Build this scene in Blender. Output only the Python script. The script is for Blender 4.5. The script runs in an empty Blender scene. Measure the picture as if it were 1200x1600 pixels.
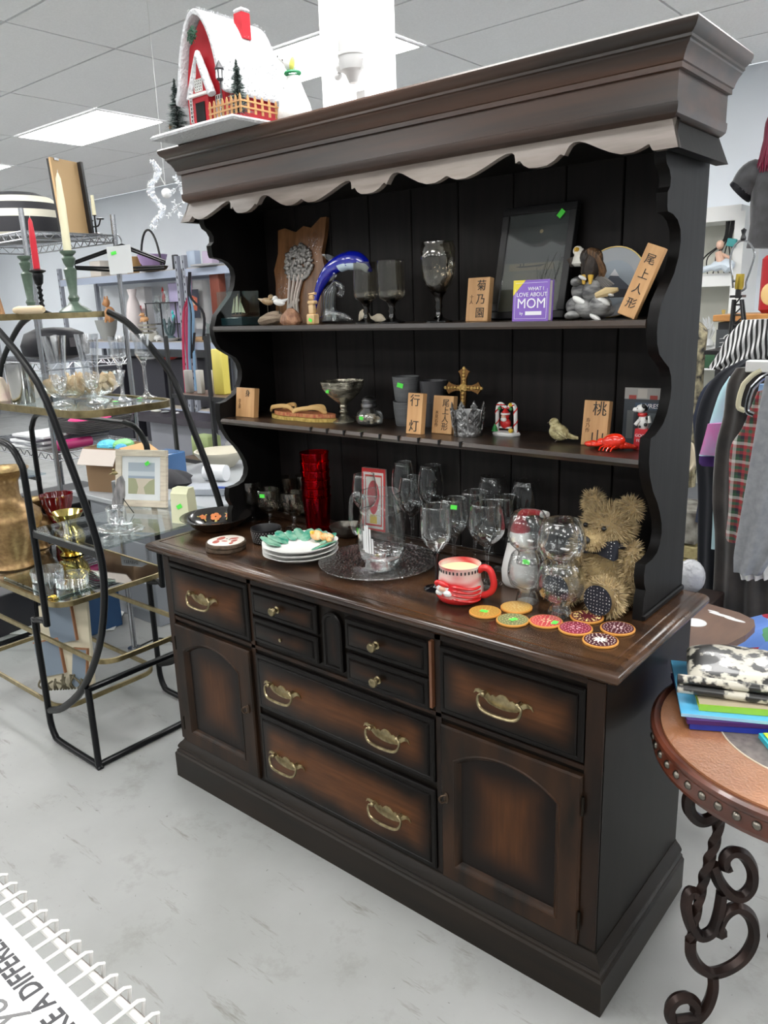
import bpy, bmesh, math, random
from mathutils import Vector, Matrix, Euler
random.seed(7)
PI = math.pi
sc = bpy.context.scene
col = sc.collection
# ------------------------------------------------------------------ camera
CP = Vector((0.558, -1.3013, 1.4688)); YAW, PIT, ROL, FPX = 0.7024, -0.2582, -0.0349, 1223.23
_f = Vector((-math.sin(YAW)*math.cos(PIT), math.cos(YAW)*math.cos(PIT), math.sin(PIT)))
_r = _f.cross(Vector((0, 0, 1))).normalized(); _u = _r.cross(_f)
R2 = _r*math.cos(ROL)+_u*math.sin(ROL); U2 = -_r*math.sin(ROL)+_u*math.cos(ROL)
cd = bpy.data.cameras.new('camera'); cam = bpy.data.objects.new('camera', cd); col.objects.link(cam)
cam.matrix_world = Matrix((( R2.x, U2.x, -_f.x, CP.x), (R2.y, U2.y, -_f.y, CP.y), (R2.z, U2.z, -_f.z, CP.z), (0, 0, 0, 1)))
cd.sensor_fit = 'HORIZONTAL'; cd.sensor_width = 36; cd.lens = FPX/1200*36; cd.clip_start = .05
sc.camera = cam
# ------------------------------------------------------------------ light / view
w = bpy.data.worlds.new('world'); sc.world = w; w.use_nodes = True
w.node_tree.nodes['Background'].inputs[0].default_value = (.9, .95, 1, 1)
w.node_tree.nodes['Background'].inputs[1].default_value = .6
sc.view_settings.view_transform = 'Standard'; sc.view_settings.look = 'None'
sc.view_settings.exposure = 0.75; sc.view_settings.gamma = 1; sc.view_settings.use_curve_mapping = False
PANEL_E = 11.0
# ------------------------------------------------------------------ picture -> world on a known plane
def ray(px, py): return _f + R2*((px-600)/FPX) - U2*((py-800)/FPX)
def at(px, py, x=None, y=None, z=None):
    d = ray(px, py)
    t = (x-CP.x)/d.x if x is not None else (y-CP.y)/d.y if y is not None else (z-CP.z)/d.z
    return CP + d*t
def mpp(P): return (Vector(P)-CP).dot(_f)/FPX            # metres per pixel at P
def hz(P, py):                                            # height of the point above P seen at row py
    P = Vector(P); a, b = -2.0, 4.0
    def row(z):
        d = Vector((P.x, P.y, z))-CP
        return 800-FPX*d.dot(U2)/d.dot(_f)
    for _ in range(50):
        m = (a+b)/2
        if row(m) > py: a = m
        else: b = m
    return a-P.z
def facecam(P): return math.atan2(CP.y-P[1], CP.x-P[0])+PI/2   # rotz so that local -y looks at the camera
# ------------------------------------------------------------------ materials
MATS = {}
def nt(name):
    m = bpy.data.materials.new(name); m.use_nodes = True
    t = m.node_tree; return m, t, t.nodes['Principled BSDF']
def setp(b, **k):
    for a, v in k.items(): b.inputs[a.replace('_', ' ')].default_value = v
def c4(c): return (c[0], c[1], c[2], 1)
def M(name, c=(.5, .5, .5), rough=.5, metal=0, spec=.5, var=0, scale=30, bump=0, c2=None, stretch=None, coat=0, sheen=0, bscale=None, detail=4):
    if name in MATS: return MATS[name]
    m, t, b = nt(name); setp(b, Base_Color=c4(c), Roughness=rough, Metallic=metal)
    b.inputs['Specular IOR Level'].default_value = spec; b.inputs['Coat Weight'].default_value = coat
    b.inputs['Sheen Weight'].default_value = sheen
    if var or bump or c2:
        tc = t.nodes.new('ShaderNodeTexCoord'); mp = t.nodes.new('ShaderNodeMapping')
        t.links.new(tc.outputs['Object'], mp.inputs[0])
        if stretch: mp.inputs['Scale'].default_value = stretch
        n = t.nodes.new('ShaderNodeTexNoise'); n.inputs['Scale'].default_value = scale; n.inputs['Detail'].default_value = detail
        t.links.new(mp.outputs[0], n.inputs['Vector'])
        if var or c2:
            r = t.nodes.new('ShaderNodeValToRGB')
            cc = c2 or tuple(x*(1-var) for x in c)
            r.color_ramp.elements[0].color = c4(cc); r.color_ramp.elements[1].color = c4(c)
            r.color_ramp.elements[0].position = .35; r.color_ramp.elements[1].position = .65
            t.links.new(n.outputs[0], r.inputs[0]); t.links.new(r.outputs[0], b.inputs['Base Color'])
        if bump:
            n2 = n
            if bscale:
                n2 = t.nodes.new('ShaderNodeTexNoise'); n2.inputs['Scale'].default_value = bscale
                t.links.new(mp.outputs[0], n2.inputs['Vector'])
            bp = t.nodes.new('ShaderNodeBump'); bp.inputs['Strength'].default_value = bump; bp.inputs['Distance'].default_value = .01
            t.links.new(n2.outputs[0], bp.inputs['Height']); t.links.new(bp.outputs[0], b.inputs['Normal'])
    MATS[name] = m; return m
def glass(name, tint=(1, 1, 1), f0=.05, edge=.75, rough=.02, power=3.0, gcol=(1, 1, 1)):
    if name in MATS: return MATS[name]
    m, t, b = nt(name); t.nodes.remove(b); o = t.nodes['Material Output']
    tr = t.nodes.new('ShaderNodeBsdfTransparent'); tr.inputs[0].default_value = c4(tint)
    gl = t.nodes.new('ShaderNodeBsdfGlossy'); gl.inputs['Roughness'].default_value = rough; gl.inputs[0].default_value = c4(gcol)
    lw = t.nodes.new('ShaderNodeLayerWeight'); lw.inputs[0].default_value = .5
    p = t.nodes.new('ShaderNodeMath'); p.operation = 'POWER'; p.inputs[1].default_value = power
    a = t.nodes.new('ShaderNodeMath'); a.operation = 'MULTIPLY_ADD'; a.inputs[1].default_value = edge; a.inputs[2].default_value = f0
    mx = t.nodes.new('ShaderNodeMixShader')
    t.links.new(lw.outputs['Facing'], p.inputs[0]); t.links.new(p.outputs[0], a.inputs[0]); t.links.new(a.outputs[0], mx.inputs[0])
    t.links.new(tr.outputs[0], mx.inputs[1]); t.links.new(gl.outputs[0], mx.inputs[2]); t.links.new(mx.outputs[0], o.inputs[0])
    MATS[name] = m; return m
def solid_glass(name, c=(1, 1, 1), rough=0.02, ior=1.45):
    if name in MATS: return MATS[name]
    m, t, b = nt(name); setp(b, Base_Color=c4(c), Roughness=rough, IOR=ior); b.inputs['Transmission Weight'].default_value = 1
    MATS[name] = m; return m
def emis(name, c, s):
    if name in MATS: return MATS[name]
    m, t, b = nt(name); setp(b, Base_Color=(0.8, .8, .8, 1)); b.inputs['Emission Color'].default_value = c4(c); b.inputs['Emission Strength'].default_value = s
    MATS[name] = m; return m
def burnish(w_, h_, dark=(.004, .003, .0025), mid=(.12, .046, .017), edge=.085, horiz=True, rough=.3):
    """stained walnut front, rubbed lighter in its middle: a finish that belongs to each panel"""
    key = 'burnished_walnut_%d_%d' % (w_*1000, h_*1000)
    if key in MATS: return MATS[key]
    m, t, b = nt(key); setp(b, Roughness=rough); b.inputs['Specular IOR Level'].default_value = .17; L = t.links
    tc = t.nodes.new('ShaderNodeTexCoord'); sp = t.nodes.new('ShaderNodeSeparateXYZ'); L.new(tc.outputs['Generated'], sp.inputs[0])
    def mt(op, a, bb, c=None):
        n = t.nodes.new('ShaderNodeMath'); n.operation = op
        for i, v in enumerate((a, bb, c)):
            if v is None: continue
            if isinstance(v, (int, float)): n.inputs[i].default_value = v
            else: L.new(v, n.inputs[i])
        return n.outputs[0]
    def ed(s, k): return mt('MULTIPLY', mt('MINIMUM', s, mt('SUBTRACT', 1.0, s)), k)
    e = mt('SMOOTH_MIN', ed(sp.outputs[0], w_), ed(sp.outputs[2], h_), .03)
    mp = t.nodes.new('ShaderNodeMapping'); L.new(tc.outputs['Object'], mp.inputs[0])
    mp.inputs['Scale'].default_value = (1.2, 4, 14) if horiz else (14, 4, 1.2)
    n = t.nodes.new('ShaderNodeTexNoise'); n.inputs['Scale'].default_value = 7; n.inputs['Detail'].default_value = 8; L.new(mp.outputs[0], n.inputs['Vector'])
    n3 = t.nodes.new('ShaderNodeTexNoise'); n3.inputs['Scale'].default_value = 9; n3.inputs['Detail'].default_value = 2; L.new(tc.outputs['Object'], n3.inputs['Vector'])
    e2 = mt('ADD', e, mt('MULTIPLY', mt('SUBTRACT', n3.outputs[0], .5), .05))
    mr = t.nodes.new('ShaderNodeMapRange'); mr.interpolation_type = 'SMOOTHSTEP'; mr.inputs[1].default_value = .012; mr.inputs[2].default_value = edge; L.new(e2, mr.inputs[0])
    g = mt('MULTIPLY', mr.outputs[0], mt('MULTIPLY_ADD', n.outputs[0], .9, .3))
    mx = t.nodes.new('ShaderNodeMix'); mx.data_type = 'RGBA'; L.new(g, mx.inputs[0]); mx.inputs[6].default_value = c4(dark); mx.inputs[7].default_value = c4(mid)
    L.new(mx.outputs[2], b.inputs['Base Color'])
    bp = t.nodes.new('ShaderNodeBump'); bp.inputs['Strength'].default_value = .08; bp.inputs['Distance'].default_value = .002; L.new(n.outputs[0], bp.inputs['Height']); L.new(bp.outputs[0], b.inputs['Normal'])
    MATS[key] = m; return m
# ------------------------------------------------------------------ mesh builder
def V(*a): return Vector(a)
class MB:
    def __init__(s): s.bm = bmesh.new(); s.mi = 0
    def _f(s, vs):
        try: f = s.bm.faces.new(vs); f.material_index = s.mi; return f
        except ValueError: return None
    def loft(s, loops, closed=True, cap0=True, cap1=True, T=None):
        L = [[s.bm.verts.new((T @ Vector(p)) if T else p) for p in lp] for lp in loops]
        n = len(L[0])
        for a, b in zip(L[:-1], L[1:]):
            for i in range(n if closed else n-1):
                j = (i+1) % n; s._f((a[i], a[j], b[j], b[i]))
        if cap0 and n > 2: s._f(L[0][::-1])
        if cap1 and n > 2: s._f(L[-1])
        return s
    def box(s, c, d, rot=None, bev=0, T=None):
        x, y, z = [v/2 for v in d]
        R = (Euler(rot).to_matrix().to_4x4() if rot else Matrix.Identity(4)); A = Matrix.Translation(Vector(c)) @ R
        if T: A = T @ A
        if bev:
            b = min(bev, x*.9, y*.9, z*.9); lv = [(-z, b), (-z+b, 0), (z-b, 0), (z, b)]
            lp = []
            for zz, k in lv:
                X, Y = x-k, y-k; q = b*.7 if not k else 0
                lp.append([(-X+q, -Y, zz), (X-q, -Y, zz), (X, -Y+q, zz), (X, Y-q, zz), (X-q, Y, zz), (-X+q, Y, zz), (-X, Y-q, zz), (-X, -Y+q, zz)] if q else
                          [(-X, -Y, zz), (X, -Y, zz), (X, -Y, zz), (X, Y, zz), (X, Y, zz), (-X, Y, zz), (-X, Y, zz), (-X, -Y, zz)])
            s.loft(lp, T=A)
        else:
            s.loft([[(-x, -y, k), (x, -y, k), (x, y, k), (-x, y, k)] for k in (-z, z)], T=A)
        return s
    def rects(s, x0, x1, yf, yb, lv, back=0):
        """stack of rectangles (overhang, z); the back edge stays at yb"""
        return s.loft([[(x0-o, yf-o, z), (x1+o, yf-o, z), (x1+o, yb+back*o, z), (x0-o, yb+back*o, z)] for o, z in lv])
    def lathe(s, prof, seg=24, c=(0, 0, 0), T=None, sq=None, wob=None):
        c = Vector(c); rings = []
        for k, (r, z) in enumerate(prof):
            rg = []
            for i in range(seg):
                a = 2*PI*i/seg; rr = max(r, 1e-5)*(wob(a, k) if wob else 1)
                rg.append(c+Vector((rr*math.cos(a), rr*math.sin(a)*(sq or 1), z)))
            rings.append(rg)
        return s.loft(rings, cap0=prof[0][0] > 1e-4, cap1=prof[-1][0] > 1e-4, T=T)
    def tube(s, pts, r, seg=8, closed=False, T=None, flat=None, cap=True, twist=0):
        P = [Vector(p) for p in pts]; n = len(P)
        rad = r if isinstance(r, (list, tuple)) else [r]*n
        tan = []
        for i in range(n):
            a = P[(i-1) % n] if (closed or i > 0) else P[i]; b = P[(i+1) % n] if (closed or i < n-1) else P[i]
            tan.append((b-a).normalized() if (b-a).length > 1e-9 else Vector((0, 0, 1)))
        up = Vector((0, 0, 1)) if abs(tan[0].z) < .9 else Vector((0, 1, 0))
        if flat and len(flat) > 2: up = Vector(flat[2])
        nrm = (up-tan[0]*up.dot(tan[0])).normalized(); rings = []
        for i in range(n):
            nrm = (nrm-tan[i]*nrm.dot(tan[i])).normalized(); bn = tan[i].cross(nrm)
            fa, fb = (flat[0], flat[1]) if flat else (1, 1); rg = []
            for k in range(seg):
                a = 2*PI*(k+.5)/seg+twist*i
                ca, sa = math.cos(a), math.sin(a)
                rg.append(P[i]+nrm*(ca*rad[i]*fa)+bn*(sa*rad[i]*fb))
            rings.append(rg)
        if closed: rings.append(rings[0]); 
        if closed:
            L = [[s.bm.verts.new((T @ q) if T else q) for q in rg] for rg in rings[:-1]]
            for a in range(n):
                for i in range(seg):
                    s._f((L[a][i], L[a][(i+1) % seg], L[(a+1) % n][(i+1) % seg], L[(a+1) % n][i]))
            return s
        return s.loft(rings, cap0=cap, cap1=cap, T=T)
    def sph(s, c, r, seg=14, rings=9, rot=None, T=None):
        r = (r, r, r) if isinstance(r, (int, float)) else r
        A = Matrix.Translation(Vector(c)) @ (Euler(rot).to_matrix().to_4x4() if rot else Matrix.Identity(4))
        if T: A = T @ A
        lp = []
        for j in range(rings+1):
            th = PI*j/rings; q = max(math.sin(th), 1e-3)
            lp.append([(r[0]*q*math.cos(2*PI*i/seg), r[1]*q*math.sin(2*PI*i/seg), -r[2]*math.cos(th)) for i in range(seg)])
        return s.loft(lp, T=A)
    def prism(s, poly, t0, t1, plane='xz', T=None):
        """outline poly in plane, thickness from t0 to t1 along the third axis"""
        def p3(a, b, t): return (a, t, b) if plane == 'xz' else (t, a, b) if plane == 'yz' else (a, b, t)
        return s.loft([[p3(a, b, t) for a, b in poly] for t in (t0, t1)], T=T)
    def quad(s, pts, T=None):
        s._f([s.bm.verts.new((T @ Vector(p)) if T else p) for p in pts]); return s
    def build(s, name, mat=None, parent=None, smooth=35, loc=None, rot=None):
        me = bpy.data.meshes.new(name); bm = s.bm
        bmesh.ops.recalc_face_normals(bm, faces=bm.faces)
        big = [f for f in bm.faces if len(f.verts) > 4]
        if big: bmesh.ops.triangulate(bm, faces=big)
        bm.to_mesh(me); bm.free()
        for m in (mat if isinstance(mat, (list, tuple)) else [mat]):
            if m: me.materials.append(m)
        if smooth:
            me.polygons.foreach_set('use_smooth', [True]*len(me.polygons)); me.set_sharp_from_angle(angle=math.radians(smooth))
        o = bpy.data.objects.new(name, me); col.objects.link(o)
        if parent: o.parent = parent
        if loc is not None: o.location = loc
        if rot is not None: o.rotation_euler = rot
        return o
def tag(o, label=None, cat=None, group=None, kind=None):
    if label: o['label'] = label
    if cat: o['category'] = cat
    if group: o['group'] = group
    if kind: o['kind'] = kind
    return o
def thing(name, label, cat, loc=(0, 0, 0), rotz=0, group=None, rot=None):
    o = bpy.data.objects.new(name, None); col.objects.link(o); o.location = loc
    o.rotation_euler = rot or (0, 0, rotz); o.empty_display_size = .05
    return tag(o, label, cat, group)
def kids(o): return [c for c in bpy.data.objects if c.parent == o]
def dup(o, label=None, parent=None, loc=None, rotz=None, rot=None, scale=None):
    c = o.copy(); col.objects.link(c); c.parent = parent
    if label: c['label'] = label
    if loc is not None: c.location = loc
    if rotz is not None: c.rotation_euler = (0, 0, rotz)
    if rot is not None: c.rotation_euler = rot
    if scale is not None: c.scale = (scale,)*3 if isinstance(scale, (int, float)) else scale
    for ch in kids(o): dup(ch, parent=c)
    return c
def text(name, body, size, mat, parent, loc, rot=(PI/2, 0, 0), depth=.0004, align='CENTER', sx=1, shear=0, off=0):
    cu = bpy.data.curves.new(name, 'FONT'); cu.body = body; cu.size = size; cu.extrude = depth; cu.align_x = align; cu.align_y = 'CENTER'
    cu.shear = shear; cu.offset = off; cu.resolution_u = 3
    tmp = bpy.data.objects.new('tmp_text', cu); col.objects.link(tmp)
    dg = bpy.context.evaluated_depsgraph_get(); me = bpy.data.meshes.new_from_object(tmp.evaluated_get(dg))
    bpy.data.objects.remove(tmp); me.materials.clear(); me.materials.append(mat)
    o = bpy.data.objects.new(name, me); col.objects.link(o); o.parent = parent; o.location = loc; o.rotation_euler = rot; o.scale = (sx, 1, 1)
    return o
def sticker(parent, loc, rot=(0, 0, 0), s=.016):
    """small green price sticker"""
    b = MB(); b.box((0, 0, 0), (s, s*.68, .0006)); return b.build('price_sticker', M('sticker_green', (.1, .85, .08), .6), parent, loc=loc, rot=rot)
def rsticker(parent, r, z, s=.016, ang=-62, tilt=.12):
    a = math.radians(ang); return sticker(parent, ((r+.0006)*math.cos(a), (r+.0006)*math.sin(a), z), (PI/2, tilt, a+PI/2), s)
def offset(poly, d):
    """shift a counter-clockwise outline inwards by d"""
    n = len(poly); out = []
    for i in range(n):
        p0, p1, p2 = [Vector(poly[k % n]) for k in (i-1, i, i+1)]
        a = (p1-p0).normalized(); b = (p2-p1).normalized()
        na, nb = Vector((-a.y, a.x)), Vector((-b.y, b.x)); m = (na+nb)
        m = m.normalized() if m.length > 1e-6 else na
        out.append(tuple(p1+m*(d/max(.4, m.dot(na)))))
    return out
def smoothpath(pts, n=6, closed=False):
    P = [Vector(p) for p in pts]; N = len(P); out = []
    rng = range(N) if closed else range(N-1)
    for i in rng:
        p0 = P[(i-1) % N] if (closed or i > 0) else P[i]*2-P[i+1]; p1 = P[i]; p2 = P[(i+1) % N]
        p3 = P[(i+2) % N] if (closed or i < N-2) else p2*2-p1
        for k in range(n):
            t = k/n
            out.append(.5*((2*p1)+(p2-p0)*t+(2*p0-5*p1+4*p2-p3)*t*t+(3*p1-p0-3*p2+p3)*t**3))
    if not closed: out.append(P[-1])
    return out
# ================================================================== ROOM
CH = 2.87; X0R, X1R, Y0R, Y1R = -12.13, 5.0, -6.2, 4.5
def concrete():
    m, t, b = nt('polished_concrete'); L = t.links
    tc = t.nodes.new('ShaderNodeTexCoord')
    def noise(s, d, r=.5, st=None):
        n = t.nodes.new('ShaderNodeTexNoise'); n.inputs['Scale'].default_value = s; n.inputs['Detail'].default_value = d; n.inputs['Roughness'].default_value = r
        if st:
            mp = t.nodes.new('ShaderNodeMapping'); mp.inputs['Scale'].default_value = st; mp.inputs['Rotation'].default_value = (0, 0, .5); L.new(tc.outputs['Object'], mp.inputs[0]); L.new(mp.outputs[0], n.inputs['Vector'])
        else: L.new(tc.outputs['Object'], n.inputs['Vector'])
        return n.outputs[0]
    def ramp(v, a, ca, bb, cb):
        r = t.nodes.new('ShaderNodeValToRGB'); e = r.color_ramp.elements; e[0].position = a; e[0].color = c4(ca); e[1].position = bb; e[1].color = c4(cb); L.new(v, r.inputs[0]); return r.outputs[0]
    def mul(a, bb):
        mx = t.nodes.new('ShaderNodeMix'); mx.data_type = 'RGBA'; mx.blend_type = 'MULTIPLY'; mx.inputs[0].default_value = 1; L.new(a, mx.inputs[6]); L.new(bb, mx.inputs[7]); return mx.outputs[2]
    base = ramp(noise(1.6, 6, .6), .3, (.27, .275, .265), .7, (.345, .35, .345))
    c = mul(base, ramp(noise(5, 8, .7), .28, (.72, .71, .68), .45, (1, 1, 1)))
    c = mul(c, ramp(noise(2.6, 5, .75, (1, 6, 1)), .30, (.55, .53, .47), .40, (1, 1, 1)))
    c = mul(c, ramp(noise(70, 3, .6), .26, (.45, .45, .43), .30, (1, 1, 1)))
    vo = t.nodes.new('ShaderNodeTexVoronoi'); vo.feature = 'DISTANCE_TO_EDGE'; vo.inputs['Scale'].default_value = .3
    mp = t.nodes.new('ShaderNodeMapping'); dn = t.nodes.new('ShaderNodeTexNoise'); dn.inputs['Scale'].default_value = 3; dn.inputs['Detail'].default_value = 6
    ad = t.nodes.new('ShaderNodeMix'); ad.data_type = 'RGBA'; ad.inputs[0].default_value = .12; L.new(tc.outputs['Object'], ad.inputs[6]); L.new(dn.outputs['Color'], ad.inputs[7]); L.new(tc.outputs['Object'], dn.inputs['Vector'])
    L.new(ad.outputs[2], vo.inputs['Vector'])
    c = mul(c, ramp(vo.outputs['Distance'], .0006, (.8, .8, .78), .0016, (1, 1, 1)))
    L.new(c, b.inputs['Base Color'])
    rr = ramp(noise(6, 4), .3, (.28,)*3, .7, (.45,)*3); L.new(rr, b.inputs['Roughness'])
    return m
b = MB(); b.box(((X0R+X1R)/2, (Y0R+Y1R)/2, -.05), (X1R-X0R, Y1R-Y0R, .1)); tag(b.build('floor', concrete(), smooth=0), kind='structure')
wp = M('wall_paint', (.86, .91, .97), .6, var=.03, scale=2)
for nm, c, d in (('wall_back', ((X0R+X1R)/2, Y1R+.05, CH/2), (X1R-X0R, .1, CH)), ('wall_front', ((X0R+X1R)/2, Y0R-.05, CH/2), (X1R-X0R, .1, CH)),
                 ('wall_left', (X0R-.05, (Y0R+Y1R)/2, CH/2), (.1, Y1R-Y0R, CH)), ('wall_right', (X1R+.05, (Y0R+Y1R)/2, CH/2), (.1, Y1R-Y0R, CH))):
    tag(MB().box(c, d).build(nm, wp if nm == 'wall_back' else M('unseen_wall_dark', (.30, .31, .32), .8), smooth=0), kind='structure')  # unseen walls darkened to cut the haze they reflect onto the hutch
tag(MB().box(((X0R+X1R)/2, Y1R-.008, .06), (X1R-X0R, .016, .12)).build('baseboard_back', M('skirting', (.25, .26, .28), .5)), kind='structure')
ceil = tag(MB().box(((X0R+X1R)/2, (Y0R+Y1R)/2, CH+.08), (X1R-X0R+.2, Y1R-Y0R+.2, .1)).build('ceiling', M('ceiling_void', (.10, .10, .105), .9), smooth=0), kind='structure')
TX, TY = 1.22, .604; gx0, gy0 = -3.59-7*TX, .86-12*TY+.0
tm = M('ceiling_tile', (.92, .93, .94), .95, var=.05, scale=90, bump=.15)
tile_me = None; lit = []
for i in range(15):
    for j in range(18):
        xa, ya = gx0+i*TX, gy0+j*TY
        xb, yb = min(xa+TX, X1R), min(ya+TY, Y1R)
        if xa > X1R-.05 or ya > Y1R-.05 or yb < Y0R: continue
        if ((i-7) % 2 == 0 and (j-14) % 4 == 0) or (j == 16 and xa > 2 and i % 2 == 0): lit.append((xa, ya)); continue  # second condition adds unseen panels at far right to brighten the back wall
        if xb-xa < TX-.01 or yb-ya < TY-.01:
            MB().box((0, 0, 0), (xb-xa-.014, yb-ya-.014, .03)).build('ceiling_tile', tm, ceil, 0, loc=((xa+xb)/2, (ya+yb)/2, CH+.015)); continue
        if tile_me is None:
            o = MB().box((0, 0, 0), (TX-.014, TY-.014, .03)).build('ceiling_tile', tm, ceil, 0); tile_me = o
        else:
            o = tile_me.copy(); col.objects.link(o)
        o.location = (xa+TX/2, ya+TY/2, CH+.015)
src = None
for xa, ya in lit:
    if src is None:
        src = thing('ceiling_light', 'flat white lit ceiling panel set into the tile grid', 'light', group='ceiling light panels')
        MB().box((0, 0, .004), (TX-.06, TY-.06, .008)).build('diffuser', emis('panel_light', (1, .99, .97), PANEL_E), src, 0)
        f = MB()
        for c, d in (((0, TY/2-.018, .002), (TX-.014, .022, .012)), ((0, -TY/2+.018, .002), (TX-.014, .022, .012)), ((TX/2-.018, 0, .002), (.022, TY-.058, .012)), ((-TX/2+.018, 0, .002), (.022, TY-.058, .012))): f.box(c, d)
        f.build('frame', M('light_frame', (.85, .85, .85), .5), src, 0); o = src
    else: o = dup(src)
    o.location = (xa+TX/2, ya+TY/2, CH-.003)
    if abs(ya-2.068) < .01 and abs(xa+6.03) < .1: o['label'] = 'flat white lit ceiling panel over the left aisle, nearest the snowy house'
    elif abs(ya-2.068) < .01 and abs(xa+3.59) < .1: o['label'] = 'flat white lit ceiling panel seen behind the white display box'
    elif abs(ya-2.068) < .01 and abs(xa+8.47) < .1: o['label'] = 'flat white lit ceiling panel cut by the left edge of the photo'
# ================================================================== HUTCH
HC = .80; W = 1.427; D = .462
BLK = M('ebonised_wood', (.006, .005, .004), .35, spec=.25, var=.5, scale=6, stretch=(1, 4, 12), bump=.04)
SIDE = M('dark_stained_side', (.006, .0055, .0055), .48, spec=.13, var=.4, scale=5, stretch=(6, 6, 1), bump=.04)
MOLD = M('dark_walnut_moulding', (.035, .019, .011), .30, c2=(.012, .008, .006), scale=5, stretch=(.6, 4, 6), bump=.05)
TOPW = M('dark_walnut_top', (.075, .034, .015), .22, c2=(.016, .009, .006), scale=4, stretch=(.7, 6, 4), bump=.03)
APR = M('apron_wood_sheen', (.27, .235, .21), .28, c2=(.12, .095, .08), scale=7, stretch=(.5, 2, 5), bump=.03)  # pale tone paints the ceiling reflection into the sloped apron
BACKW = M('dark_back_board', (.009, .0065, .006), .55, spec=.25, c2=(.004, .003, .0028), scale=8, stretch=(8, 2, .7), bump=.05)
BRASS = M('aged_brass', (.46, .38, .22), .28, 1, var=.5, scale=60)
hutch = thing('hutch', 'large dark walnut hutch with scalloped cornice, two open shelves and a drawer base', 'cabinet', (0, 0, 0))
b = MB(); b.rects(-W, 0, 0, D, [(.0235, 0), (.0235, .084), (.019, .089), (.0185, .095), (.013, .099), (.016, .104), (.016, .109), (.010, .119), (.002, .127), (0, .131)])
b.build('plinth', MOLD if 0 else M('plinth_wood', (.018, .012, .008), .36, spec=.2, c2=(.010, .008, .006), scale=4, stretch=(.6, .6, 6), bump=.04), hutch, 25)
b = MB(); b.box((-W/2, D/2, .446), (W-.002, D-.002, .64)); b.build('carcass', M('carcass_wood', (.008, .006, .0045), .4, spec=.15, var=.4, scale=5, stretch=(3, 3, 1), bump=.03), hutch, 0)
b = MB()
b.box((-.021, -.003, .45), (.038, .006, .62), bev=.002); b.box((-W+.016, -.003, .45), (.030, .006, .62), bev=.002)
b.box((-.398, -.002, .45), (.016, .004, .62)); b.box((-1.034, -.002, .45), (.016, .004, .62)); b.box((-W/2, -.002, .754), (W-.004, .004, .014)); b.box((-W/2, -.002, .562), (W-.004, .004, .010))
b.build('face_frame', M('face_frame_wood', (.028, .014, .008), .34, spec=.18, c2=(.008, .006, .005), scale=3, stretch=(4, 4, 1)), hutch, 0)
MB().box((-.4125, -.007, .66), (.007, .012, .165)).build('divider', M('worn_brown_divider', (.14, .055, .025), .4), hutch, 0)
# counter
b = MB(); b.rects(-W, 0, 0, D, [(.006, .760), (.012, .766), (.020, .768), (.030, .774), (.036, .783), (.037, .789), (.034, .795), (.027, .7990), (.018, .8003), (.0075, .8003), (.0065, .7990), (.0045, .7990), (.0035, .8), (0, .8)])
b.build('counter_top', TOPW, hutch, 50)
# raised fronts
def front(name, x0, x1, z0, z1, parent, yb=0):
    r = lambda i, y: [(x0+i, y, z0+i), (x1-i, y, z0+i), (x1-i, y, z1-i), (x0+i, y, z1-i)]
    b = MB(); b.loft([r(0, yb), r(0, yb-.008), (r(.003, yb-.0115)), r(.006, yb-.012), r(.011, yb-.0125), r(.013, yb-.0105), r(.016, yb-.015), r(.018, yb-.0158)], T=Matrix.Identity(4))
    return b.build(name, burnish(x1-x0, z1-z0), parent, 30)
def bail(parent, x, z, y=-.0158, loc=None):
    root = thing('brass_pull', None, None, (x, y, z)) ; root.parent = parent
    # swan-neck backplate
    half = [(0, -.018), (.016, -.017), (.034, -.013), (.048, -.002), (.056, .004), (.066, .006), (.073, .0005), (.069, .011), (.060, .015), (.050, .013), (.042, .013), (.036, .012), (.030, .006), (.024, .010), (.017, .007), (.012, .012), (.006, .016), (0, .017)]
    poly = half+[(-a, c) for a, c in half[-2:0:-1]]
    b = MB(); b.prism(poly, -.0018, 0); b.prism(offset(poly, .0015), -.0024, -.0018)
    for s in (-1, 1):
        b.tube([(s*.042, -.001, .011), (s*.042, -.012, .011)], [.005, .004], 8); b.sph((s*.042, -.013, .011), .006, 10, 6)
    pts = smoothpath([(-.042, -.015, .013), (-.052, -.016, .006), (-.050, -.019, -.010), (-.036, -.022, -.021), (0, -.023, -.024), (.036, -.022, -.021), (.050, -.019, -.010), (.052, -.016, .006), (.042, -.015, .013)], 4)
    b.tube(pts, [.0022+.0018*math.sin(PI*i/(len(pts)-1)) for i in range(len(pts))], 8)
    o = b.build('pull', BRASS, parent, 40, loc=(x, y, z)); bpy.data.objects.remove(root); return o
def knob(parent, x, z, y=-.0158, bare=False):
    b = MB()
    if bare: b.lathe([(.005, 0), (.005, .003), (.002, .0035), (0, .002)], 12)
    else: b.lathe([(.010, 0), (.010, .002), (.006, .004), (.005, .010), (.010, .014), (.0125, .018), (.011, .023), (.006, .026), (0, .0265)], 18)
    return b.build('knob' if not bare else 'screw_hole', BRASS, parent, 40, loc=(x, y, z), rot=(PI/2, 0, 0))
d = front('drawer', -1.393, -1.037, .577, .745, hutch); bail(d, -1.232, .662)
d = front('drawer', -.389, -.041, .575, .737, hutch); bail(d, -.221, .655)
d = front('drawer', -1.019, -.771, .664, .743, hutch); knob(d, -.911, .703)
d = front('drawer', -1.021, -.772, .584, .656, hutch); knob(d, -.906, .618, bare=True)
d = front('drawer', -.674, -.420, .654, .736, hutch); knob(d, -.568, .693)
d = front('drawer', -.674, -.420, .567, .644, hutch); knob(d, -.567, .603)
d = front('drawer', -1.021, -.408, .383, .547, hutch); bail(d, -.913, .466); bail(d, -.547, .462)
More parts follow.
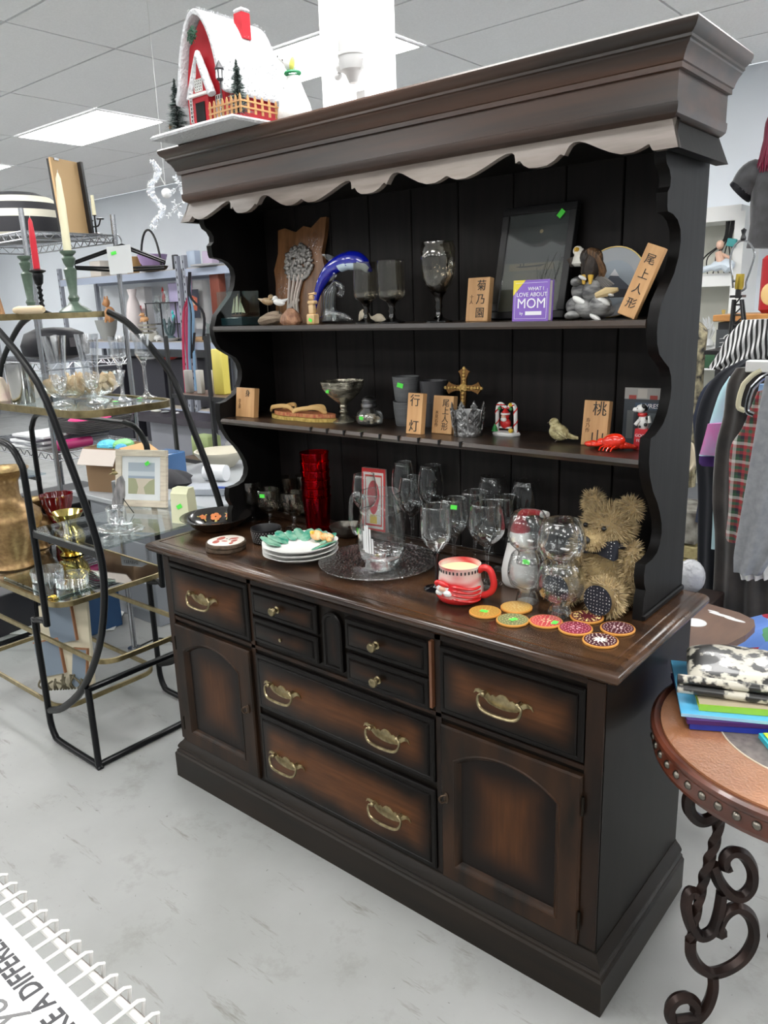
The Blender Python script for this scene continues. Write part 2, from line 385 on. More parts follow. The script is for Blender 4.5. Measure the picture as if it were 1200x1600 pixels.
d = front('drawer', -1.023, -.408, .146, .361, hutch); bail(d, -.916, .247); bail(d, -.550, .247)
def archpoly(x0, x1, z0, zs, za, n=16):
    P = [(x0, z0), (x1, z0), (x1, zs)]; cx, hw = (x0+x1)/2, (x1-x0)/2; h = za-zs; Rr = (hw*hw+h*h)/(2*h)
    for i in range(1, n):
        x = x1-(x1-x0)*i/n; P.append((x, za-Rr+math.sqrt(max(0, Rr*Rr-(x-cx)**2))))
    P.append((x0, zs)); return P
# small arched centre panel
P = archpoly(-.752, -.686, .584, .705, .738)
b = MB(); b.loft([[(a, y, c) for a, c in offset(P, i)] for i, y in ((0, 0), (0, -.010), (.003, -.013), (.009, -.013), (.012, -.009), (.016, -.009))]); b.build('arched_centre_panel', burnish(.066, .154, horiz=False), hutch, 30)
def door(x0, x1, z0, z1, hinge_right):
    hx = 1 if hinge_right else -1
    P = archpoly(x0+.045, x1-.055 if hinge_right else x1-.06, z0+.05, z1-.085, z1-.043)
    n = len(P); ax0, ax1 = P[0][0], P[1][0]
    O = []
    for i, (a, c) in enumerate(P):
        if i == 0: O.append((x0, z0))
        elif i == 1: O.append((x1, z0))
        else: O.append((x1-(x1-x0)*(i-2)/(n-3), z1))
    lp = [[(a, 0, c) for a, c in O], [(a, -.012, c) for a, c in O]]
    O2 = [(min(max(a, x0+.004), x1-.004), min(max(c, z0+.004), z1-.004)) for a, c in O]; lp.append([(a, -.016, c) for a, c in O2])
    for i, y in ((-.010, -.016), (-.007, -.018), (-.004, -.016), (0, -.013), (.004, -.006), (.006, -.004)): lp.append([(a, y, c) for a, c in offset(P, i)])
    b = MB(); b.loft(lp, cap1=False)
    d = b.build('door', M('door_frame_wood', (.038, .018, .009), .34, spec=.18, c2=(.010, .007, .005), scale=4, stretch=(5, 5, 1.2), bump=.03), hutch, 30)
    Q = offset(P, .005); b = MB(); b.loft([[(a, y, c) for a, c in Q] for y in (-.001, -.0042)]); b.build('door_panel', burnish(x1-x0-.1, z1-z0-.1, mid=(.085, .032, .011), edge=.11, horiz=False, dark=(.008, .005, .004)), d, 0)
    for zz in (z0+.065, z1-.065):
        MB().tube([(x1+.003 if hinge_right else x0-.003, -.014, zz-.022), (x1+.003 if hinge_right else x0-.003, -.014, zz+.022)], .0032, 8).build('hinge', M('dark_hinge', (.03, .025, .02), .4, 1), d)
    kx = x0+.016 if hinge_right else x1-.022; kz = (z0+z1)/2+.018
    b = MB(); b.sph((kx, -.018, kz), (.007, .002, .014)); b.tube(smoothpath([(kx, -.018, kz+.008), (kx-.006, -.026, kz+.008), (kx-.011, -.030, kz), (kx-.006, -.027, kz-.010), (kx, -.019, kz-.008)], 4), .0025, 7)
    b.build('latch', M('dark_bronze', (.10, .07, .05), .35, 1), d)
    return d
door(-1.392, -1.043, .142, .547, False); door(-.387, -.039, .142, .547, True)
# upper case: side panels with shaped front edge
prof = [(.228, .800), (.232, .850), (.240, .866), (.229, .885), (.226, .905), (.231, .926), (.266, .928), (.292, .936), (.307, .953), (.313, .975), (.309, .998), (.296, 1.024), (.278, 1.05), (.25, 1.08), (.229, 1.115), (.220, 1.145), (.220, 1.175), (.223, 1.194), (.245, 1.197), (.262, 1.204), (.285, 1.215), (.304, 1.235), (.317, 1.262), (.320, 1.285), (.314, 1.308), (.300, 1.327), (.272, 1.341), (.244, 1.357), (.230, 1.378), (.225, 1.40), (.226, 1.42), (.240, 1.456), (.268, 1.482), (.298, 1.510), (.316, 1.54), (.323, 1.57), (.318, 1.592), (.300, 1.609), (.274, 1.618), (.247, 1.621), (.243, 1.63), (.241, 1.655), (.252, 1.665), (.253, 1.68), (.244, 1.694), (.228, 1.703), (.222, 1.715), (.222, 1.775)]
for xa in (-.0285, -W+.0285+.022):
    b = MB(); b.loft([[(xa, y, z), (xa-.022, y, z), (xa-.022, D, z), (xa, D, z)] for y, z in prof]); b.build('side_panel', SIDE, hutch, 40)
    b = MB(); b.box((xa-.011+(.012 if xa > -.5 else -.012), .345, .807), (.010, .235, .014), bev=.003); b.build('side_cleat', SIDE, hutch)
xs = [-1.3765, -1.238, -1.091, -.945, -.796, -.645, -.484, -.345, -.206, -.0505]
for a, c in zip(xs[:-1], xs[1:]):
    MB().box(((a+c)/2, .457, 1.287), (c-a-.0022, .010, .972), bev=.003).build('plank', BACKW, hutch, 0)
MB().box((-W/2, .4665-.004, 1.287), (W-.06, .001, .97)).build('back_sheet', M('void_black', (.002, .002, .002), .9), hutch, 0)
b = MB(); b.loft([[(x, .222, 1.409), (x, .220, 1.414), (x, .222, 1.424), (x, .451, 1.424), (x, .451, 1.409)] for x in (-1.3765, -.0505)]); b.build('shelf', MOLD, hutch, 30)
b = MB(); b.loft([[(x, .223, 1.131), (x, .219, 1.139), (x, .223, 1.148), (x, .451, 1.148), (x, .451, 1.131)] for x in (-1.3765, -.0505)]); sh2 = b.build('shelf', MOLD, hutch, 30)
for i in range(9):
    x = -.985+i*.0625; MB().box((x, .2225, 1.1425), (.0045, .011, .0135)).build('spoon_notch', M('void_black'), sh2, 0)
MB().box((-W/2, .385, .811), (W-.11, .014, .022), bev=.004).build('bottom_rail', MOLD, hutch)
MB().box((-W/2, .34, 1.768), (W-.06, .24, .012)).build('top_board', BLK, hutch, 0)
# apron (scalloped front, plain flared returns)
def zlow(x):
    c = min((-1.162, -.7165, -.270), key=lambda q: abs(x-q)); d_ = abs(x-c)
    T = [(0, 1.7215), (.020, 1.723), (.034, 1.730), (.046, 1.7415), (.048, 1.7395), (.054, 1.7365), (.0565, 1.744), (.060, 1.7535), (.068, 1.7590), (.080, 1.7595), (.095, 1.7545), (.125, 1.740), (.150, 1.729), (.172, 1.7225), (.195, 1.7225), (.210, 1.7275), (.2225, 1.734), (.226, 1.728), (.232, 1.720), (9, 1.720)]
    for (a, za), (c2_, zb) in zip(T[:-1], T[1:]):
        if a <= d_ <= c2_: return za+(zb-za)*(d_-a)/(c2_-a)
    return 1.72
def ya(z, back=0): return .193+.012-.022*(1.773-z)/.053+back
ox = lambda z: -(.012-.022*(1.773-z)/.053)
N = 420; lp = []
xl, xr = -W+.0025, -.0025
zt = 1.774
for i in range(N+1):
    x = xl+(xr-xl)*i/N; zb = zlow(x)
    def xx(z): return x if 0 < i < N else (xl-ox(z) if i == 0 else xr+ox(z))
    lp.append([(xx(zb), ya(zb), zb), (xx(zt), ya(zt), zt), (xx(zt), ya(zt)+.016, zt), (xx(zb), ya(zb)+.016, zb)])
b = MB(); b.loft(lp)
b.build('front_apron', APR, hutch, 50)
for s in (0, 1):
    b = MB(); lp = []
    for y in (0, 1):
        L_ = []
        for z in (1.72, zt):
            L_.append((z, ya(z) if y == 0 else D))
        X = lambda z, i: (xr+ox(z)-i) if s else (xl-ox(z)+i)
        lp.append([(X(1.72, 0), L_[0][1]+.0005, 1.72), (X(zt, 0), L_[1][1]+.0005, zt), (X(zt, .024), L_[1][1]+.0005, zt), (X(1.72, .024), L_[0][1]+.0005, 1.72)])
    b.loft(lp); b.build('side_apron', SIDE, hutch, 0)
b = MB(); b.rects(xl, xr, .193, D, [(-.012, 1.772), (-.006, 1.774), (.001, 1.779), (.003, 1.787), (.003, 1.7965), (.0002, 1.7975), (0, 1.799), (0, 1.848), (.008, 1.848), (.008, 1.857), (.011, 1.8585), (.013, 1.865), (.019, 1.876), (.025, 1.882), (.026, 1.885), (.0295, 1.887), (.0295, 1.892), (.033, 1.894), (.039, 1.899), (.043, 1.906), (.0435, 1.912), (.041, 1.916)])
b.build('cornice', M('cornice_wood', (.070, .034, .021), .33, c2=(.020, .014, .011), scale=3, stretch=(.5, 3, 8), bump=.04), hutch, 25)
b = MB(); b.prism([(.0035*math.cos(a*PI/6)*1.0, .006*math.sin(a*PI/6)) for a in range(12)], 0, .0006); b.build('pink_mark', M('pink_chalk', (.8, .2, .25), .8), hutch, loc=at(317, 334, y=.198)+V(0, -.001, 0), rot=(.4, 0, 0))
# ================================================================== THINGS ON THE HUTCH
GL = glass('clear_glass', (.965, .975, .975), .035, 1.0, power=2.6, rough=.05); GLR = glass('clear_glass_thick', (.92, .94, .94), .09, .8, rough=.08)
SMK = glass('smoked_glass', (.80, .78, .73), .07, .8); SMKD = glass('smoked_glass_dark', (.16, .14, .12), .08, .6)
WHT = M('white_glaze', (.80, .80, .78), .25); PINE = M('pale_wood', (.62, .36, .16), .5, c2=(.50, .27, .11), scale=6, stretch=(12, 4, 1)); INK = M('black_ink', (.012, .012, .012), .6)
BLACK = M('black_plastic', (.012, .012, .013), .35); RED = M('red_glaze', (.55, .02, .02), .25)
Z1, Z2, Z3 = 1.4243, 1.1483, .8003
def LP(px, py, Y, P): return at(px, py, y=Y)-Vector(P)
def onz(px, py, z): p = at(px, py, z=z); return p
def goblet(name, label, cat, P, H, R, group=None, mat=None, foot=None, bowl=.52, rim=.86, stem=.0042, footr=None, stem_r=None, rotz=0, parts=True):
    """bowl on a stem: R largest bowl radius, rim = rim/largest, bowl = share of the height"""
    mat = mat or GL; foot = foot or mat; fr = footr or R*.86
    t = thing(name, label, cat, P, rotz, group); zb = H*(1-bowl)
    prof = []
    n = 14
    for i in range(n+1):
        u = i/n; rr = R*math.sin(PI*.5*min(1, u/.45))**.75 if u < .45 else R*(1-(1-rim)*((u-.45)/.55)**1.8)
        prof.append((max(rr, .003), zb+(H-zb)*u))
    inn = [(max(r-.0012, .0005), z+(.003 if i < 3 else 0)) for i, (r, z) in enumerate(prof)][::-1]
    b = MB(); b.lathe([(.0005, zb-.002)]+prof+[(prof[-1][0]-.0006, H+.0006)]+inn, 36); b.build('bowl', mat, t, 60)
    b = MB(); b.tube([(R*rim*math.cos(i*PI/18), R*rim*math.sin(i*PI/18), H) for i in range(36)], .0009, 5, closed=True); b.build('rim', GLR, t, 60)
    b = MB(); b.lathe([(fr, 0), (fr, .002), (fr*.6, .004), (fr*.25, .008), (stem*1.3, .016), (stem, .03), (stem, zb*.6), (stem*1.1, zb*.85), (stem*2.2, zb+.001)], 28); b.build('stem', foot, t, 60)
    return t
# ---- smoked goblets on the top shelf
def smoked(P, H, R, label, bowl, tall=False):
    t = thing('smoked_goblet', label, 'glass', P, 0, 'smoked goblets'); zb = H*(1-bowl)
    if tall: pr = [(.004, zb), (R*.45, zb+.006), (R*.74, zb+.020), (R*.9, zb+.038), (R*.98, zb+.060), (R, zb+.080), (R*.98, zb+.105), (R*.92, H-.01), (R*.89, H)]
    else: pr = [(.004, zb), (R*.6, zb+.003), (R*.86, zb+.008), (R*.97, zb+.016), (R, zb+.03), (R*.98, H*.92), (R*.97, H)]
    b = MB(); b.lathe(pr+[(pr[-1][0]-.0015, H+.0003)]+[(max(r-.0025, .0005), z+.002) for r, z in pr[::-1][1:]], 36); b.build('bowl', SMK, t, 60)
    b = MB(); b.lathe([(.033, 0), (.033, .003), (.022, .006), (.011, .011), (.0075, .02), (.0065, zb*.45), (.009, zb*.55), (.007, zb*.7), (.011, zb*.92), (.020, zb+.004), (.002, zb+.005)], 28); b.build('stem', SMKD, t, 60)
for px, Y, top, R, lab, bw, tall in ((573, .30, 410, .0315, 'left of the two short smoked glass goblets beside the dolphin', .65, False), (613, .285, 407, .035, 'right of the two short smoked glass goblets on the top shelf', .65, False), (686, .29, 378, .043, 'tall smoked glass goblet with round bowl on the top shelf', .64, True)):
    P = at(px, 500, y=Y); P.z = Z1; smoked(P, hz(P, top), R, lab, bw, tall)
# ---- wooden plaques with brush writing
def plaque(x0, x1, Y, zb, H, chars, label, lean=.14, roll=0, small=None, big=.028, th=.018, col_mat=None, name='wooden_plaque'):
    t = thing(name, label, 'plaque', ((x0+x1)/2, Y, zb+(abs(x1-x0)/2*abs(math.sin(roll)))+.0002), rot=(-lean, roll, 0), group='small wooden plaques'); w_ = x1-x0
    MB().box((0, th/2, H/2), (w_, th, H), bev=.0012).build('board', col_mat or PINE, t, 30)
    n = len(chars)
    for i, ch in enumerate(chars):
        text('brush_writing', ch, big, INK, t, (w_*.14 if small else 0, -.0004, H*(.80-(.62 if n > 1 else 0)*i/max(1, n-1))), align='CENTER')
    for i, ch in enumerate(small or ''):
        text('brush_writing', ch, .011, M('brown_ink', (.12, .05, .02), .6), t, (-w_*.28, -.0004, H*(.55-.11*i)), align='CENTER')
    return t
def xs_at(a, c, Y, py): return at(a, py, y=Y).x, at(c, py, y=Y).x
def hh(px, Y, zb, top): P = at(px, 500, y=Y); P.z = zb; return hz(P, top)
a, c = xs_at(727, 761, .30, 501); plaque(a, c, .30, Z1, hh(740, .30, Z1, 433), '菊乃園', 'wooden plaque with three brushed characters beside the tall smoked goblet', big=.026, small='十人')
a, c = xs_at(963, 988, .25, 497); plaque(a, c+.004, .25, Z1, .142, '尾上人形', 'narrow wooden plaque leaning sideways beside the eagle', roll=.36, lean=.12, big=.022, th=.016)
a, c = xs_at(368, 396, .275, 650); plaque(a, c, .275, Z2, hh(380, .285, Z2, 606), '身', 'small wooden plaque at the left end of the lower shelf', small='京人形', big=.022, th=.02)
a, c = xs_at(634, 657, .262, 678); plaque(a, c, .262, Z2, hh(645, .27, Z2, 614), '行灯', 'wooden plaque with two bold characters in front of the grey cups', big=.032)
a, c = xs_at(674, 705, .300, 677); plaque(a, c, .300, Z2, hh(690, .31, Z2, 618), '尾上人形', 'wooden plaque standing just left of the silver crown holder', small='木見右作', big=.021)
a, c = xs_at(907, 946, .325, 697); plaque(a, c, .325, Z2, hh(925, .335, Z2, 625), '桃山', 'wooden plaque with two bold characters behind the red lobster', small='寿乃作', big=.034)
# ---- ship in a glass case
P = at(374, 500, y=.29); P.z = Z1
t = thing('ship_in_glass_case', 'tiny sailing ship inside a teal edged glass case', 'ornament', P)
w_, d_, h_ = .105, .07, .098
MB().box((0, 0, .012), (w_, d_, .024), bev=.002).build('base', M('dark_teal_base', (.01, .03, .035), .2), t)
b = MB()
for cx, cy, sx, sy in ((0, -d_/2, w_, .003), (0, d_/2, w_, .003), (-w_/2, 0, .003, d_), (w_/2, 0, .003, d_)): b.box((cx, cy, (h_+.024)/2), (sx, sy, h_-.024))
b.box((0, 0, h_), (w_, d_, .003)); b.build('glass_box', glass('teal_glass', (.90, .96, .95), .04, .5), t, 0)
b = MB(); b.loft([[(-.036+.01*k, -.002, .032-.006*k), (.038-.012*k, -.002-.006+.003*k, .034-.007*k), (.038-.012*k, .004, .034-.007*k), (-.036+.01*k, .006-.002*k, .032-.006*k)] for k in (0, 1)]); b.build('hull', M('ship_hull', (.12, .05, .03), .5), t)
SAIL = M('cream_sail', (.62, .56, .38), .7)
for q in ([(-.033, .036), (-.020, .038), (-.018, .078)], [(-.016, .038), (-.002, .038), (-.001, .086), (-.008, .082)], [(.0, .038), (.012, .038), (.010, .080)], [(.014, .038), (.030, .036), (.014, .066)]):
    b = MB(); b.prism(q, -.0006, .0006); b.build('sail', SAIL, t, 0)
b = MB()
for x, h in ((-.017, .082), (0, .092), (.013, .084)): b.tube([(x, .001, .03), (x, .001, h)], .0009, 5)
b.build('mast', M('mast_wood', (.3, .2, .1), .6), t)
# ---- wood slab with silver tree
Pb = at(466, 500, y=.405); Pb.z = Z1
t = thing('tree_plaque', 'live edge wooden slab with a silver relief tree leaning on the back', 'plaque', Pb, rot=(-.12, 0, 0))
k = mpp(Pb)
out = [(428, 485), (427, 440), (424, 420), (430, 395), (429, 360), (440, 358), (458, 366), (470, 358), (482, 362), (496, 349), (505, 349), (503, 375), (499, 400), (504, 420), (500, 450), (502, 485), (498, 503), (430, 503)]
poly = [((x-466)*k*1.38, (503-y)*k) for x, y in out]
b = MB(); b.prism(poly, 0, .014); b.prism(offset(poly, .003), -.003, 0) if 0 else None
b.build('slab', M('varnished_slab', (.26, .12, .05), .3, c2=(.13, .055, .02), scale=9, stretch=(5, 3, 1)), t, 20)
PEW = M('pewter', (.42, .40, .38), .38, .85, var=.5, scale=120, bump=.3)
rnd = random.Random(3); b = MB()
for i in range(190):
    a = rnd.random()*2*PI; r = math.sqrt(rnd.random())
    x, z = 462+r*23*math.cos(a), 412-r*27*math.sin(a)
    s = rnd.uniform(.004, .008); b.sph(((x+3-466)*k*1.38, -.004, (503-z)*k), (s*1.2, s*.8, s), 8, 5)
b.build('foliage', PEW, t)
b = MB()
for dx in (-5, 0, 5, 9): b.tube(smoothpath([((456+dx*1.2-466)*k*1.38, -.005, (503-490)*k), ((457+dx-466)*k*1.38, -.007, (503-465)*k), ((460+dx*1.5-466)*k*1.38, -.005, (503-430)*k)], 4), [.0045]*9, 6)
for j in range(3):
    cx, cz = (455+j*5-466)*k*1.38, (503-478+j*4)*k
    b.tube([(cx+.010*(1-i/22)*math.cos(i*.6), -.007, cz+.010*(1-i/22)*math.sin(i*.6)) for i in range(20)], .003, 6)
b.build('trunk', M('pale_pewter', (.60, .52, .47), .45, .4, bump=.2), t)
b = MB()
for i in range(110):
    x, y = rnd.gauss(485, 9), rnd.gauss(385, 14)
    if i > 70: x, y = rnd.gauss(436, 6), rnd.gauss(452, 10)
    x = min(max(x, 432), 500); b.box(((x-466)*k*1.38, -.0006, (503-y)*k), (.0018, .001, .0018))
b.build('glitter', M('glitter_silver', (.8, .8, .8), .2, 1), t, 0)['kind'] = 'stuff'
# ---- driftwood with birds
P = at(425, 502, y=.28); P.z = Z1
t = thing('driftwood_birds', 'driftwood piece carrying a brown bird and a white gull', 'ornament', P)
b = MB(); b.tube(smoothpath([(-.055, 0, .010), (-.03, 0, .013), (0, .004, .020), (.03, 0, .022), (.05, 0, .014)], 5), [.006, .009, .012, .013, .014, .015, .016, .017, .018, .018, .018, .018, .018, .018, .017, .016, .014, .012, .010, .009, .006], 9)
b.build('driftwood', M('grey_driftwood', (.36, .28, .20), .8, c2=(.20, .14, .10), scale=12, stretch=(1, 8, 8), bump=.6), t)
def bird(parent, c, s, mat, beak, lean=0):
    b = MB(); b.sph((c[0], c[1], c[2]), (.021*s, .009*s, .009*s), rot=(0, .15, 0)); b.sph((c[0]+.014*s*lean, c[1], c[2]+.010*s), .007*s)
    b.tube([(c[0]-.014*s*lean, c[1], c[2]+.002), (c[0]-.034*s*lean, c[1], c[2]+.008*s)], [.006*s, .001], 7)
    b.tube([(c[0]+.019*s*lean, c[1], c[2]+.009*s), (c[0]+.028*s*lean, c[1], c[2]+.007*s)], [.003*s, .0006], 6); return b.build('bird', mat, parent)
bird(t, (-.014, 0, .066), 1.15, M('brown_bird', (.30, .17, .07), .4, c2=(.5, .4, .25), scale=60), 0, 1)
bird(t, (.044, -.008, .062), 1.1, WHT, 0, -1)
b = MB(); b.tube([(-.014, 0, .028), (-.014, 0, .060)], .0012, 5); b.tube([(.040, -.006, .028), (.042, -.008, .058)], .0012, 5); b.build('wire_stem', M('wire_dark', (.1, .09, .07), .4, 1), t)
# ---- burl
P = at(455, 502, y=.265); P.z = Z1
t = thing('burl_wood', 'lumpy reddish burl wood chunk in front of the tree slab', 'ornament', P)
b = MB(); rnd = random.Random(5)
def lump(rx, ry, h, seed, seg=26, rows=9, amp=.16):
    r_ = random.Random(seed); ph = [r_.uniform(0, 6.3) for _ in range(8)]
    return lambda a, k_: 1+amp*(math.sin(3*a+ph[0]+k_*.5)*.5+math.sin(5*a+ph[1]-k_*.7)*.4+math.sin(9*a+ph[2]+k_)*.3)
b.lathe([(.030, 0), (.036, .008), (.034, .018), (.028, .028), (.020, .037), (.009, .044), (0, .046)], 30, wob=lump(1, 1, 1, 5), sq=.6)
b.build('burl', M('burl_brown', (.40, .21, .12), .6, c2=(.18, .08, .04), scale=60, bump=.8), t)
# ---- small carved wooden light holder
P = at(489, 502, y=.25); P.z = Z1
t = thing('carved_totem', 'small carved honey coloured wooden figure with a green sticker', 'ornament', P)
b = MB(); b.box((0, 0, .014), (.028, .022, .028), bev=.003); b.box((0, 0, .040), (.018, .014, .026), bev=.003); b.box((.002, 0, .058), (.026, .016, .010), bev=.003); b.box((0, 0, .071), (.016, .010, .012), bev=.003); b.tube([(-.01, 0, .08), (.016, 0, .081)], [.002, .004], 6)
b.build('body', M('honey_wood', (.58, .36, .15), .45, c2=(.7, .5, .28), scale=30), t)
sticker(t, (.002, -.0118, .012), (PI/2, .5, 0), .012)
# ---- glass dolphin
P = at(525, 502, y=.30); P.z = Z1; Y = .30
t = thing('glass_dolphin', 'blue glass dolphin leaping over a clear glass wave', 'ornament', P)
pp = [(491, 488), (494, 468), (499, 450), (507, 434), (518, 420), (532, 411), (545, 407), (558, 407), (567, 411), (574, 418), (581, 423)]
pts = smoothpath([LP(x, y, Y, P) for x, y in pp], 4); n = len(pts)
rad = [.004+.0190*math.sin(PI*min(1, (i/(n-1))/.62)*.5)**1.2 if i/(n-1) < .62 else .0215*(1-((i/(n-1)-.62)/.38)**1.6)+.003 for i in range(n)]
cb = M('cobalt_glass', (.005, .012, .38), .05, spec=.8, coat=1)
b = MB(); b.tube(pts, rad, 16); b.build('body', cb, t, 60)
b = MB(); q = [p+V(.003, -.002, -.005) for p in pts[20:-3]]; b.tube(q, [r*.86 for r in rad[20:-3]], 12); b.build('belly', M('pale_blue_glass', (.55, .68, .80), .08, coat=1), t, 60)
cgl = 0 and solid_glass('casting_glass', (.93, .97, .95))
b = MB(); b.loft([[LP(x, y, Y+dy, P) for x, y in ((519, 413), (506, 402), (503, 398), (512, 397), (524, 402), (532, 409))] for dy in (-.002, .002)]); b.build('dorsal_fin', GLR, t, 60)
b = MB(); b.tube([LP(524, 428, Y-.016, P), LP(519, 436, Y-.024, P), LP(514, 440, Y-.026, P)], [.006, .006, .001], 8, flat=(1, .35)); b.build('flipper', GLR, t, 60)
b = MB(); b.tube([LP(491, 484, Y, P), LP(487, 492, Y-.01, P), LP(484, 498, Y-.014, P)], [.003, .005, .001], 7); b.tube([LP(491, 484, Y, P), LP(495, 492, Y+.006, P)], [.003, .001], 7); b.build('tail_fluke', cb, t)
b = MB()
for dx, dy in ((-6, 0), (-1, -.008), (4, .006), (9, -.004), (13, .003)):
    b.tube(smoothpath([LP(514+dx, 502, Y+dy, P), LP(510+dx*.8, 480, Y+dy, P), LP(512+dx*.7, 460, Y+dy, P), LP(518+dx*.5, 447, Y+dy, P)], 5), [.010, .009, .009, .009, .008, .008, .008, .008, .008, .008, .008, .008, .007, .006, .006, .005], 9)
b.tube(smoothpath([LP(518, 450, Y, P), LP(524, 442, Y, P), LP(532, 446, Y, P), LP(534, 456, Y, P), LP(529, 462, Y, P)], 5), [.008]*20+[.004], 9)
b.tube(smoothpath([LP(500, 500, Y, P), LP(520, 492, Y-.01, P), LP(538, 495, Y, P), LP(549, 500, Y, P)], 5), [.008, .009, .010, .012, .013, .014, .014, .013, .012, .012, .011, .010, .009, .008, .006, .004], 9)
b.build('wave', GLR, t, 60)
# ---- shell dove
P = at(582, 501, y=.34); P.z = Z1
t = thing('ceramic_shells', 'cream ceramic shell curls lying behind the short goblets', 'ornament', P)
b = MB()
for x0, s, q in ((-.022, 1, 0), (.020, -1, .4)):
    b.tube(smoothpath([(x0-.025*s, 0, .006), (x0-.008*s, -.004, .012+.012*(q == 0)), (x0+.010*s, 0, .010), (x0+.03*s, .004, .012)], 4), [.003, .006, .009, .011, .012, .012, .012, .011, .010, .009, .007, .005, .002], 9, flat=(1, .6))
b.tube([(-.03, 0, .02), (-.022, 0, .038)], [.007, .001], 7)
b.build('shell', M('cream_ceramic', (.68, .60, .46), .35), t)
# ---- dark framed picture
a, c = at(768, 500, y=.37).x, at(881, 497, y=.37).x; Hh = .262; Wd = c-a
t = thing('dark_framed_picture', 'tall dark framed night print of a boat and reeds leaning on the back', 'picture', ((a+c)/2, .372, Z1+.001), rot=(-.24, 0, 0))
b = MB()
for q, d in (((0, 0, .009), (Wd, .018, .018)), ((0, 0, Hh-.009), (Wd, .018, .018)), ((-Wd/2+.009, 0, Hh/2), (.018, .018, Hh-.036)), ((Wd/2-.009, 0, Hh/2), (.018, .018, Hh-.036))): b.box(q, d, bev=.002)
b.build('frame', BLACK, t)
def art(parent, x0, x1, z0, z1, y, cells, name='print'):
    """flat print made of coloured outlines (fractions of the sheet), each a hair in front of the one before"""
    ms = []; b = MB()
    for i, (cl, poly) in enumerate(cells):
        nm = 'print_ink_%02x%02x%02x' % tuple(int(v*255) for v in cl)
        m = M(nm, cl, .55)
        if m not in ms: ms.append(m)
        b.mi = ms.index(m); b.quad([(x0+(x1-x0)*u, y-.00015*i, z0+(z1-z0)*v) for u, v in poly])
    return b.build(name, ms, parent, 0)
SQ = [(0, 0), (1, 0), (1, 1), (0, 1)]
def rct(a, b_, c_, d_): return [(a, b_), (c_, b_), (c_, d_), (a, d_)]
reed = []
rr = random.Random(2)
for i in range(16):
    u = .62+rr.random()*.3; v = .12+rr.random()*.25; du = rr.uniform(-.16, .16); reed.append(((.02, .025, .022), [(u, v), (u+.008, v), (u+du+.004, v+.22), (u+du, v+.22)]))
art(t, -Wd/2+.017, Wd/2-.017, .017, Hh-.017, -.004, [((.055, .066, .066), SQ), ((.045, .055, .058), [(0, .62), (.15, .68), (.35, .74), (.62, .62), (.8, .70), (1, .64), (1, .5), (0, .5)]), ((.10, .11, .085), rct(0, .0, 1, .50)), ((.16, .145, .085), rct(.1, .42, .85, .49)), ((.12, .12, .085), rct(.2, .2, .6, .40)),
    ((.35, .28, .16), [(.57+.03*math.cos(q), .81+.02*math.sin(q)) for q in [i*PI/5 for i in range(10)]]), ((.015, .018, .018), [(.2, .465), (.3, .45), (.62, .455), (.72, .48), (.5, .47)]), ((.015, .018, .018), rct(.33, .46, .35, .50)), ((.015, .018, .018), rct(.28, .46, .30, .49))]+reed)
b = MB(); b.box((0, -.0065, Hh/2), (Wd-.034, .0012, Hh-.034)); b.build('glass_pane', glass('picture_glass', (.95, .95, .95), .07, .5, rough=.05), t, 0)
sticker(t, (Wd*.30, -.0098, Hh-.026), (PI/2, -.9, 0), .019)
# ---- purple book
a, c = at(800, 499, y=.262).x, at(856, 499, y=.262).x; Hb = hh(830, .27, Z1, 437); Wd = c-a
t = thing('purple_gift_book', 'purple book about mom standing in front of the dark picture', 'book', ((a+c)/2, .262, Z1), rot=(-.08, 0, 0))
PUR = M('purple_cover', (.23, .12, .50), .4)
MB().box((0, .001, Hb/2), (Wd, .002, Hb)).build('front_cover', PUR, t, 0); MB().box((0, .019, Hb/2), (Wd, .002, Hb)).build('back_cover', PUR, t, 0)
MB().box((-.001, .010, Hb/2), (Wd-.004, .016, Hb-.004)).build('pages', M('pages', (.7, .68, .6), .8), t, 0)
wt = M('white_print', (.85, .85, .88), .6); yl = M('yellow_print', (.75, .62, .05), .6)
b = MB(); b.quad([(-Wd/2, -.0004, Hb), (-Wd/2, -.0004, Hb*.62), (-Wd/2+.03, -.0004, Hb)]); b.build('corner_band', yl, t, 0)
text('title', 'WHAT I', .011, wt, t, (.012, -.0006, Hb*.78)); text('title', 'LOVE ABOUT', .0125, wt, t, (.002, -.0006, Hb*.64)); text('title', 'MOM', .030, wt, t, (.002, -.0006, Hb*.42)); text('title', 'by', .009, wt, t, (-.022, -.0006, Hb*.19))
b = MB(); b.box((.008, -.0005, Hb*.19), (.040, .0004, .008)); b.build('name_strip', wt, t, 0)
b = MB()
for z_ in (.06, .93): b.box((0, -.0004, Hb*z_), (Wd*.88, .0003, .0006))
for x_ in (-1, 1): b.box((x_*Wd*.44, -.0004, Hb*.42), (.0006, .0003, Hb*.72))
b.build('border', wt, t, 0)
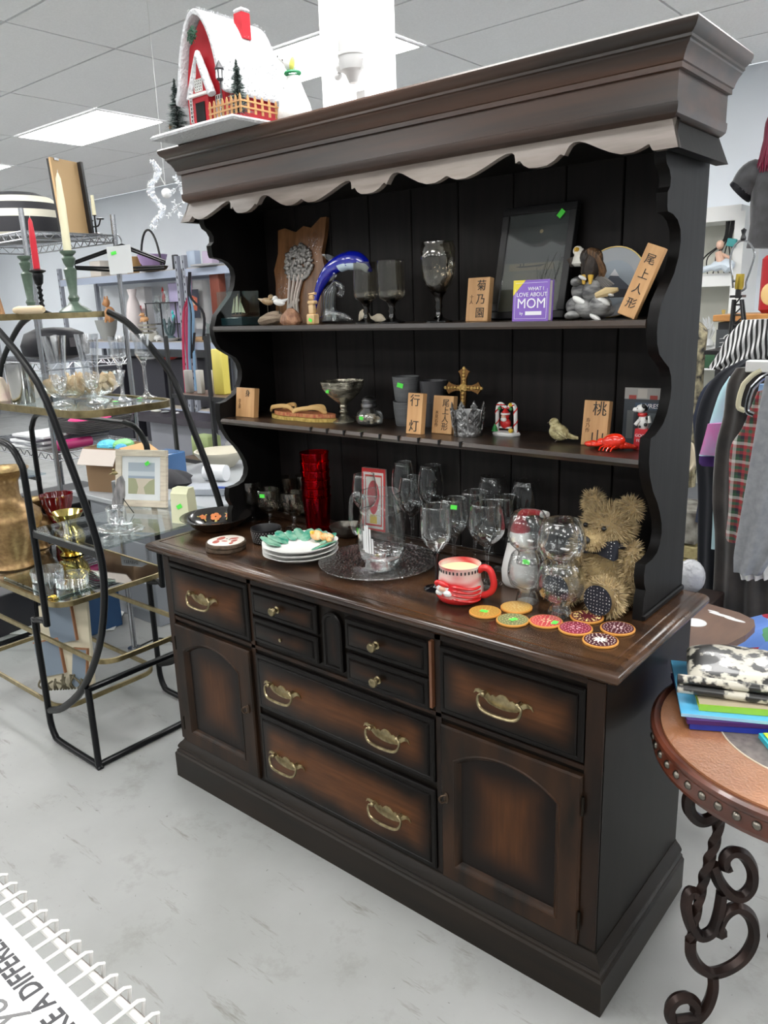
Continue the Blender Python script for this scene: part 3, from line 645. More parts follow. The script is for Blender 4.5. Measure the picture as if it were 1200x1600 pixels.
# ---- plate with mountain view
P = at(952, 497, y=.385); P.z = Z1; Rr_ = .076
t = thing('mountain_plate', 'round gilt rimmed plate with a snowy mountain behind the eagle', 'plate', P+V(0, 0, 0), rot=(-.2, 0, 0))
b = MB(); A = Matrix.Translation((0, 0, Rr_)) @ Matrix.Rotation(PI/2, 4, 'X'); b.lathe([(.03, -.004), (.05, -.002), (Rr_, .008), (Rr_, .0095), (.05, .001), (0, .001)], 40, T=A); b.build('dish', M('pale_grey_glaze', (.52, .55, .58), .2), t, 50)
b = MB(); b.tube([(Rr_*math.cos(i*PI/20), -.009, Rr_+Rr_*math.sin(i*PI/20)) for i in range(40)], .0016, 6, closed=True); b.build('gilt_rim', M('gilt', (.6, .45, .18), .3, 1), t)
art(t, -.05, .05, Rr_-.05, Rr_+.05, -.0018, [((.42, .48, .54), [(.5+.49*math.cos(i*PI/12), .5+.49*math.sin(i*PI/12)) for i in range(24)]), ((.10, .11, .14), [(.05, .35), (.95, .35), (.62, .62), (.5, .78), (.38, .62)]), ((.85, .85, .87), [(.40, .66), (.62, .64), (.5, .80)]), ((.05, .05, .06), [(.05, .36), (.95, .36), (.85, .18), (.15, .18)])])
# ---- eagle
P = at(920, 499, y=.30); P.z = Z1; Y = .30
t = thing('eagle_figurine', 'bald eagle figurine perched on a grey rock with snow', 'ornament', P)
q = lambda x, y, dy=0: LP(x, y, Y+dy, P)
kk = mpp(P)
ROCK = M('grey_painted_rock', (.07, .07, .075), .4, c2=(.36, .36, .35), scale=30, bump=.5, stretch=(1, 1, 3))
b = MB(); rnd = random.Random(9)
for cx, cy, r1, r2 in ((900, 478, 16, 16), (915, 482, 19, 16), (938, 478, 18, 18), (908, 455, 15, 17), (925, 455, 15, 20), (897, 492, 15, 8), (930, 492, 24, 8), (948, 486, 12, 10), (902, 440, 9, 8)):
    b.sph(q(cx, cy, rnd.uniform(-.01, .01)), (r1*kk, .022, r2*kk*.9), 12, 8, rot=(0, rnd.uniform(-.5, .5), 0))
b.build('rock', ROCK, t, 50)
b = MB()
for cx, cy, r1 in ((905, 470, 11), (941, 470, 12), (951, 458, 8), (930, 496, 9), (910, 434, 6)): b.sph(q(cx, cy, -.020), (r1*kk*1.2, .008, r1*kk*.45), 10, 6, rot=(0, .5, 0))
b.build('snow', M('snow_paint', (.72, .72, .70), .5), t, 50)
FE = M('eagle_feather', (.045, .028, .018), .5, c2=(.012, .009, .008), scale=90, bump=.8, stretch=(1, 1, .4)); FW = M('tawny_wing', (.20, .10, .04), .5, c2=(.05, .028, .014), scale=70, bump=.8, stretch=(3, 1, .5))
b = MB(); b.sph(q(925, 415), (.021, .020, .036), rot=(0, .35, 0)); b.sph(q(917, 405), (.017, .016, .022)); b.build('body', FE, t, 60)
b = MB(); b.sph(q(903, 392), (.0105, .010, .0105)); b.lathe([(.0075, .010), (.012, -.004), (.0165, -.020), (.010, -.026), (0, -.026)], 16, c=q(906, 396)); b.build('head', M('white_feather', (.78, .76, .70), .5, bump=.4, var=.15, scale=90), t, 60)
b = MB(); b.tube(smoothpath([q(902, 390, -.008), q(899, 389, -.015), q(898, 394, -.018)], 3), [.005, .0045, .004, .003, .0025, .0012, .0006], 8); b.build('beak', M('beak_yellow', (.65, .40, .05), .35), t)
b = MB()
for s, dy in ((1, -.012),):
    for i in range(9):
        b.tube(smoothpath([q(918+i*2, 392+i*1.0, -.014+i*.002), q(932+i*1.5, 400+i*3, -.016+i*.002), q(944-i*1.5, 420+i*2.5, -.010+i*.002)], 3), [.004, .0055, .006, .006, .0055, .004, .0012], 6, flat=(1, .5))
b.sph(q(929, 396, -.006), (.019, .012, .010), rot=(0, .5, 0)); b.build('wing', FW, t)
b = MB()
for i in range(8): b.tube(smoothpath([q(905+i, 404+i, .004), q(895-i*.2, 405+i*1.2, .002), q(885+i*1.2, 406+i*1.6, .002)], 3), [.006, .006, .006, .0055, .004, .003, .001], 6, flat=(1, .5))
b.build('wing', FE, t)
b = MB()
for i in range(6): b.tube([q(930+i*2, 432, .004), q(944+i*3, 452-i*1.5, .006)], [.005, .0018], 6)
b.build('tail', M('tail_grey', (.20, .19, .18), .5), t)
b = MB()
for x in (913, 923): b.tube([q(x, 430, -.012), q(x-1, 444, -.016)], [.006, .003], 7)
b.build('leg', M('beak_yellow'), t)
b = MB(); b.tube([q(931, 462, -.024), q(948, 456, -.022), q(966, 452, -.018)], [.006, .010, .004], 8); b.build('log', M('pale_log', (.55, .42, .22), .6, bump=.5), t)
# ================= lower shelf
P = at(458, 655, y=.29); P.z = Z2
t0 = None
for i, (cx, cy, dz, rz) in enumerate(((436, 656, 0, .25), (476, 660, .0, .1))):
    pts = [(440, 652), (505, 645)][i]
    P = at(cx+12, cy-3, z=Z2)
    t = thing('woven_sandal', ['left woven straw sandal with red straps on the lower shelf', 'right woven straw sandal with red straps beside the compote'][i], 'sandal', P+V(0, 0, 0), rotz=[-.25, .05][i], group='pair of straw sandals')
    for k_, zz in ((0, 0), (1, .012)):
        sc_ = 1-.12*k_; ol = [(.085*math.cos(a)*sc_*(1+.1*math.cos(a)), .030*math.sin(a)*sc_*(1-.14*math.cos(2*a))) for a in [j*PI/14 for j in range(28)]]
        b = MB(); b.prism([(x+.008*k_, y) for x, y in ol], zz+.0005, zz+.011, plane='xy'); b.build('sole' if k_ == 0 else 'upper', M('yellow_straw', (.62, .45, .13), .7, c2=(.42, .28, .06), scale=70, bump=.5, stretch=(1, 6, 1)) if k_ == 0 else M('red_straw', (.42, .07, .04), .6, c2=(.6, .3, .12), scale=50, stretch=(1, 6, 1)), t, 30)
    b = MB()
    for s in (-1, 1): b.tube(smoothpath([(.055, 0, .024), (.03, s*.016, .040), (-.03, s*.027, .034), (-.055, s*.022, .022)], 5), [.0055]*16, 7, flat=(1.2, .7))
    b.build('strap', M('tan_cord', (.66, .42, .16), .6), t)
P = at(462, 640, y=.40); P.z = Z2
t = thing('black_plate', 'black plate lying flat behind the straw sandals', 'plate', P)
b = MB(); b.lathe([(.04, 0), (.062, .004), (.085, .014), (.086, .016), (.062, .007), (0, .004)], 36); b.build('dish', BLACK, t, 50)
P = onz(538, 659, Z2)
t = thing('silver_compote', 'scalloped smoky glass compote on a turned foot', 'bowl', P)
CMP = M('mercury_glass', (.50, .47, .38), .18, .75, c2=(.16, .15, .12), scale=26, bump=.7, stretch=(1, 1, 3))
b = MB(); wv = lambda a, k_: 1+.05*math.sin(8*a+k_*.5)*(k_ > 9)
b.lathe([(.034, 0), (.034, .003), (.020, .010), (.009, .022), (.014, .030), (.009, .038), (.012, .046), (.010, .05), (.026, .062), (.046, .080), (.058, .098), (.063, .116), (.061, .117), (.054, .1), (.04, .082), (.02, .066), (0, .062)], 48, wob=wv); b.build('bowl', CMP, t, 50)
rsticker(t, .0545, .092, .014, -100)
P = onz(578, 664, Z2)
t = thing('glass_shaker_jar', 'small glass jar of shells with a pewter lid', 'jar', P)
b = MB(); b.lathe([(.028, 0), (.036, .006), (.038, .022), (.034, .036), (.022, .047), (.020, .053), (.018, .053), (.020, .046), (.031, .035), (.035, .022), (.033, .008), (0, .004)], 28); b.build('jar', GLR, t, 60)
b = MB(); b.lathe([(.022, .050), (.023, .053), (.023, .060), (.019, .064), (.021, .068), (.017, .075), (.010, .079), (0, .080)], 24); b.build('lid', M('pewter_lid', (.35, .35, .36), .3, 1), t)
b = MB(); rnd = random.Random(4)
for i in range(40): a = rnd.random()*6.28; r = .027*math.sqrt(rnd.random()); b.sph((r*math.cos(a), r*math.sin(a), .008+rnd.random()*.020), (.006, .005, .003), 7, 4, rot=(rnd.random(), rnd.random(), 0))
b.build('shells', M('shell_beige', (.60, .50, .38), .5, c2=(.35, .25, .15), scale=80), t)['kind'] = 'stuff'
b = MB(); b.tube(smoothpath([(.030, -.004, .040), (.046, -.006, .036), (.048, -.006, .018), (.036, -.006, .012)], 4), [.0035]*13, 7); b.build('handle', GLR, t)
rsticker(t, .0385, .024, .013, -85)
CUP = M('grey_stoneware', (.13, .135, .14), .55, var=.25, scale=4, stretch=(1, 1, 60), bump=.3)
def cup(P, label, dark=False, group='ribbed grey cups', r0=.029, r1=.037, h=.066):
    t = thing('grey_cup', label, 'cup', P, 0, group)
    b = MB(); b.lathe([(r0, 0), (r0+.002, .004), (r0+.004, .02), (r0+.006, .04), (r1, h), (r1-.003, h), (r1-.005, h-.01), (r0-.002, .008), (0, .006)], 30); b.build('body', CUP if not dark else M('dark_stoneware', (.045, .045, .05), .45, bump=.2, scale=20), t, 50); return t
P = onz(636, 664, Z2)
cup(P, 'lower grey ribbed cup, under its twin on the lower shelf'); c_ = cup(P+V(0, 0, .0665), 'upper grey ribbed cup with green sticker, stacked on its twin')
rsticker(c_, .0355, .045, .018, -78, .25)
P = at(678, 645, y=.40); P.z = Z2
for i in range(2): cup(P+V(0, 0, .056*i), ['lower dark cup behind the wooden plaques', 'upper dark cup stacked behind the wooden plaques'][i], True, 'dark cups')
# cross
P = at(722, 650, y=.375); P.z = Z2
t = thing('ornate_cross', 'ornate bronze and gold filigree cross standing at the back', 'cross', P, rot=(-.12, 0, .2)); Hc = .150
GLD = M('antique_gold', (.30, .17, .05), .4, .8, c2=(.06, .03, .012), scale=90, bump=1)
arm = [(.010, 0), (.0085, .02), (.012, .040), (.010, .043), (.0, .052)]
def crossarm(b, c, ang, L_):
    P_ = [(-.008, .0), (-.007, L_*.45), (-.012, L_*.72), (-.016, L_*.80), (-.010, L_*.88), (-.006, L_*.93), (0, L_), (.006, L_*.93), (.010, L_*.88), (.016, L_*.80), (.012, L_*.72), (.007, L_*.45), (.008, 0)]
    ca, sa = math.cos(ang), math.sin(ang); pl = [(c[0]+x*ca+y*sa, c[1]-x*sa+y*ca) for x, y in P_]
    b.prism(pl, -.004, .004)
b = MB(); c_ = (0, .108)
crossarm(b, c_, 0, .052); crossarm(b, c_, PI/2, .050); crossarm(b, c_, -PI/2, .050); crossarm(b, c_, PI, .108); b.build('cross_body', M('dark_gold_edge', (.16, .08, .025), .4, .8), t, 20)
b = MB()
for an, L_ in ((0, .052), (PI/2, .05), (-PI/2, .05), (PI, .1)):
    for r in [.014+.009*i for i in range(int((L_-.014)/.009)+1)]: b.sph((c_[0]+r*math.sin(an), -.004, c_[1]+r*math.cos(an)), (.0045, .0025, .0045), 8, 5)
b.sph((0, -.004, c_[1]), (.011, .005, .011)); b.tube([(.010*math.cos(i*PI/8), -.005, c_[1]+.010*math.sin(i*PI/8)) for i in range(16)], .0016, 6, closed=True)
b.build('filigree', M('bright_antique_gold', (.55, .36, .12), .35, .9, bump=.6, scale=150), t)
# crown holder
P = onz(731, 680, Z2)
t = thing('silver_crown_holder', 'silver leaf pattern crown candle holder', 'candle holder', P)
SIL = M('embossed_silver', (.42, .42, .42), .30, .95, c2=(.10, .10, .10), scale=60, bump=.8)
b = MB(); b.lathe([(.036, 0), (.037, .004), (.036, .012), (.034, .012), (.034, .004), (0, .003)], 32); b.build('base', SIL, t, 40)
for i in range(8):
    a = 2*PI*i/8+.2; T_ = Matrix.Rotation(a, 4, 'Z') @ Matrix.Translation((0, -.0355, .012)) @ Matrix.Rotation(.12, 4, 'X')
    leaf = [(-.010, 0), (-.014, .02), (-.0135, .045), (-.006, .058), (0, .070), (.006, .058), (.0135, .045), (.014, .02), (.010, 0)]
    b = MB(); b.prism(leaf, 0, .002, T=T_)
    for j in range(5):
        for s in (-1, 1): b.tube([T_ @ V(0, -.001, .008+j*.010), T_ @ V(s*.010, -.001, .016+j*.010)], [.0016, .0008], 5)
    b.tube([T_ @ V(0, -.001, .004), T_ @ V(0, -.001, .062)], [.002, .0008], 5); b.build('leaf', SIL, t, 30)
b = MB(); b.lathe([(.031, .004), (.033, .062), (.0325, .062), (.030, .006), (0, .006)], 30); b.build('glass_liner', M('frosted_liner', (.6, .6, .6), .4), t, 50)
# santa and candy canes
P = onz(791, 680, Z2)
t = thing('candy_cane_santa', 'little santa on a swing between two candy canes', 'ornament', P)
b = MB(); b.lathe([(.034, 0), (.036, .004), (.033, .009), (0, .011)], 24, sq=.6, wob=lambda a, k_: 1+.05*math.sin(6*a)); b.build('snow_base', M('snow_paint'), t)
for s in (-1, 1):
    pts = smoothpath([(s*.026, 0, .008), (s*.026, 0, .035), (s*.025, 0, .066), (s*.019, 0, .076), (s*.010, 0, .074), (s*.007, 0, .066)], 5)
    n = len(pts)
    for k_ in range(0, n-1, 1):
        pass
    for cidx, (nm, mt_) in enumerate((('white_cane', WHT), ('red_stripe', RED))):
        b = MB()
        if cidx == 0: b.tube(pts, .0048, 9)
        else:
            hel = []
            for i in range(n*3):
                u = i/(n*3-1)*(n-1); k_ = min(int(u), n-2); p = pts[k_].lerp(pts[k_+1], u-k_); a = u*1.25; hel.append(p+V(math.cos(a)*.0042, math.sin(a)*.0042, 0))
            b.tube(hel, .0021, 5)
        b.build('candy_cane' if cidx == 0 else 'red_stripe', mt_, t)
b = MB(); b.sph((0, -.004, .030), (.014, .011, .014)); b.sph((0, -.004, .048), .010); b.lathe([(.011, .050), (.009, .058), (.001, .068)], 14, c=(0, -.004, 0)); b.build('santa_suit', RED, t)
b = MB(); b.sph((0, -.013, .047), (.0065, .004, .0055)); b.build('santa_face', M('skin_paint', (.7, .42, .30), .5), t)
b = MB(); b.sph((0, -.013, .041), (.008, .005, .006)); b.lathe([(.0115, .052), (.0115, .056)], 14, c=(0, -.004, 0)); b.sph((0, -.004, .070), .004); b.box((0, -.004, .020), (.03, .012, .004), bev=.001); b.build('santa_trim', WHT, t)
b = MB(); b.lathe([(.009, .010), (.001, .020)], 8, c=(-.028, -.008, 0)); b.lathe([(.007, .016), (.001, .028)], 8, c=(-.028, -.008, 0)); b.sph((-.015, -.008, .066), .004); b.sph((.016, -.006, .066), .004); b.build('green_tree', M('green_paint', (.03, .25, .06), .5), t)
b = MB(); b.sph((.020, -.012, .014), .006); b.sph((.014, -.004, .076), .005); b.build('yellow_star', M('yellow_paint', (.75, .5, .04), .4), t)
# yellow bird
P = onz(873, 690, Z2)
t = thing('bird_figurine', 'speckled yellow and brown bird figurine', 'ornament', P, rotz=.15)
b = MB(); b.sph((0, 0, .022), (.024, .017, .019), 18, 12, rot=(0, .25, 0)); b.sph((-.012, 0, .044), (.0115, .011, .011), 14, 9); b.sph((-.007, 0, .034), (.014, .013, .012))
b.build('body', M('speckled_yellow', (.66, .60, .34), .5, c2=(.30, .24, .10), scale=95, bump=.5), t, 60)
b = MB(); b.tube([(.014, 0, .018), (.034, 0, .012), (.046, 0, .011)], [.009, .005, .0035], 8, flat=(1, .6)); b.build('tail', M('speckled_yellow'), t)
b = MB()
for i in range(6): b.tube([(-.008+i*.004, -.0155, .030-i*.002), (.010+i*.003, -.0165, .018-i*.0015)], [.003, .0012], 5)
b.build('wing', M('brown_speckle', (.22, .17, .08), .5, c2=(.6, .55, .3), scale=140), t)
b = MB(); b.tube([(-.022, 0, .044), (-.029, 0, .042)], [.003, .0005], 6); b.sph((-.017, -.008, .047), .0016); b.build('beak', M('dark_beak', (.08, .06, .04), .4), t)
b = MB(); b.tube([(-.002, -.006, .006), (-.006, -.008, .001)], .0018, 5); b.tube([(-.002, .006, .006), (-.006, .008, .001)], .0018, 5); b.build('foot', M('dark_beak'), t)
# lobster
P = onz(950, 702, Z2)
t = thing('red_lobster', 'shiny red lobster figurine on the lower shelf', 'ornament', P, rotz=-.1)
LR = M('lobster_red', (.75, .03, .01), .15, coat=.6)
b = MB(); b.sph((.012, 0, .018), (.028, .016, .018), 18, 10, rot=(0, -.25, 0)); b.sph((-.016, .002, .013), (.014, .011, .010))
for i in range(6): b.sph((.030+i*.004, .004+i*.004, .012-i*.001), (.010-i*.0008, .012-i*.001, .009-i*.001), 10, 6)
b.build('shell', LR, t, 60)
for s in (-1, 1):
    b = MB(); b.tube(smoothpath([(-.010, s*.008, .012), (-.022, s*.016, .010), (-.034, s*.012, .009)], 4), [.004]*9, 7); b.sph((-.042, s*.009, .009), (.013, .007, .006), rot=(0, 0, s*.3)); b.sph((-.047, s*.002, .010), (.009, .004, .004), rot=(0, 0, -s*.3)); b.build('claw', LR, t)
b = MB()
for i in range(4):
    for s in (-1, 1): b.tube([(i*.008, s*.012, .010), (i*.009-.004, s*.024, .008), (i*.009-.006, s*.028, .001)], .0016, 5)
b.build('leg', LR, t)
# bookshop print block
P = at(1001, 672, y=.39); P.z = Z2
t = thing('bookshop_picture', 'small dark photo block of a bookshop front behind the dog', 'picture', P, rot=(-.08, 0, .12))
Wp, Hp = .082, .125
MB().box((0, .006, Hp/2), (Wp, .012, Hp), bev=.0015).build('block', M('dark_block', (.03, .035, .04), .25), t)
art(t, -Wp/2, Wp/2, 0, Hp, -.0005, [((.035, .045, .055), SQ), ((.32, .31, .29), rct(0, .80, 1, 1)), ((.45, .42, .38), rct(.35, .82, .6, .98)), ((.30, .04, .03), rct(.12, .80, .32, .87)), ((.30, .04, .03), rct(.68, .80, .88, .87)), ((.04, .075, .12), rct(.30, .62, 1, .74)), ((.12, .13, .13), rct(.1, .1, .28, .6)), ((.015, .02, .022), rct(.34, .05, .62, .58)), ((.10, .12, .13), rct(.68, .15, .95, .56))])
text('sign_lettering', 'LIVRES', .014, M('white_print'), t, (.016, -.003, Hp*.68))
# dalmatian in a stocking
P = onz(1003, 702, Z2)
t = thing('dog_in_stocking', 'black and white spotted dog figurine in a red stocking', 'ornament', P)
b = MB(); b.loft([[(-.016, -.010, 0), (.016, -.010, 0), (.016, .010, 0), (-.016, .010, 0)], [(-.014, -.009, .045), (.018, -.009, .045), (.018, .009, .045), (-.014, .009, .045)]]); b.build('stocking', M('stocking_red', (.6, .02, .03), .5), t)
text('stocking_lettering', 'GOOD', .009, wt, t, (.001, -.0102, .031)); text('stocking_lettering', 'FELLA', .008, wt, t, (.001, -.0105, .020))
DW = M('dog_white', (.80, .80, .78), .3)
b = MB(); b.sph((0, 0, .058), (.012, .010, .020)); b.sph((-.006, -.004, .088), (.0095, .008, .009)); b.sph((-.015, -.008, .086), (.007, .005, .005)); b.tube([(.006, -.006, .066), (.016, -.010, .072), (.018, -.010, .060)], .0038, 7); b.tube([(-.006, -.008, .064), (-.012, -.014, .054)], .0038, 7); b.build('dog_body', DW, t, 60)
b = MB()
for p, s in (((-.020, -.009, .087), .0028), ((.002, -.006, .094), .005), ((.001, .004, .088), .006), ((.012, -.011, .070), .004), ((.008, -.008, .055), .004), ((-.004, -.009, .050), .003), ((-.010, -.011, .089), .0012)): b.sph(p, s, 8, 5)
b.build('black_spots', BLACK, t); b = MB(); b.lathe([(.009, .072), (.0105, .075), (.009, .079)], 14, c=(-.002, -.001, 0)); b.build('red_scarf', RED, t)
# ================================================================== COUNTER
# black painted bowl
P = onz(339, 826, Z3)
t = thing('painted_tole_bowl', 'wide black bowl with painted flowers at the counter left end', 'bowl', P, rotz=.93)
b = MB(); b.lathe([(.045, 0), (.060, .004), (.085, .022), (.108, .040), (.112, .042), (.112, .044), (.106, .043), (.083, .026), (.060, .009), (0, .007)], 48); b.build('bowl', M('black_tole', (.014, .012, .011), .18, coat=.6), t, 50)
fl = M('orange_petal', (.65, .2, .06), .5); gn = M('gold_leaf_paint', (.45, .35, .10), .5)
b = MB(); b.mi = 0
for cx, cy, s_ in ((.0, .074, 1.7), (-.040, .068, 1.1), (.042, .066, 1.1), (-.01, -.01, 1.2), (.02, .005, .9)):
    rr = math.hypot(cx, cy); z = .0085 if rr < .06 else .009+(rr-.06)*.76
    n_ = V(-cx, -cy, 0).normalized()*(.62 if rr > .06 else 0)+V(0, 0, 1); T_ = Matrix.Translation((cx, cy, z+.0015)) @ n_.to_track_quat('Z', 'Y').to_matrix().to_4x4()
    for k_ in range(5):
        a = k_*2*PI/5; b.mi = 0; b.sph((.006*s_*math.cos(a), .006*s_*math.sin(a), 0), (.005*s_, .005*s_, .0006), 8, 4, T=T_)
    b.mi = 1
    for k_ in range(3): a = k_*2.1+.5; b.sph((.017*s_*math.cos(a), .013*s_*math.sin(a), 0), (.007*s_, .0025*s_, .0005), 8, 4, rot=(0, 0, a), T=T_)
b.build('painted_flowers', [fl, gn], t)
# wood slice coasters
P = onz(353, 857, Z3)
for i in range(2):
    t = thing('wood_slice_coaster', ['lower bark edged wood slice coaster near the black bowl', 'upper wood slice coaster painted with a red and white poppy'][i], 'coaster', P+V(.004*i, 0, .0125*i), rotz=i*.3, group='wood slice coasters')
    wv = lump(1, 1, 1, 11+i, amp=.03)
    b = MB(); b.lathe([(.056, 0), (.058, .003), (.0575, .010), (.055, .0122), (.0, .0123)], 40, wob=lambda a, k_, f=wv: f(a, 0)); b.build('bark', M('bark', (.10, .065, .04), .8, bump=.8, var=.5, scale=60), t)
    b = MB(); b.lathe([(.0, .0124), (.053, .0125), (.052, .0130), (0, .0131)][::1], 40, wob=lambda a, k_, f=wv: f(a, 0)); b.build('painted_face', M('white_paint_face', (.72, .68, .62), .4), t)
    if i:
        b = MB()
        for x, y, r in ((-.025, .012, .018), (.012, .024, .014), (-.02, -.022, .017), (.025, .004, .013), (.0, -.008, .010), (.03, -.02, .010)): b.sph((x, y, .0131), (r, r*.6, .0006), 10, 4, rot=(0, 0, x*60))
        b.build('poppy_paint', M('poppy_red', (.38, .05, .02), .4), t)
        b = MB()
        for x, y in ((-.005, .012), (.008, .006)): b.sph((x, y, .0136), (.003, .003, .0006), 8, 4)
        b.build('poppy_centre', INK, t)
# black beaded votive
P = onz(417, 846, Z3)
t = thing('black_beaded_cup', 'low black cup with silvery beadwork pattern', 'cup', P)
b = MB(); b.lathe([(.036, 0), (.040, .004), (.045, .038), (.046, .044), (.044, .044), (.042, .038), (.037, .008), (0, .006)], 36); b.build('cup', BLACK, t, 50)
b = MB()
for j in range(6):
    for i in range(30): a = 2*PI*(i+.5*(j % 2))/30; r = .0408+.005*j/6; b.box((r*math.cos(a), r*math.sin(a), .006+.006*j), (.0012, .0035, .0030), rot=(0, 0, a))
b.build('beading', M('bead_grey', (.35, .35, .34), .3, .6), t, 0)['kind'] = 'stuff'
# smoked stem glasses left
for px, py, top, R, lab in ((395, 812, 752, .035, 'leftmost of the dark footed dessert glasses'), (422, 820, 764, .038, 'dark footed dessert glass with a green sticker, second from left'), (460, 824, 769, .037, 'dark footed dessert glass nearest the red tumblers')):
    P = onz(px, py, Z3); H = hz(P, top)
    t = thing('dessert_glass', lab, 'glass', P, 0, 'dark footed dessert glasses'); zb = H*.35
    b = MB(); b.lathe([(.004, zb), (R*.55, zb+.003), (R*.9, zb+.012), (R, zb+.03), (R*.98, H), (R*.93, H), (R*.95, zb+.03), (R*.5, zb+.006), (0, zb+.005)], 30); b.build('bowl', SMK, t, 60)
    b = MB(); b.lathe([(.026, 0), (.026, .002), (.010, .006), (.0045, .014), (.005, zb*.7), (.012, zb)], 24); b.build('stem', GLR, t, 60)
    if px == 422: rsticker(t, R*.985, H-.014, .017, -70, 0)
for px, top, lab in ((425, 745, 'dark tumbler at the back left corner of the counter'), (452, 742, 'dark tumbler standing behind the footed glasses')):
    P = at(px, 800, y=.345); P.z = Z3; P.y = .43 if px < 440 else .425; 
    t = thing('dark_tumbler', lab, 'glass', P, 0, 'dark tumblers at the back'); b = MB(); H = hz(P, top); b.lathe([(.028, 0), (.030, .004), (.034, H), (.032, H), (.028, .008), (0, .007)], 26); b.build('body', SMK, t, 60)
# red tumblers
P = onz(497, 812, Z3); P.y = .34; P = V(at(497, 820, y=.335).x, .335, Z3)
RG = glass('ruby_glass', (.86, .10, .16), .16, .5, rough=.08, gcol=(.9, .05, .10)); Hs = hz(P, 706)
for i in range(6):
    t = thing('red_tumbler', ['ruby red tumbler at the bottom of its stack', 'ruby red tumbler second from the bottom of the stack', 'ruby red tumbler third from the bottom of the stack', 'ruby red tumbler fourth from the bottom of the stack', 'ruby red tumbler just under the topmost one', 'topmost ruby red tumbler of the stack'][i], 'cup', P+V(0, 0, i*(Hs-.115)/5), 0, 'stacked ruby red tumblers')
    b = MB(); b.lathe([(.033, 0), (.034, .003), (.043, .112), (.0445, .113), (.0445, .115), (.0425, .115), (.0325, .008), (0, .006)], 36); b.build('body', RG, t, 60)
# stack of plates
P = onz(470, 870, Z3)
for i in range(3):
    t = thing('white_plate', ['bottom white plate of the stack of three', 'middle white plate of the stack of three', 'top plate of the stack with green leaves and orange flower'][i], 'plate', P+V(0, 0, i*.0125), 0, 'stack of three side plates')
    b = MB(); b.lathe([(.050, 0), (.055, .002), (.056, .003), (.080, .008), (.104, .019), (.1055, .021), (.102, .0212), (.080, .0115), (.060, .0065), (0, .006)], 56, wob=lambda a, k_: 1+.012*math.sin(9*a)*(k_ > 3)); b.build('dish', WHT, t, 50)
GRN = M('leaf_green_glaze', (.03, .25, .17), .25, c2=(.28, .48, .36), scale=38)
b = MB(); rnd = random.Random(6)
for i in range(13):
    a = .15+i*.32; r0 = .074+.01*(i % 2); z = .0135+.003; s_ = rnd.uniform(.8, 1.2)
    T_ = Matrix.Translation((r0*math.cos(a), r0*math.sin(a), z+.001*(i % 3))) @ Matrix.Rotation(a+rnd.uniform(-.6, .6), 4, 'Z') @ Matrix.Rotation(-.35, 4, 'Y')
    b.sph((0, 0, 0), (.030*s_, .016*s_, .0022), 10, 4, T=T_)
b.build('leaf_relief', GRN, t)
b = MB(); b.sph((.012, .055, .026), (.022, .016, .014)); b.sph((.040, .058, .025), (.016, .014, .011)); b.sph((.066, .048, .024), (.015, .008, .008), rot=(0, 0, -.5)); b.sph((.052, .066, .025), (.014, .010, .009)); b.build('flower_relief', M('orange_glaze', (.75, .28, .05), .25, c2=(.8, .62, .35), scale=50), t)
b = MB(); b.sph((.005, .044, .036), (.007, .006, .005)); b.build('flower_centre', M('yellow_paint'), t)
# small dark bowl
P = onz(542, 838, Z3)
t = thing('small_pewter_bowl', 'small dull pewter bowl with a wavy rim beside the pitcher', 'bowl', P)
b = MB(); b.lathe([(.020, 0), (.030, .004), (.044, .022), (.050, .036), (.047, .036), (.041, .022), (.028, .008), (0, .006)], 40, wob=lambda a, k_: 1+.06*math.sin(5*a)*(k_ > 1)); b.build('bowl', M('dull_pewter', (.16, .15, .13), .35, .8, bump=.3, scale=30), t, 50)
# red and white card box
P = at(583, 815, y=.428); P.z = Z3
t = thing('red_picture_card', 'white box with a red fruit picture and red border behind the pitcher', 'box', P, rot=(-.06, 0, .12)); Wc, Hcx = .085, hz(P, 733)
MB().box((0, .012, Hcx/2), (Wc, .022, Hcx), bev=.001).build('box', M('white_card', (.68, .66, .62), .5), t)
art(t, -Wc/2, Wc/2, 0, Hcx, .0005, [((.62, .04, .04), SQ), ((.75, .72, .68), rct(.08, .06, .92, .94)), ((.62, .05, .04), rct(.14, .1, .86, .9)), ((.76, .73, .68), rct(.18, .13, .82, .87)), ((.60, .05, .07), [(.5+.27*math.cos(q_)*(.8 if math.sin(q_) < 0 else 1), .55+.27*math.sin(q_)) for q_ in [i*PI/8 for i in range(16)]]), ((.7, .5, .08), rct(.35, .14, .65, .28))])
# glass platter
P = onz(591, 884, Z3)
t = thing('glass_platter', 'large round textured clear glass platter under the pitcher', 'platter', P)
PLT = M('pressed_glass', (.55, .55, .53), .12, spec=1)
m_, tr_, bs_ = nt('textured_platter_glass'); setp(bs_, Base_Color=(.9, .92, .92, 1), Roughness=.12, IOR=1.45); bs_.inputs['Transmission Weight'].default_value = 0
tr_.nodes.remove(bs_); o_ = tr_.nodes['Material Output']; a_ = tr_.nodes.new('ShaderNodeBsdfTransparent'); g_ = tr_.nodes.new('ShaderNodeBsdfGlossy'); g_.inputs['Roughness'].default_value = .18
x_ = tr_.nodes.new('ShaderNodeMixShader'); x_.inputs[0].default_value = .42; n_ = tr_.nodes.new('ShaderNodeTexVoronoi'); n_.inputs['Scale'].default_value = 130; tc_ = tr_.nodes.new('ShaderNodeTexCoord'); tr_.links.new(tc_.outputs['Object'], n_.inputs['Vector'])
bp_ = tr_.nodes.new('ShaderNodeBump'); bp_.inputs['Strength'].default_value = .9; bp_.inputs['Distance'].default_value = .004; tr_.links.new(n_.outputs['Distance'], bp_.inputs['Height']); tr_.links.new(bp_.outputs[0], g_.inputs['Normal'])
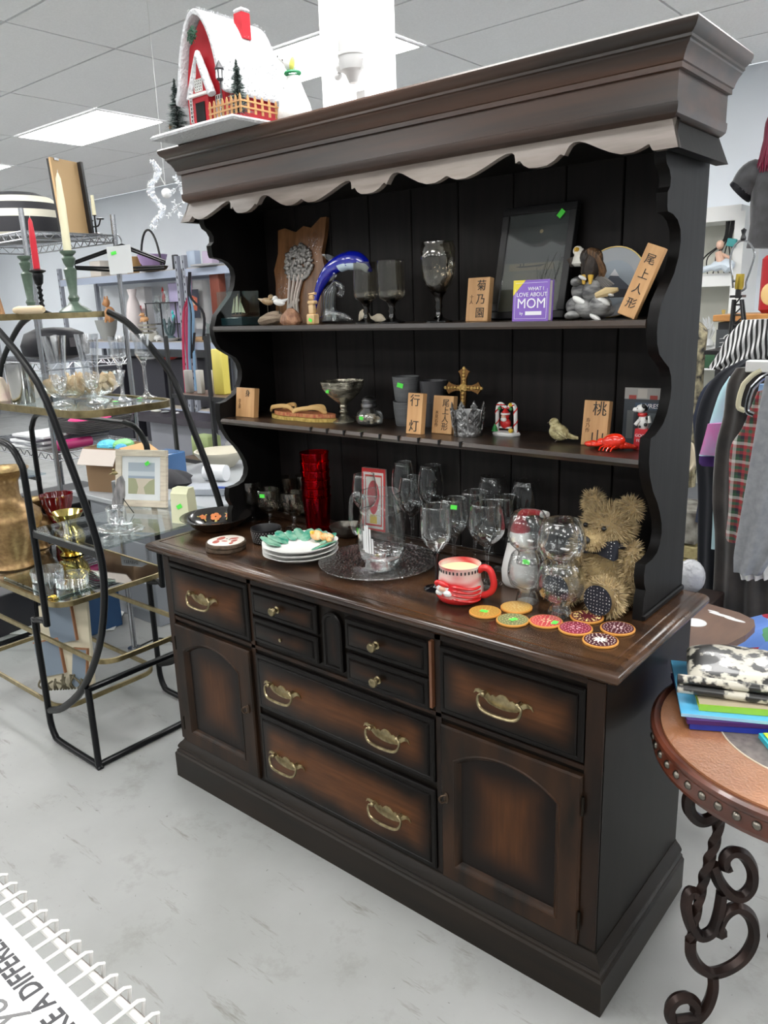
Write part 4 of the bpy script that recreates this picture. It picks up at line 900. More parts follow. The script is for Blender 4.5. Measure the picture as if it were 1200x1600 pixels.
tr_.links.new(a_.outputs[0], x_.inputs[1]); tr_.links.new(g_.outputs[0], x_.inputs[2]); tr_.links.new(x_.outputs[0], o_.inputs[0])
b = MB(); b.lathe([(.075, .0005), (.080, .003), (.11, .008), (.150, .014), (.157, .015), (.157, .018), (.150, .0165), (.11, .011), (.080, .006), (0, .0045)], 72); b.build('dish', m_, t, 50)
b = MB()
for r_, z_ in ((.157, .0165), (.060, .0055), (.068, .0055), (.052, .0055)): b.tube([(r_*math.cos(i*PI/30), r_*math.sin(i*PI/30), z_) for i in range(60)], .0013, 6, closed=True)
b.build('rim_rings', GLR, t, 60)
# pitcher
P = onz(598, 885, Z3+.0055); H = hz(P, 768)
t = thing('glass_pitcher', 'large clear glass pitcher with ribbed band and curved handle', 'pitcher', P)
b = MB(); o_ = [(.046, 0), (.048, .003), (.048, .020), (.050, .024), (.058, .034), (.062, .06), (.062, .10), (.059, .13), (.054, .148), (.054, .152), (.057, .156), (.056, .165), (.052, .172), (.053, H)]
b.lathe(o_+[(.051, H), (.050, .172), (.052, .152), (.057, .13), (.060, .09), (.059, .045), (.050, .028), (.030, .022), (0, .021)], 48); b.build('body', GL, t, 60)
b = MB(); b.lathe([(.0, .001), (.046, .001), (.0475, .004), (.0475, .019), (.044, .021), (0, .020)], 40); b.build('thick_base', GLR, t, 60)
hd = V(at(560, 830, y=P.y).x-P.x, 0, 0).normalized()
b = MB(); b.tube(smoothpath([(-.050, -.004, .178), (-.068, -.008, .190), (-.086, -.010, .182), (-.095, -.010, .155), (-.096, -.010, .12), (-.088, -.008, .085), (-.078, -.006, .078)], 5), [.0062]*10+[.0058]*12+[.0055]*9, 10); b.build('handle', GLR, t, 60)
for z_ in (.152, H): b = MB(); b.tube([((.0545 if z_ < .16 else .052)*math.cos(i*PI/24), (.0545 if z_ < .16 else .052)*math.sin(i*PI/24), z_) for i in range(48)], .0013, 6, closed=True); b.build('rim', GLR, t, 60)
b = MB()
T_ = Matrix.Rotation(-.35, 4, 'Z')
for x_, z0_, z1_ in ((-.012, .06, .11), (-.004, .055, .125), (.005, .055, .128), (.013, .055, .12), (.020, .055, .095)): b.box((x_+.008, -math.sqrt(.0625**2-(x_+.008)**2)-.0004, (z0_+z1_)/2), (.0082, .001, z1_-z0_), T=T_ @ Matrix.Translation((.016, .004, 0)))
b.build('white_decal', M('white_decal', (.75, .75, .75), .4), t, 0)
rsticker(t, .0622, .100, .016, -140, 1.3)
# wine glasses
WG = [('wine_glass', 683, 920, 790, .038, 'wine glass with etched bowl and thin black stem', SMKD, .9, None, .56),
      ('wine_glass', 710, 885, 779, .036, 'wine glass with a green sticker, just right of the black stemmed one', None, .88, None, .52),
      ('wine_glass', 761, 912, 786, .044, 'wide clear wine glass in front, between the mug handle and the pitcher', None, .88, None, .55),
      ('wine_glass', 752, 880, 768, .038, 'clear wine glass directly behind the wide front one', None, .88, None, .55),
      ('wine_glass', 790, 888, 776, .034, 'narrow clear wine glass behind the snowman', None, .9, None, .55),
      ('wine_glass', 645, 853, 745, .037, 'tall tulip glass on the right of the pitcher', None, .78, None, .58),
      ('brandy_glass', 770, None, 744, .045, 'large brandy glass at the back, left of the pair', None, .72, .425, .62),
      ('brandy_glass', 822, None, 751, .045, 'large brandy glass at the back above the snowman', None, .72, .425, .62),
      ('tulip_glass', 633, None, 722, .034, 'tulip glass against the back boards, left one', None, .76, .42, .56),
      ('tulip_glass', 675, None, 727, .038, 'tulip glass against the back boards, right one', None, .76, .42, .56),
      ('tulip_glass', 573, None, 741, .037, 'tulip glass standing in front of the red card box', None, .8, .345, .56)]
for nm, px, py, top, R, lab, foot, rim, Y, bw in WG:
    if py: P = onz(px, py, Z3)
    else: P = at(px, 850, y=Y); P.z = Z3
    if py == 885: P.y = .262; P.x = at(710, 890, y=.262).x
    if py == 880: P.y = .332
    g = goblet(nm, lab, 'glass', P, hz(P, top), R, 'clear stemmed glasses', None, foot if foot is None else M('black_stem_glass', (.005, .005, .006), .08, coat=1), bowl=bw, rim=rim)
    if py == 885: rsticker(g, R*rim+.001, hz(P, top)-.014, .016, -55)
# stacked round tumblers
for px, py, H2, R, labs in ((824, 940, .20, .046, ('lower bubble tumbler of the left stacked pair', 'upper bubble tumbler of the left stacked pair')), (875, 960, .20, .051, ('lower bubble tumbler of the right stacked pair, near the bear', 'upper bubble tumbler of the right stacked pair, near the bear'))):
    P = onz(px, py, Z3); Ht = hz(P, 800 if px < 850 else 812); h1 = Ht*.56
    for i in range(2):
        t = thing('bubble_tumbler', labs[i], 'glass', P+V(0, 0, i*(Ht-h1)), 0, 'stacked bubble tumblers')
        o_ = [(.026, 0), (.027, .003), (.024, .018), (.022, .026), (.028, .034), (R*.86, .046), (R*.98, .062), (R, .074), (R*.96, .090), (R*.82, h1-.006), (R*.72, h1)]
        inn = [(R*.69, h1), (R*.79, h1-.008), (R*.93, .090), (R*.97, .074), (R*.94, .062), (R*.8, .048), (.020, .036), (0, .033)]
        b = MB(); b.lathe(o_+inn, 40); b.build('bowl', GL, t, 60)
        b = MB(); b.lathe([(0, .0012), (.024, .0012), (.0255, .004), (.022, .018), (.0195, .028), (0, .030)], 32); b.build('thick_foot', GLR, t, 60)
    if px < 850: rsticker(t, .0245, .010, .016, -70)
# snowman
P = onz(812, 914, Z3); P.y = .285; P.x = at(812, 910, y=.285).x
t = thing('snowman_figure', 'white snowman figure with a bent red hat behind the bubble tumblers', 'ornament', P)
SW = M('snowman_white', (.75, .74, .72), .5)
b = MB(); b.lathe([(.038, 0), (.043, .008), (.0445, .035), (.039, .065), (.033, .090), (.028, .115), (.023, .135), (.012, .144), (0, .146)], 28); b.build('body', SW, t, 60)
b = MB(); b.lathe([(.024, .134), (.024, .140), (.020, .148), (.014, .160), (.010, .168)], 20); b.tube(smoothpath([(0, 0, .160), (.008, -.002, .178), (.030, -.006, .186), (.052, -.01, .189), (.066, -.012, .188)], 4), [.012, .012, .011, .011, .010, .010, .009, .009, .008, .008, .008, .007, .007, .007, .006, .006, .006], 10); b.build('red_hat', M('felt_red', (.33, .01, .02), .8), t)
b = MB(); b.tube([(.064, -.012, .188), (.080, -.015, .188)], [.009, .008], 9); b.build('hat_tip', SW, t)
b = MB(); b.sph((-.014, -.030, .112), .0028); b.sph((.004, -.033, .112), .0028); b.sph((-.004, -.045, .040), .003); b.build('coal_dots', BLACK, t)
b = MB(); b.tube([(.010, -.030, .104), (.016, -.042, .106)], [.004, .001], 6); b.build('carrot_nose', M('carrot', (.75, .35, .12), .5), t)
# santa mug
P = onz(719, 936, Z3); H = hz(P, 880)
t = thing('santa_mug', 'red and white painted santa mug with a big red handle', 'mug', P, rotz=.2)
b = MB(); b.lathe([(.040, 0), (.048, .004), (.055, .018), (.055, .034), (.050, .048), (.047, H-.008), (.049, H), (.0465, H), (.045, H-.01), (.047, .04), (.050, .02), (.040, .008), (0, .007)], 44); b.mi = 0
MG = M('mug_paint', (.78, .75, .68), .18, c2=(.55, .015, .02), scale=11, stretch=(1, 1, 2.6), detail=1)
mg = b.build('body', MG, t, 60)
b = MB(); b.lathe([(.0405, .0005), (.050, .0045), (.0562, .016), (.056, .018), (.0555, .018)], 44); b.build('red_foot', RED, t, 60)
b = MB()
for i in range(34): a = 2*PI*i/34; b.box((.0485*math.cos(a), .0485*math.sin(a), H-.010), (.001, .0035, .007), rot=(0, 0, a))
b.build('black_rim_marks', BLACK, t, 0)['kind'] = 'stuff'
b = MB()
for j in range(4):
    pts = [((.0562)*math.cos(a), (.0562)*math.sin(a), .016+.010*j+.004*math.sin(3*a)) for a in [-1.5+i*.12 for i in range(12)]]; b.tube(pts, [.001]+[.0032]*10+[.001], 6)
b.build('red_stripes', RED, t)
b = MB(); b.sph((-.020, -.047, .040), (.018, .008, .014)); b.sph((-.030, -.044, .028), (.012, .008, .008)); b.sph((-.008, -.052, .030), (.012, .006, .008)); b.build('santa_beard', WHT, t)
b = MB(); b.sph((-.021, -.054, .040), (.009, .004, .006)); b.build('santa_face', M('skin_paint'), t); b = MB(); b.sph((-.021, -.051, .051), (.017, .006, .006), rot=(0, .3, 0)); b.sph((-.034, -.046, .050), (.010, .006, .008)); b.build('santa_cap', RED, t)
b = MB(); b.lathe([(.045, H-.012), (.0452, H-.012), (.0, H-.0125)], 40); b.build('cream_inside', M('cream_glaze', (.75, .72, .42), .3), t)
b = MB(); b.tube(smoothpath([(.046, 0, H-.012), (.058, 0, H-.003), (.074, 0, H-.008), (.083, 0, .052), (.078, 0, .032), (.062, 0, .020), (.052, 0, .018)], 5), [.0078]*31, 12); b.build('handle', RED, t, 60)
# painted coasters
cs = [(758, 958, (.42, .22, .04), (.55, .40, .12), 'ochre coaster with a green sticker, nearest the mug', 1), (807, 951, (.50, .28, .05), (.6, .45, .2), 'ochre dotted coaster second from the mug, at the back', 0), (801, 971, (.16, .17, .07), (.55, .5, .25), 'olive coaster with a green sticker', 1), (853, 973, (.48, .05, .06), (.7, .5, .3), 'red dotted coaster with a green sticker in the middle', 2), (917, 966, (.11, .012, .02), (.75, .60, .25), 'coaster with yellow daisy petals beside the bear', 0), (899, 984, (.22, .015, .04), (.65, .35, .4), 'crimson coaster with pink dots', 0), (965, 984, (.07, .012, .022), (.6, .5, .5), 'dark plum dotted coaster under the bear foot side', 0), (938, 1003, (.06, .012, .022), (.8, .75, .65), 'dark coaster with white flower, nearest the counter edge', 0)]
ORG = M('coaster_edge', (.60, .27, .05), .4)
for n_c, (px, py, c1, c2_, lab, st) in enumerate(cs):
    P = onz(px, py, Z3); r = .0355
    t = thing('painted_coaster', lab, 'coaster', P, rotz=n_c*.5, group='painted round coasters')
    b = MB(); b.lathe([(r-.001, 0), (r, .001), (r, .004), (r-.001, .005), (0, .005)], 36); b.build('disc', ORG, t)
    b = MB(); b.lathe([(0, .0051), (r-.003, .0051), (r-.003, .0054), (0, .0054)], 36); b.build('painted_face', M('coaster_%d' % n_c, c1, .3), t)
    b = MB(); b2 = MB()
    for ring, cnt, s_ in ((.028, 22, .0016), (.022, 14, .0018), (.015, 10, .0018)):
        for i in range(cnt): a = 2*PI*i/cnt+ring*90; b.sph((ring*math.cos(a), ring*math.sin(a), .0054), (s_, s_, .0007), 6, 3)
    petals = 10 if n_c in (4, 7) else 6
    for i in range(petals):
        a = 2*PI*i/petals; rr_ = .024 if n_c == 4 else .008; T_ = Matrix.Rotation(a, 4, 'Z'); b2.sph((rr_, 0, .0056), (.0065 if n_c in (4, 7) else .004, .0022, .0008), 8, 4, T=T_)
    b.build('dots', M('coaster_dot_%d' % n_c, c2_, .4), t, 0)['kind'] = 'stuff'; b2.build('petals', M('coaster_dot_%d' % n_c), t)['kind'] = 'stuff'
    if st: sticker(t, (0, -.004 if st == 1 else -.022, .0066), (0, 0, .2), .017)
# ---------------------------------------------------------------- teddy bear
P = V(-.150, .335, Z3)
bear = thing('teddy_bear', 'shaggy golden teddy bear with a dark dotted bow sitting at the counter end', 'toy', P, rotz=-.12); bear.scale = (1.12,)*3
FUR = M('bear_plush', (.42, .31, .15), .9, c2=(.27, .19, .09), scale=30); FURT = M('bear_fur', (.62, .48, .26), .85, c2=(.36, .26, .12), scale=45, sheen=.3)
blobs = [('torso', [((0, 0, .070), (.052, .045, .066)), ((0, -.006, .045), (.056, .048, .045))], 900), ('head', [((0, -.012, .152), (.048, .046, .042)), ((0, -.058, .134), (.024, .034, .021))], 1300),
         ('ear', [((-.042, -.004, .192), (.019, .011, .019))], 300), ('ear', [((.042, -.004, .192), (.019, .011, .019))], 300),
         ('arm', [((-.058, -.020, .080), (.020, .022, .048))], 420), ('arm', [((.058, -.020, .080), (.020, .022, .048))], 420),
         ('leg', [((-.044, -.060, .028), (.027, .052, .026)), ((-.046, -.105, .036), (.033, .018, .036))], 700), ('leg', [((.046, -.060, .028), (.027, .052, .026)), ((.050, -.105, .036), (.036, .018, .036))], 800)]
rnd = random.Random(12)
for nm, ells, cnt in blobs:
    b = MB()
    for c_, r_ in ells: b.sph(c_, r_, 18, 12)
    part = b.build(nm, FUR, bear, 60)
    f = MB(); tot = sum(r[0]*r[2] for _, r in ells)
    for c_, r_ in ells:
        for _ in range(int(cnt*2.2*r_[0]*r_[2]/tot)):
            u = rnd.uniform(-1, 1); a = rnd.uniform(0, 2*PI); s_ = math.sqrt(1-u*u); n_ = V(s_*math.cos(a), s_*math.sin(a), u)
            if nm == 'leg' and c_[1] < -.1 and n_.y < -.55: continue
            p = V(c_[0]+r_[0]*n_.x, c_[1]+r_[1]*n_.y, c_[2]+r_[2]*n_.z); g_ = V(n_.x/r_[0], n_.y/r_[1], n_.z/r_[2]).normalized()
            if p.z < .004: continue
            ln = rnd.uniform(.007, .014)*(.45 if nm == 'head' and c_[2] < .14 else 1); dr = (g_+V(rnd.uniform(-.5, .5), rnd.uniform(-.5, .5), rnd.uniform(-.9, .1))).normalized()
            sd = dr.cross(g_+V(.01, .02, .03)).normalized()*.0011; m1 = p+g_*ln*.45+dr*ln*.2; tip = p+g_*ln*.6+dr*ln*.7; tip.z = max(tip.z, .001)
            q0, q1, q2, q3 = p-sd, p+sd, m1+sd*.8, m1-sd*.8
            vs = [f.bm.verts.new(v_) for v_ in (q0, q1, q2, q3, tip)]; f.bm.faces.new((vs[0], vs[1], vs[2], vs[3])); f.bm.faces.new((vs[3], vs[2], vs[4]))
    fo = f.build('fur', FURT, part, 0); fo['kind'] = 'stuff'
b = MB(); b.sph((0, -.094, .140), (.0110, .008, .0085)); b.build('nose', BLACK, bear)
b = MB(); b.tube([(0, -.094, .134), (0, -.090, .122)], .0014, 5); b.build('mouth', BLACK, bear)
for s in (-1, 1): MB().sph((s*.021, -.062, .160), .0055, 10, 6).build('eye', M('eye_black', (.005, .005, .005), .1), bear)
def dotted(name, scale=150, base=(.008, .010, .02)):
    if name in MATS: return MATS[name]
    m, t_, bs = nt(name); tc = t_.nodes.new('ShaderNodeTexCoord'); v = t_.nodes.new('ShaderNodeTexVoronoi'); v.inputs['Scale'].default_value = scale; v.inputs['Randomness'].default_value = .25
    r = t_.nodes.new('ShaderNodeValToRGB'); r.color_ramp.interpolation = 'CONSTANT'; r.color_ramp.elements[0].color = (.7, .7, .7, 1); r.color_ramp.elements[1].color = c4(base); r.color_ramp.elements[1].position = .17
    t_.links.new(tc.outputs['Object'], v.inputs['Vector']); t_.links.new(v.outputs['Distance'], r.inputs[0]); t_.links.new(r.outputs[0], bs.inputs['Base Color']); bs.inputs['Roughness'].default_value = .7; MATS[name] = m; return m
DOT = dotted('dotted_navy_cloth')
for s in (-1, 1):
    b = MB(); b.loft([[(.0, -.054, .102), (0, -.060, .112), (0, -.060, .124), (0, -.054, .124)], [(s*.014, -.050, .104), (s*.014, -.064, .104), (s*.014, -.064, .130), (s*.014, -.050, .130)], [(s*.040, -.046, .096), (s*.040, -.058, .096), (s*.040, -.058, .137), (s*.040, -.046, .137)], [(s*.044, -.048, .100), (s*.044, -.054, .100), (s*.044, -.054, .133), (s*.044, -.048, .133)]]); b.build('bow_loop', DOT, bear, 60)
    b = MB(); b.prism([(.030*math.cos(i*PI/10), .036+.030*math.sin(i*PI/10)) for i in range(20)], 0, .003, T=Matrix.Translation((s*.048, -.1255, 0))); b.build('foot_pad', DOT, bear)
b = MB(); b.sph((0, -.060, .118), (.007, .007, .009)); b.tube([(.045*math.cos(i*PI/12), -.012+.043*math.sin(i*PI/12), .122) for i in range(24)], .006, 7, closed=True); b.build('bow_knot', DOT, bear)
for o_ in kids(bear):
    if o_.name.split('.')[0] in ('head', 'ear', 'nose', 'eye', 'mouth'): o_.rotation_euler = (0, 0, -.03)
# ================================================================== ON TOP OF THE HUTCH
ZT = 1.9163
P = V(-1.19, .185, ZT)
vil = thing('christmas_village_house', 'snowy red christmas house with fence, lamp post and two trees on top of the hutch', 'ornament', P)
SNOW = M('fluffy_snow', (.62, .63, .65), .9, bump=.6, bscale=120)
b = MB(); bx = [(-.185, -.115), (.02, -.12), (.155, -.118), (.162, .10), (0, .12), (-.18, .10)]
b.loft([[(x*1.0, y, z) for x, y in bx] if z == 0 else [(x*k_, y*k_, z) for x, y in bx] for z, k_ in ((0.0005, 1), (.006, 1.02), (.012, .98), (.013, .9))]); b.build('snow_base', SNOW, vil, 20)
hx0, hx1 = at(300, 200, y=.12).x-P.x, at(357, 190, y=.12).x-P.x; yf, yb_ = -.070, .105; zb = .012
hw = (hx1-hx0)/2; hcx = (hx0+hx1)/2; HR = M('house_red', (.50, .008, .02), .6, var=.2, scale=20)
hs = .120; pk = .245
gpoly = [(-hw, 0), (hw, 0), (hw, hs*.62), (hw*.92, hs), (hw*.66, pk*.78), (0, pk), (-hw*.66, pk*.78), (-hw*.92, hs), (-hw, hs*.62)]
b = MB(); b.prism([(hcx+x, zb+z) for x, z in gpoly], yf, yb_); b.build('house_walls', HR, vil, 0)
ro = [(hw+.024, hs*.50), (hw+.006, hs*.80), (hw*.98, hs+.02), (hw*.74, pk*.82), (hw*.35, pk+.004), (0, pk+.016)]
full = [(-x, z) for x, z in ro]+[(x, z) for x, z in ro[::-1][1:]]
th_ = .016
lp = []
for y in (yf-.022, yf-.018, yb_+.012, yb_+.016):
    kx = 0 if y in (yf-.018, yb_+.012) else .004
    out_ = []; inn_ = []
    for i, (x, z) in enumerate(full):
        n_ = V(x, max(z-.06, .02)).normalized(); out_.append((hcx+x+n_.x*(th_-kx)*.6, y, zb+z+n_.y*(th_-kx)*.6)); inn_.append((hcx+x-n_.x*(th_-kx)*.5, y, zb+z-n_.y*(th_-kx)*.5))
    lp.append(out_+inn_[::-1])
b = MB(); b.loft(lp); rf = b.build('snow_roof', SNOW, vil, 60)
sub = rf.modifiers.new('round', 'SUBSURF'); sub.levels = 1; sub.render_levels = 2
f = MB(); rnd = random.Random(8)
for i in range(2600):
    u = rnd.random()*(len(full)-1); k_ = int(u); x = full[k_][0]+(full[k_+1][0]-full[k_][0])*(u-k_); z = full[k_][1]+(full[k_+1][1]-full[k_][1])*(u-k_)
    y = rnd.uniform(yf-.022, yb_+.014); n_ = V(x, 0, max(z-.06, .02)).normalized(); p = V(hcx+x, y, zb+z)+n_*.009; d_ = (n_+V(rnd.uniform(-.6, .6), rnd.uniform(-.6, .6), rnd.uniform(-.6, .6))).normalized(); sd = d_.cross(V(.3, .5, .2)).normalized()*.0013
    vs = [f.bm.verts.new(v_) for v_ in (p-sd, p+sd, p+d_*rnd.uniform(.004, .009))]; f.bm.faces.new(vs)
f.build('snow_fluff', SNOW, rf, 0)['kind'] = 'stuff'
b = MB(); b.box((hcx+.045, .03, zb+pk-.005), (.030, .028, .060)); b.build('chimney', HR, vil, 0); b = MB(); b.box((hcx+.045, .03, zb+pk+.030), (.034, .032, .012), bev=.005); b.build('chimney_snow', SNOW, vil)
WHP = M('white_paint_wood', (.8, .8, .78), .5)
# porch with its own little roof
px_ = hcx+hw*.05; pw = hw*.42
b = MB(); b.prism([(px_-pw, zb), (px_+pw, zb), (px_+pw, zb+.085), (px_, zb+.150), (px_-pw, zb+.085)], yf-.022, yf); b.build('porch', HR, vil, 0)
b = MB(); b.tube([(px_-pw-.012, yf-.018, zb+.066), (px_-pw*.6, yf-.018, zb+.118), (px_, yf-.018, zb+.162), (px_+pw*.7, yf-.018, zb+.112), (px_+pw+.012, yf-.018, zb+.066)], .011, 9); b.build('porch_snow', SNOW, vil, 60)
b = MB(); b.box((px_, yf-.0235, zb+.030), (pw*1.1, .003, .046)); b.build('door_opening', M('void_black'), vil, 0)
def win(cx, cz, w_, h_, y, nx, nz):
    b = MB(); b.box((cx, y, cz), (w_, .002, h_)); o_ = b.build('window', M('void_black'), vil, 0); b = MB()
    for i in range(nx+1): b.box((cx-w_/2+w_*i/nx, y-.0015, cz), (.0022, .003, h_+.002))
    for i in range(nz+1): b.box((cx, y-.0015, cz-h_/2+h_*i/nz), (w_+.002, .003, .0022))
    b.build('muntins', WHP, o_, 0)
win(px_, zb+.092, pw*.9, .026, yf-.023, 4, 4); win(hcx-hw*.68, zb+.046, hw*.34, .056, yf-.001, 3, 6); win(hcx+hw*.72, zb+.040, hw*.3, .050, yf-.001, 3, 5)
b = MB(); b.box((px_, yf-.026, zb+.070), (pw*2.1, .012, .006)); b.build('door_hood', WHP, vil, 0)
b = MB()
for i in range(140): a = rnd.random()*6.28; r = rnd.uniform(.004, .021); b.sph((hcx+r*math.cos(a)*.9, yf-.028+rnd.uniform(-.004, .004), zb+.205+r*math.sin(a)), (.0036, .0012, .0012), 5, 3, rot=(0, rnd.random()*3, rnd.random()*3))
b.build('wreath', M('dark_pine', (.02, .09, .05), .7), vil, 0)['kind'] = 'stuff'
def brushtree(parent, c, h, r, seed):
    rnd = random.Random(seed); f = MB()
    for i in range(2200):
        u = rnd.random()**.8; z = h*.08+h*.9*u; rr = r*(1-u)**.85*(.75+.25*math.sin(u*40))+.0015; a = rnd.random()*2*PI; d_ = V(math.cos(a), math.sin(a), rnd.uniform(-.35, .1)); p = V(c[0], c[1], c[2]+z); e = p+d_*rr; q1 = rnd.uniform(0, PI); sd = (V(-d_.y, d_.x, 0)*math.cos(q1)+V(0, 0, 1)*math.sin(q1))*.0010
        vs = [f.bm.verts.new(v_) for v_ in (p-sd, p+sd, e)]; f.mi = 1 if rnd.random() < .25 else 0; fc = f.bm.faces.new(vs); fc.material_index = f.mi
    tr = MB().tube([c, (c[0], c[1], c[2]+h*.98)], .0012, 5).build('bottle_brush_tree', M('tree_wire', (.1, .1, .08), .5, .5), parent)
    f.build('needles', [M('pine_needle', (.045, .075, .065), .8), M('frosted_needle', (.45, .5, .5), .8)], tr, 0)['kind'] = 'stuff'
q = at(279, 205, y=.13)-P; brushtree(vil, (q.x, q.y, zb), .145, .044, 1)
q = at(375, 185, y=.105)-P; brushtree(vil, (q.x, q.y, zb), .130, .042, 2)
q = at(347, 165, y=.09)-P; b = MB(); b.tube([(q.x, q.y, zb), (q.x, q.y, zb+.085)], .002, 6); b.lathe([(.0035, .085), (.008, .088), (.011, .112), (.012, .113), (.006, .122), (.001, .132)], 6, c=(q.x, q.y, zb)); b.build('lamp_post', M('lamp_iron', (.03, .03, .035), .5), vil, 0)
b = MB()
for i in range(6): a = (i+.5)*PI/3; b.box((q.x+.0088*math.cos(a), q.y+.0088*math.sin(a), zb+.100), (.0012, .006, .018), rot=(0, 0, a))
b.build('lamp_glass', M('lamp_frost', (.75, .76, .78), .4), vil, 0)
FW_ = M('fence_wood', (.55, .30, .12), .6)
def picket(x, y, ang): MB().prism([(-.0035, 0), (.0035, 0), (.0035, .034), (0, .041), (-.0035, .034)], -.001, .001).build('fence_picket', FW_, vil, 0, loc=(x, y, zb), rot=(0, 0, ang))
c0 = at(330, 178, y=.075)-P; c1 = at(376, 176, y=.072)-P; c2_ = V(.150, .06, 0)
for i in range(8): u = i/7; picket(c0.x+(c1.x-c0.x)*u, -.112, 0)
for i in range(7): u = (i+1)/7; picket(c1.x+.002, -.112+.16*u, PI/2)
for z_ in (.012, .026): b = MB(); b.box(((c0.x+c1.x)/2, -.1135, zb+z_), (c1.x-c0.x+.008, .0015, .004)); b.box((c1.x+.0035, -.032, zb+z_), (.0015, .165, .004)); b.build('fence_rail', FW_, vil, 0)
MB().box((-.176, -.05, zb+.018), (.006, .02, .036), bev=.002).build('signpost', M('brown_post', (.25, .13, .05), .7), vil)
# dog
P = at(461, 182, y=.20); P.z = ZT
t = thing('white_dog_figurine', 'white dog figurine with a green collar gazing up beside the snowy house', 'ornament', P)
DWH = M('dog_plaster', (.84, .84, .82), .5, bump=.3, bscale=60)
b = MB(); b.lathe([(.046, 0), (.050, .012), (.044, .035), (.032, .06), (.022, .085), (.018, .10), (0, .104)], 24, sq=.75); b.sph((-.028, -.012, .014), (.014, .012, .014)); b.tube([(-.016, -.016, .07), (-.024, -.024, .006)], [.012, .008], 8); b.build('body', DWH, t, 60)
b = MB(); b.sph((-.002, -.004, .128), (.018, .016, .018)); b.tube([(-.008, -.006, .132), (-.030, -.014, .146)], [.012, .006], 10); b.build('head', DWH, t, 60)
b = MB(); b.sph((.012, -.012, .124), (.007, .006, .015), rot=(0, .3, 0)); b.build('ear', M('yellow_green_ear', (.72, .70, .15), .5), t)
b = MB(); b.tube([(.020*math.cos(i*PI/9), .017*math.sin(i*PI/9), .107) for i in range(18)], .004, 6, closed=True); b.build('green_collar', M('green_collar_paint', (.03, .25, .10), .5), t)
b = MB(); b.sph((-.033, -.015, .147), .0035); b.sph((-.014, -.018, .136), .0018); b.build('nose', BLACK, t)
# white display box, not a lamp: its glow is added for brightness
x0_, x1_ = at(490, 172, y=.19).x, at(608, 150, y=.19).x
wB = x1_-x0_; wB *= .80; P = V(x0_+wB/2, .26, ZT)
t = thing('white_display_box', 'tall white display box with an added glow standing on the hutch top', 'lamp', P)
MB().box((0, -.010, .15), (wB, .055, .30), bev=.003).build('frosted_box', emis('added_glow_acrylic', (1, 1, 1), 1.6), t)
b = MB(); b.lathe([(.0, .05), (.012, .052), (.020, .070), (.030, .078), (.034, .095), (.034, .105), (.036, .107), (.036, .112), (.034, .114), (.034, .2), (0, .2)], 28, c=(.022, -.050, 0)); b.box((.042, -.048, .085), (.035, .02, .022)); b.build('relief_column', M('plaster_relief', (.62, .62, .62), .7), t)
b = MB(); b.sph((-.020, -.044, .095), (.018, .01, .013)); b.build('relief_flower', M('plaster_relief'), t); b = MB(); b.sph((-.034, -.042, .078), (.012, .006, .009)); b.build('relief_bud', M('plaster_relief'), t); b = MB(); b.box((.040, -.044, .024), (.026, .012, .018)); b.build('relief_foot', M('plaster_relief'), t)
b = MB(); b.box((.030, -.045, .008), (.05, .012, .014)); b.build('peach_label', M('peach_card', (.75, .55, .42), .6), t, 0)
# ================================================================== GLASS AND BRASS ETAGERE
IRON = M('black_enamel_tube', (.005, .0055, .0065), .30, spec=.22); BRT = M('brass_trim', (.36, .29, .15), .35, .9, var=.3, scale=40)
eta = thing('curved_etagere', 'black tubular display stand with bowed ends and brass rimmed glass shelves', 'shelf', (-2.345, .07, 0))
EX, EY = -2.345, .07; y0e, y1e = -.23, .23
arc = [(.351, .118), (.461, .166), (.617, .287), (.757, .472), (.829, .658), (.834, .799), (.781, .948), (.711, 1.094), (.612, 1.277), (.417, 1.427), (.285, 1.478)]
foot = [(.647, .296), (.647, .02), (.640, .010), (.400, .010), (.362, .022), (.344, .06), (.341, .12), (.341, .44), (.350, .462), (.415, .478), (.432, .50), (.432, .95), (.418, 1.02), (.37, 1.066), (.30, 1.08)]
for yy in (y0e, y1e):
    for s in (1, -1):
        MB().tube(smoothpath([(s*x, yy, z) for x, z in arc], 4), .0120, 8, flat=(1.1, .9)).build('bow', IRON, eta, 50)
        MB().tube(smoothpath([(s*x, yy, z) for x, z in foot], 3), .0112, 8).build('leg_loop', IRON, eta, 50)
        MB().box((s*.625, yy, .785), (.405, .014, .020)).build('shelf_rail', IRON, eta)
    MB().tube([(-.30, yy, 1.08), (.30, yy, 1.08)], .0092, 8).build('crossbar', IRON, eta)
for s in (1, -1):
    for z in (.012, .29): MB().box((s*.647, 0, z), (.018, y1e-y0e, .018), bev=.003).build('side_rail', IRON, eta)
def rrect(x0, x1, ya_, yb_, r, z, n=6):
    P_ = []
    for cx, cy, a0 in ((x1-r, ya_+r, -PI/2), (x1-r, yb_-r, 0), (x0+r, yb_-r, PI/2), (x0+r, ya_+r, PI)):
        for i in range(n+1): a = a0+PI/2*i/n; P_.append((cx+r*math.cos(a), cy+r*math.sin(a), z))
    return P_
def ring(x, ya_, yb_, z, r=.06, h=.020, sheet=None, nm='brass_rim', th=.005):
    b = MB(); b.tube(rrect(-x, x, ya_, yb_, r, z), 1, 4, closed=True, flat=(h*.72, .006)); b.build(nm, BRT, eta, 30)
    if sheet: b = MB(); b.loft([[(p[0], p[1], zz) for p in rrect(-x+.006, x-.006, ya_+.006, yb_-.006, r, z)] for zz in (z+.002, z+.002+th)]); b.build('glass_sheet', sheet, eta, 0)
TG = glass('shelf_glass', (.88, .93, .92), .10, .7); MIRR = glass('dark_shelf_glass', (.30, .33, .33), .30, .5)
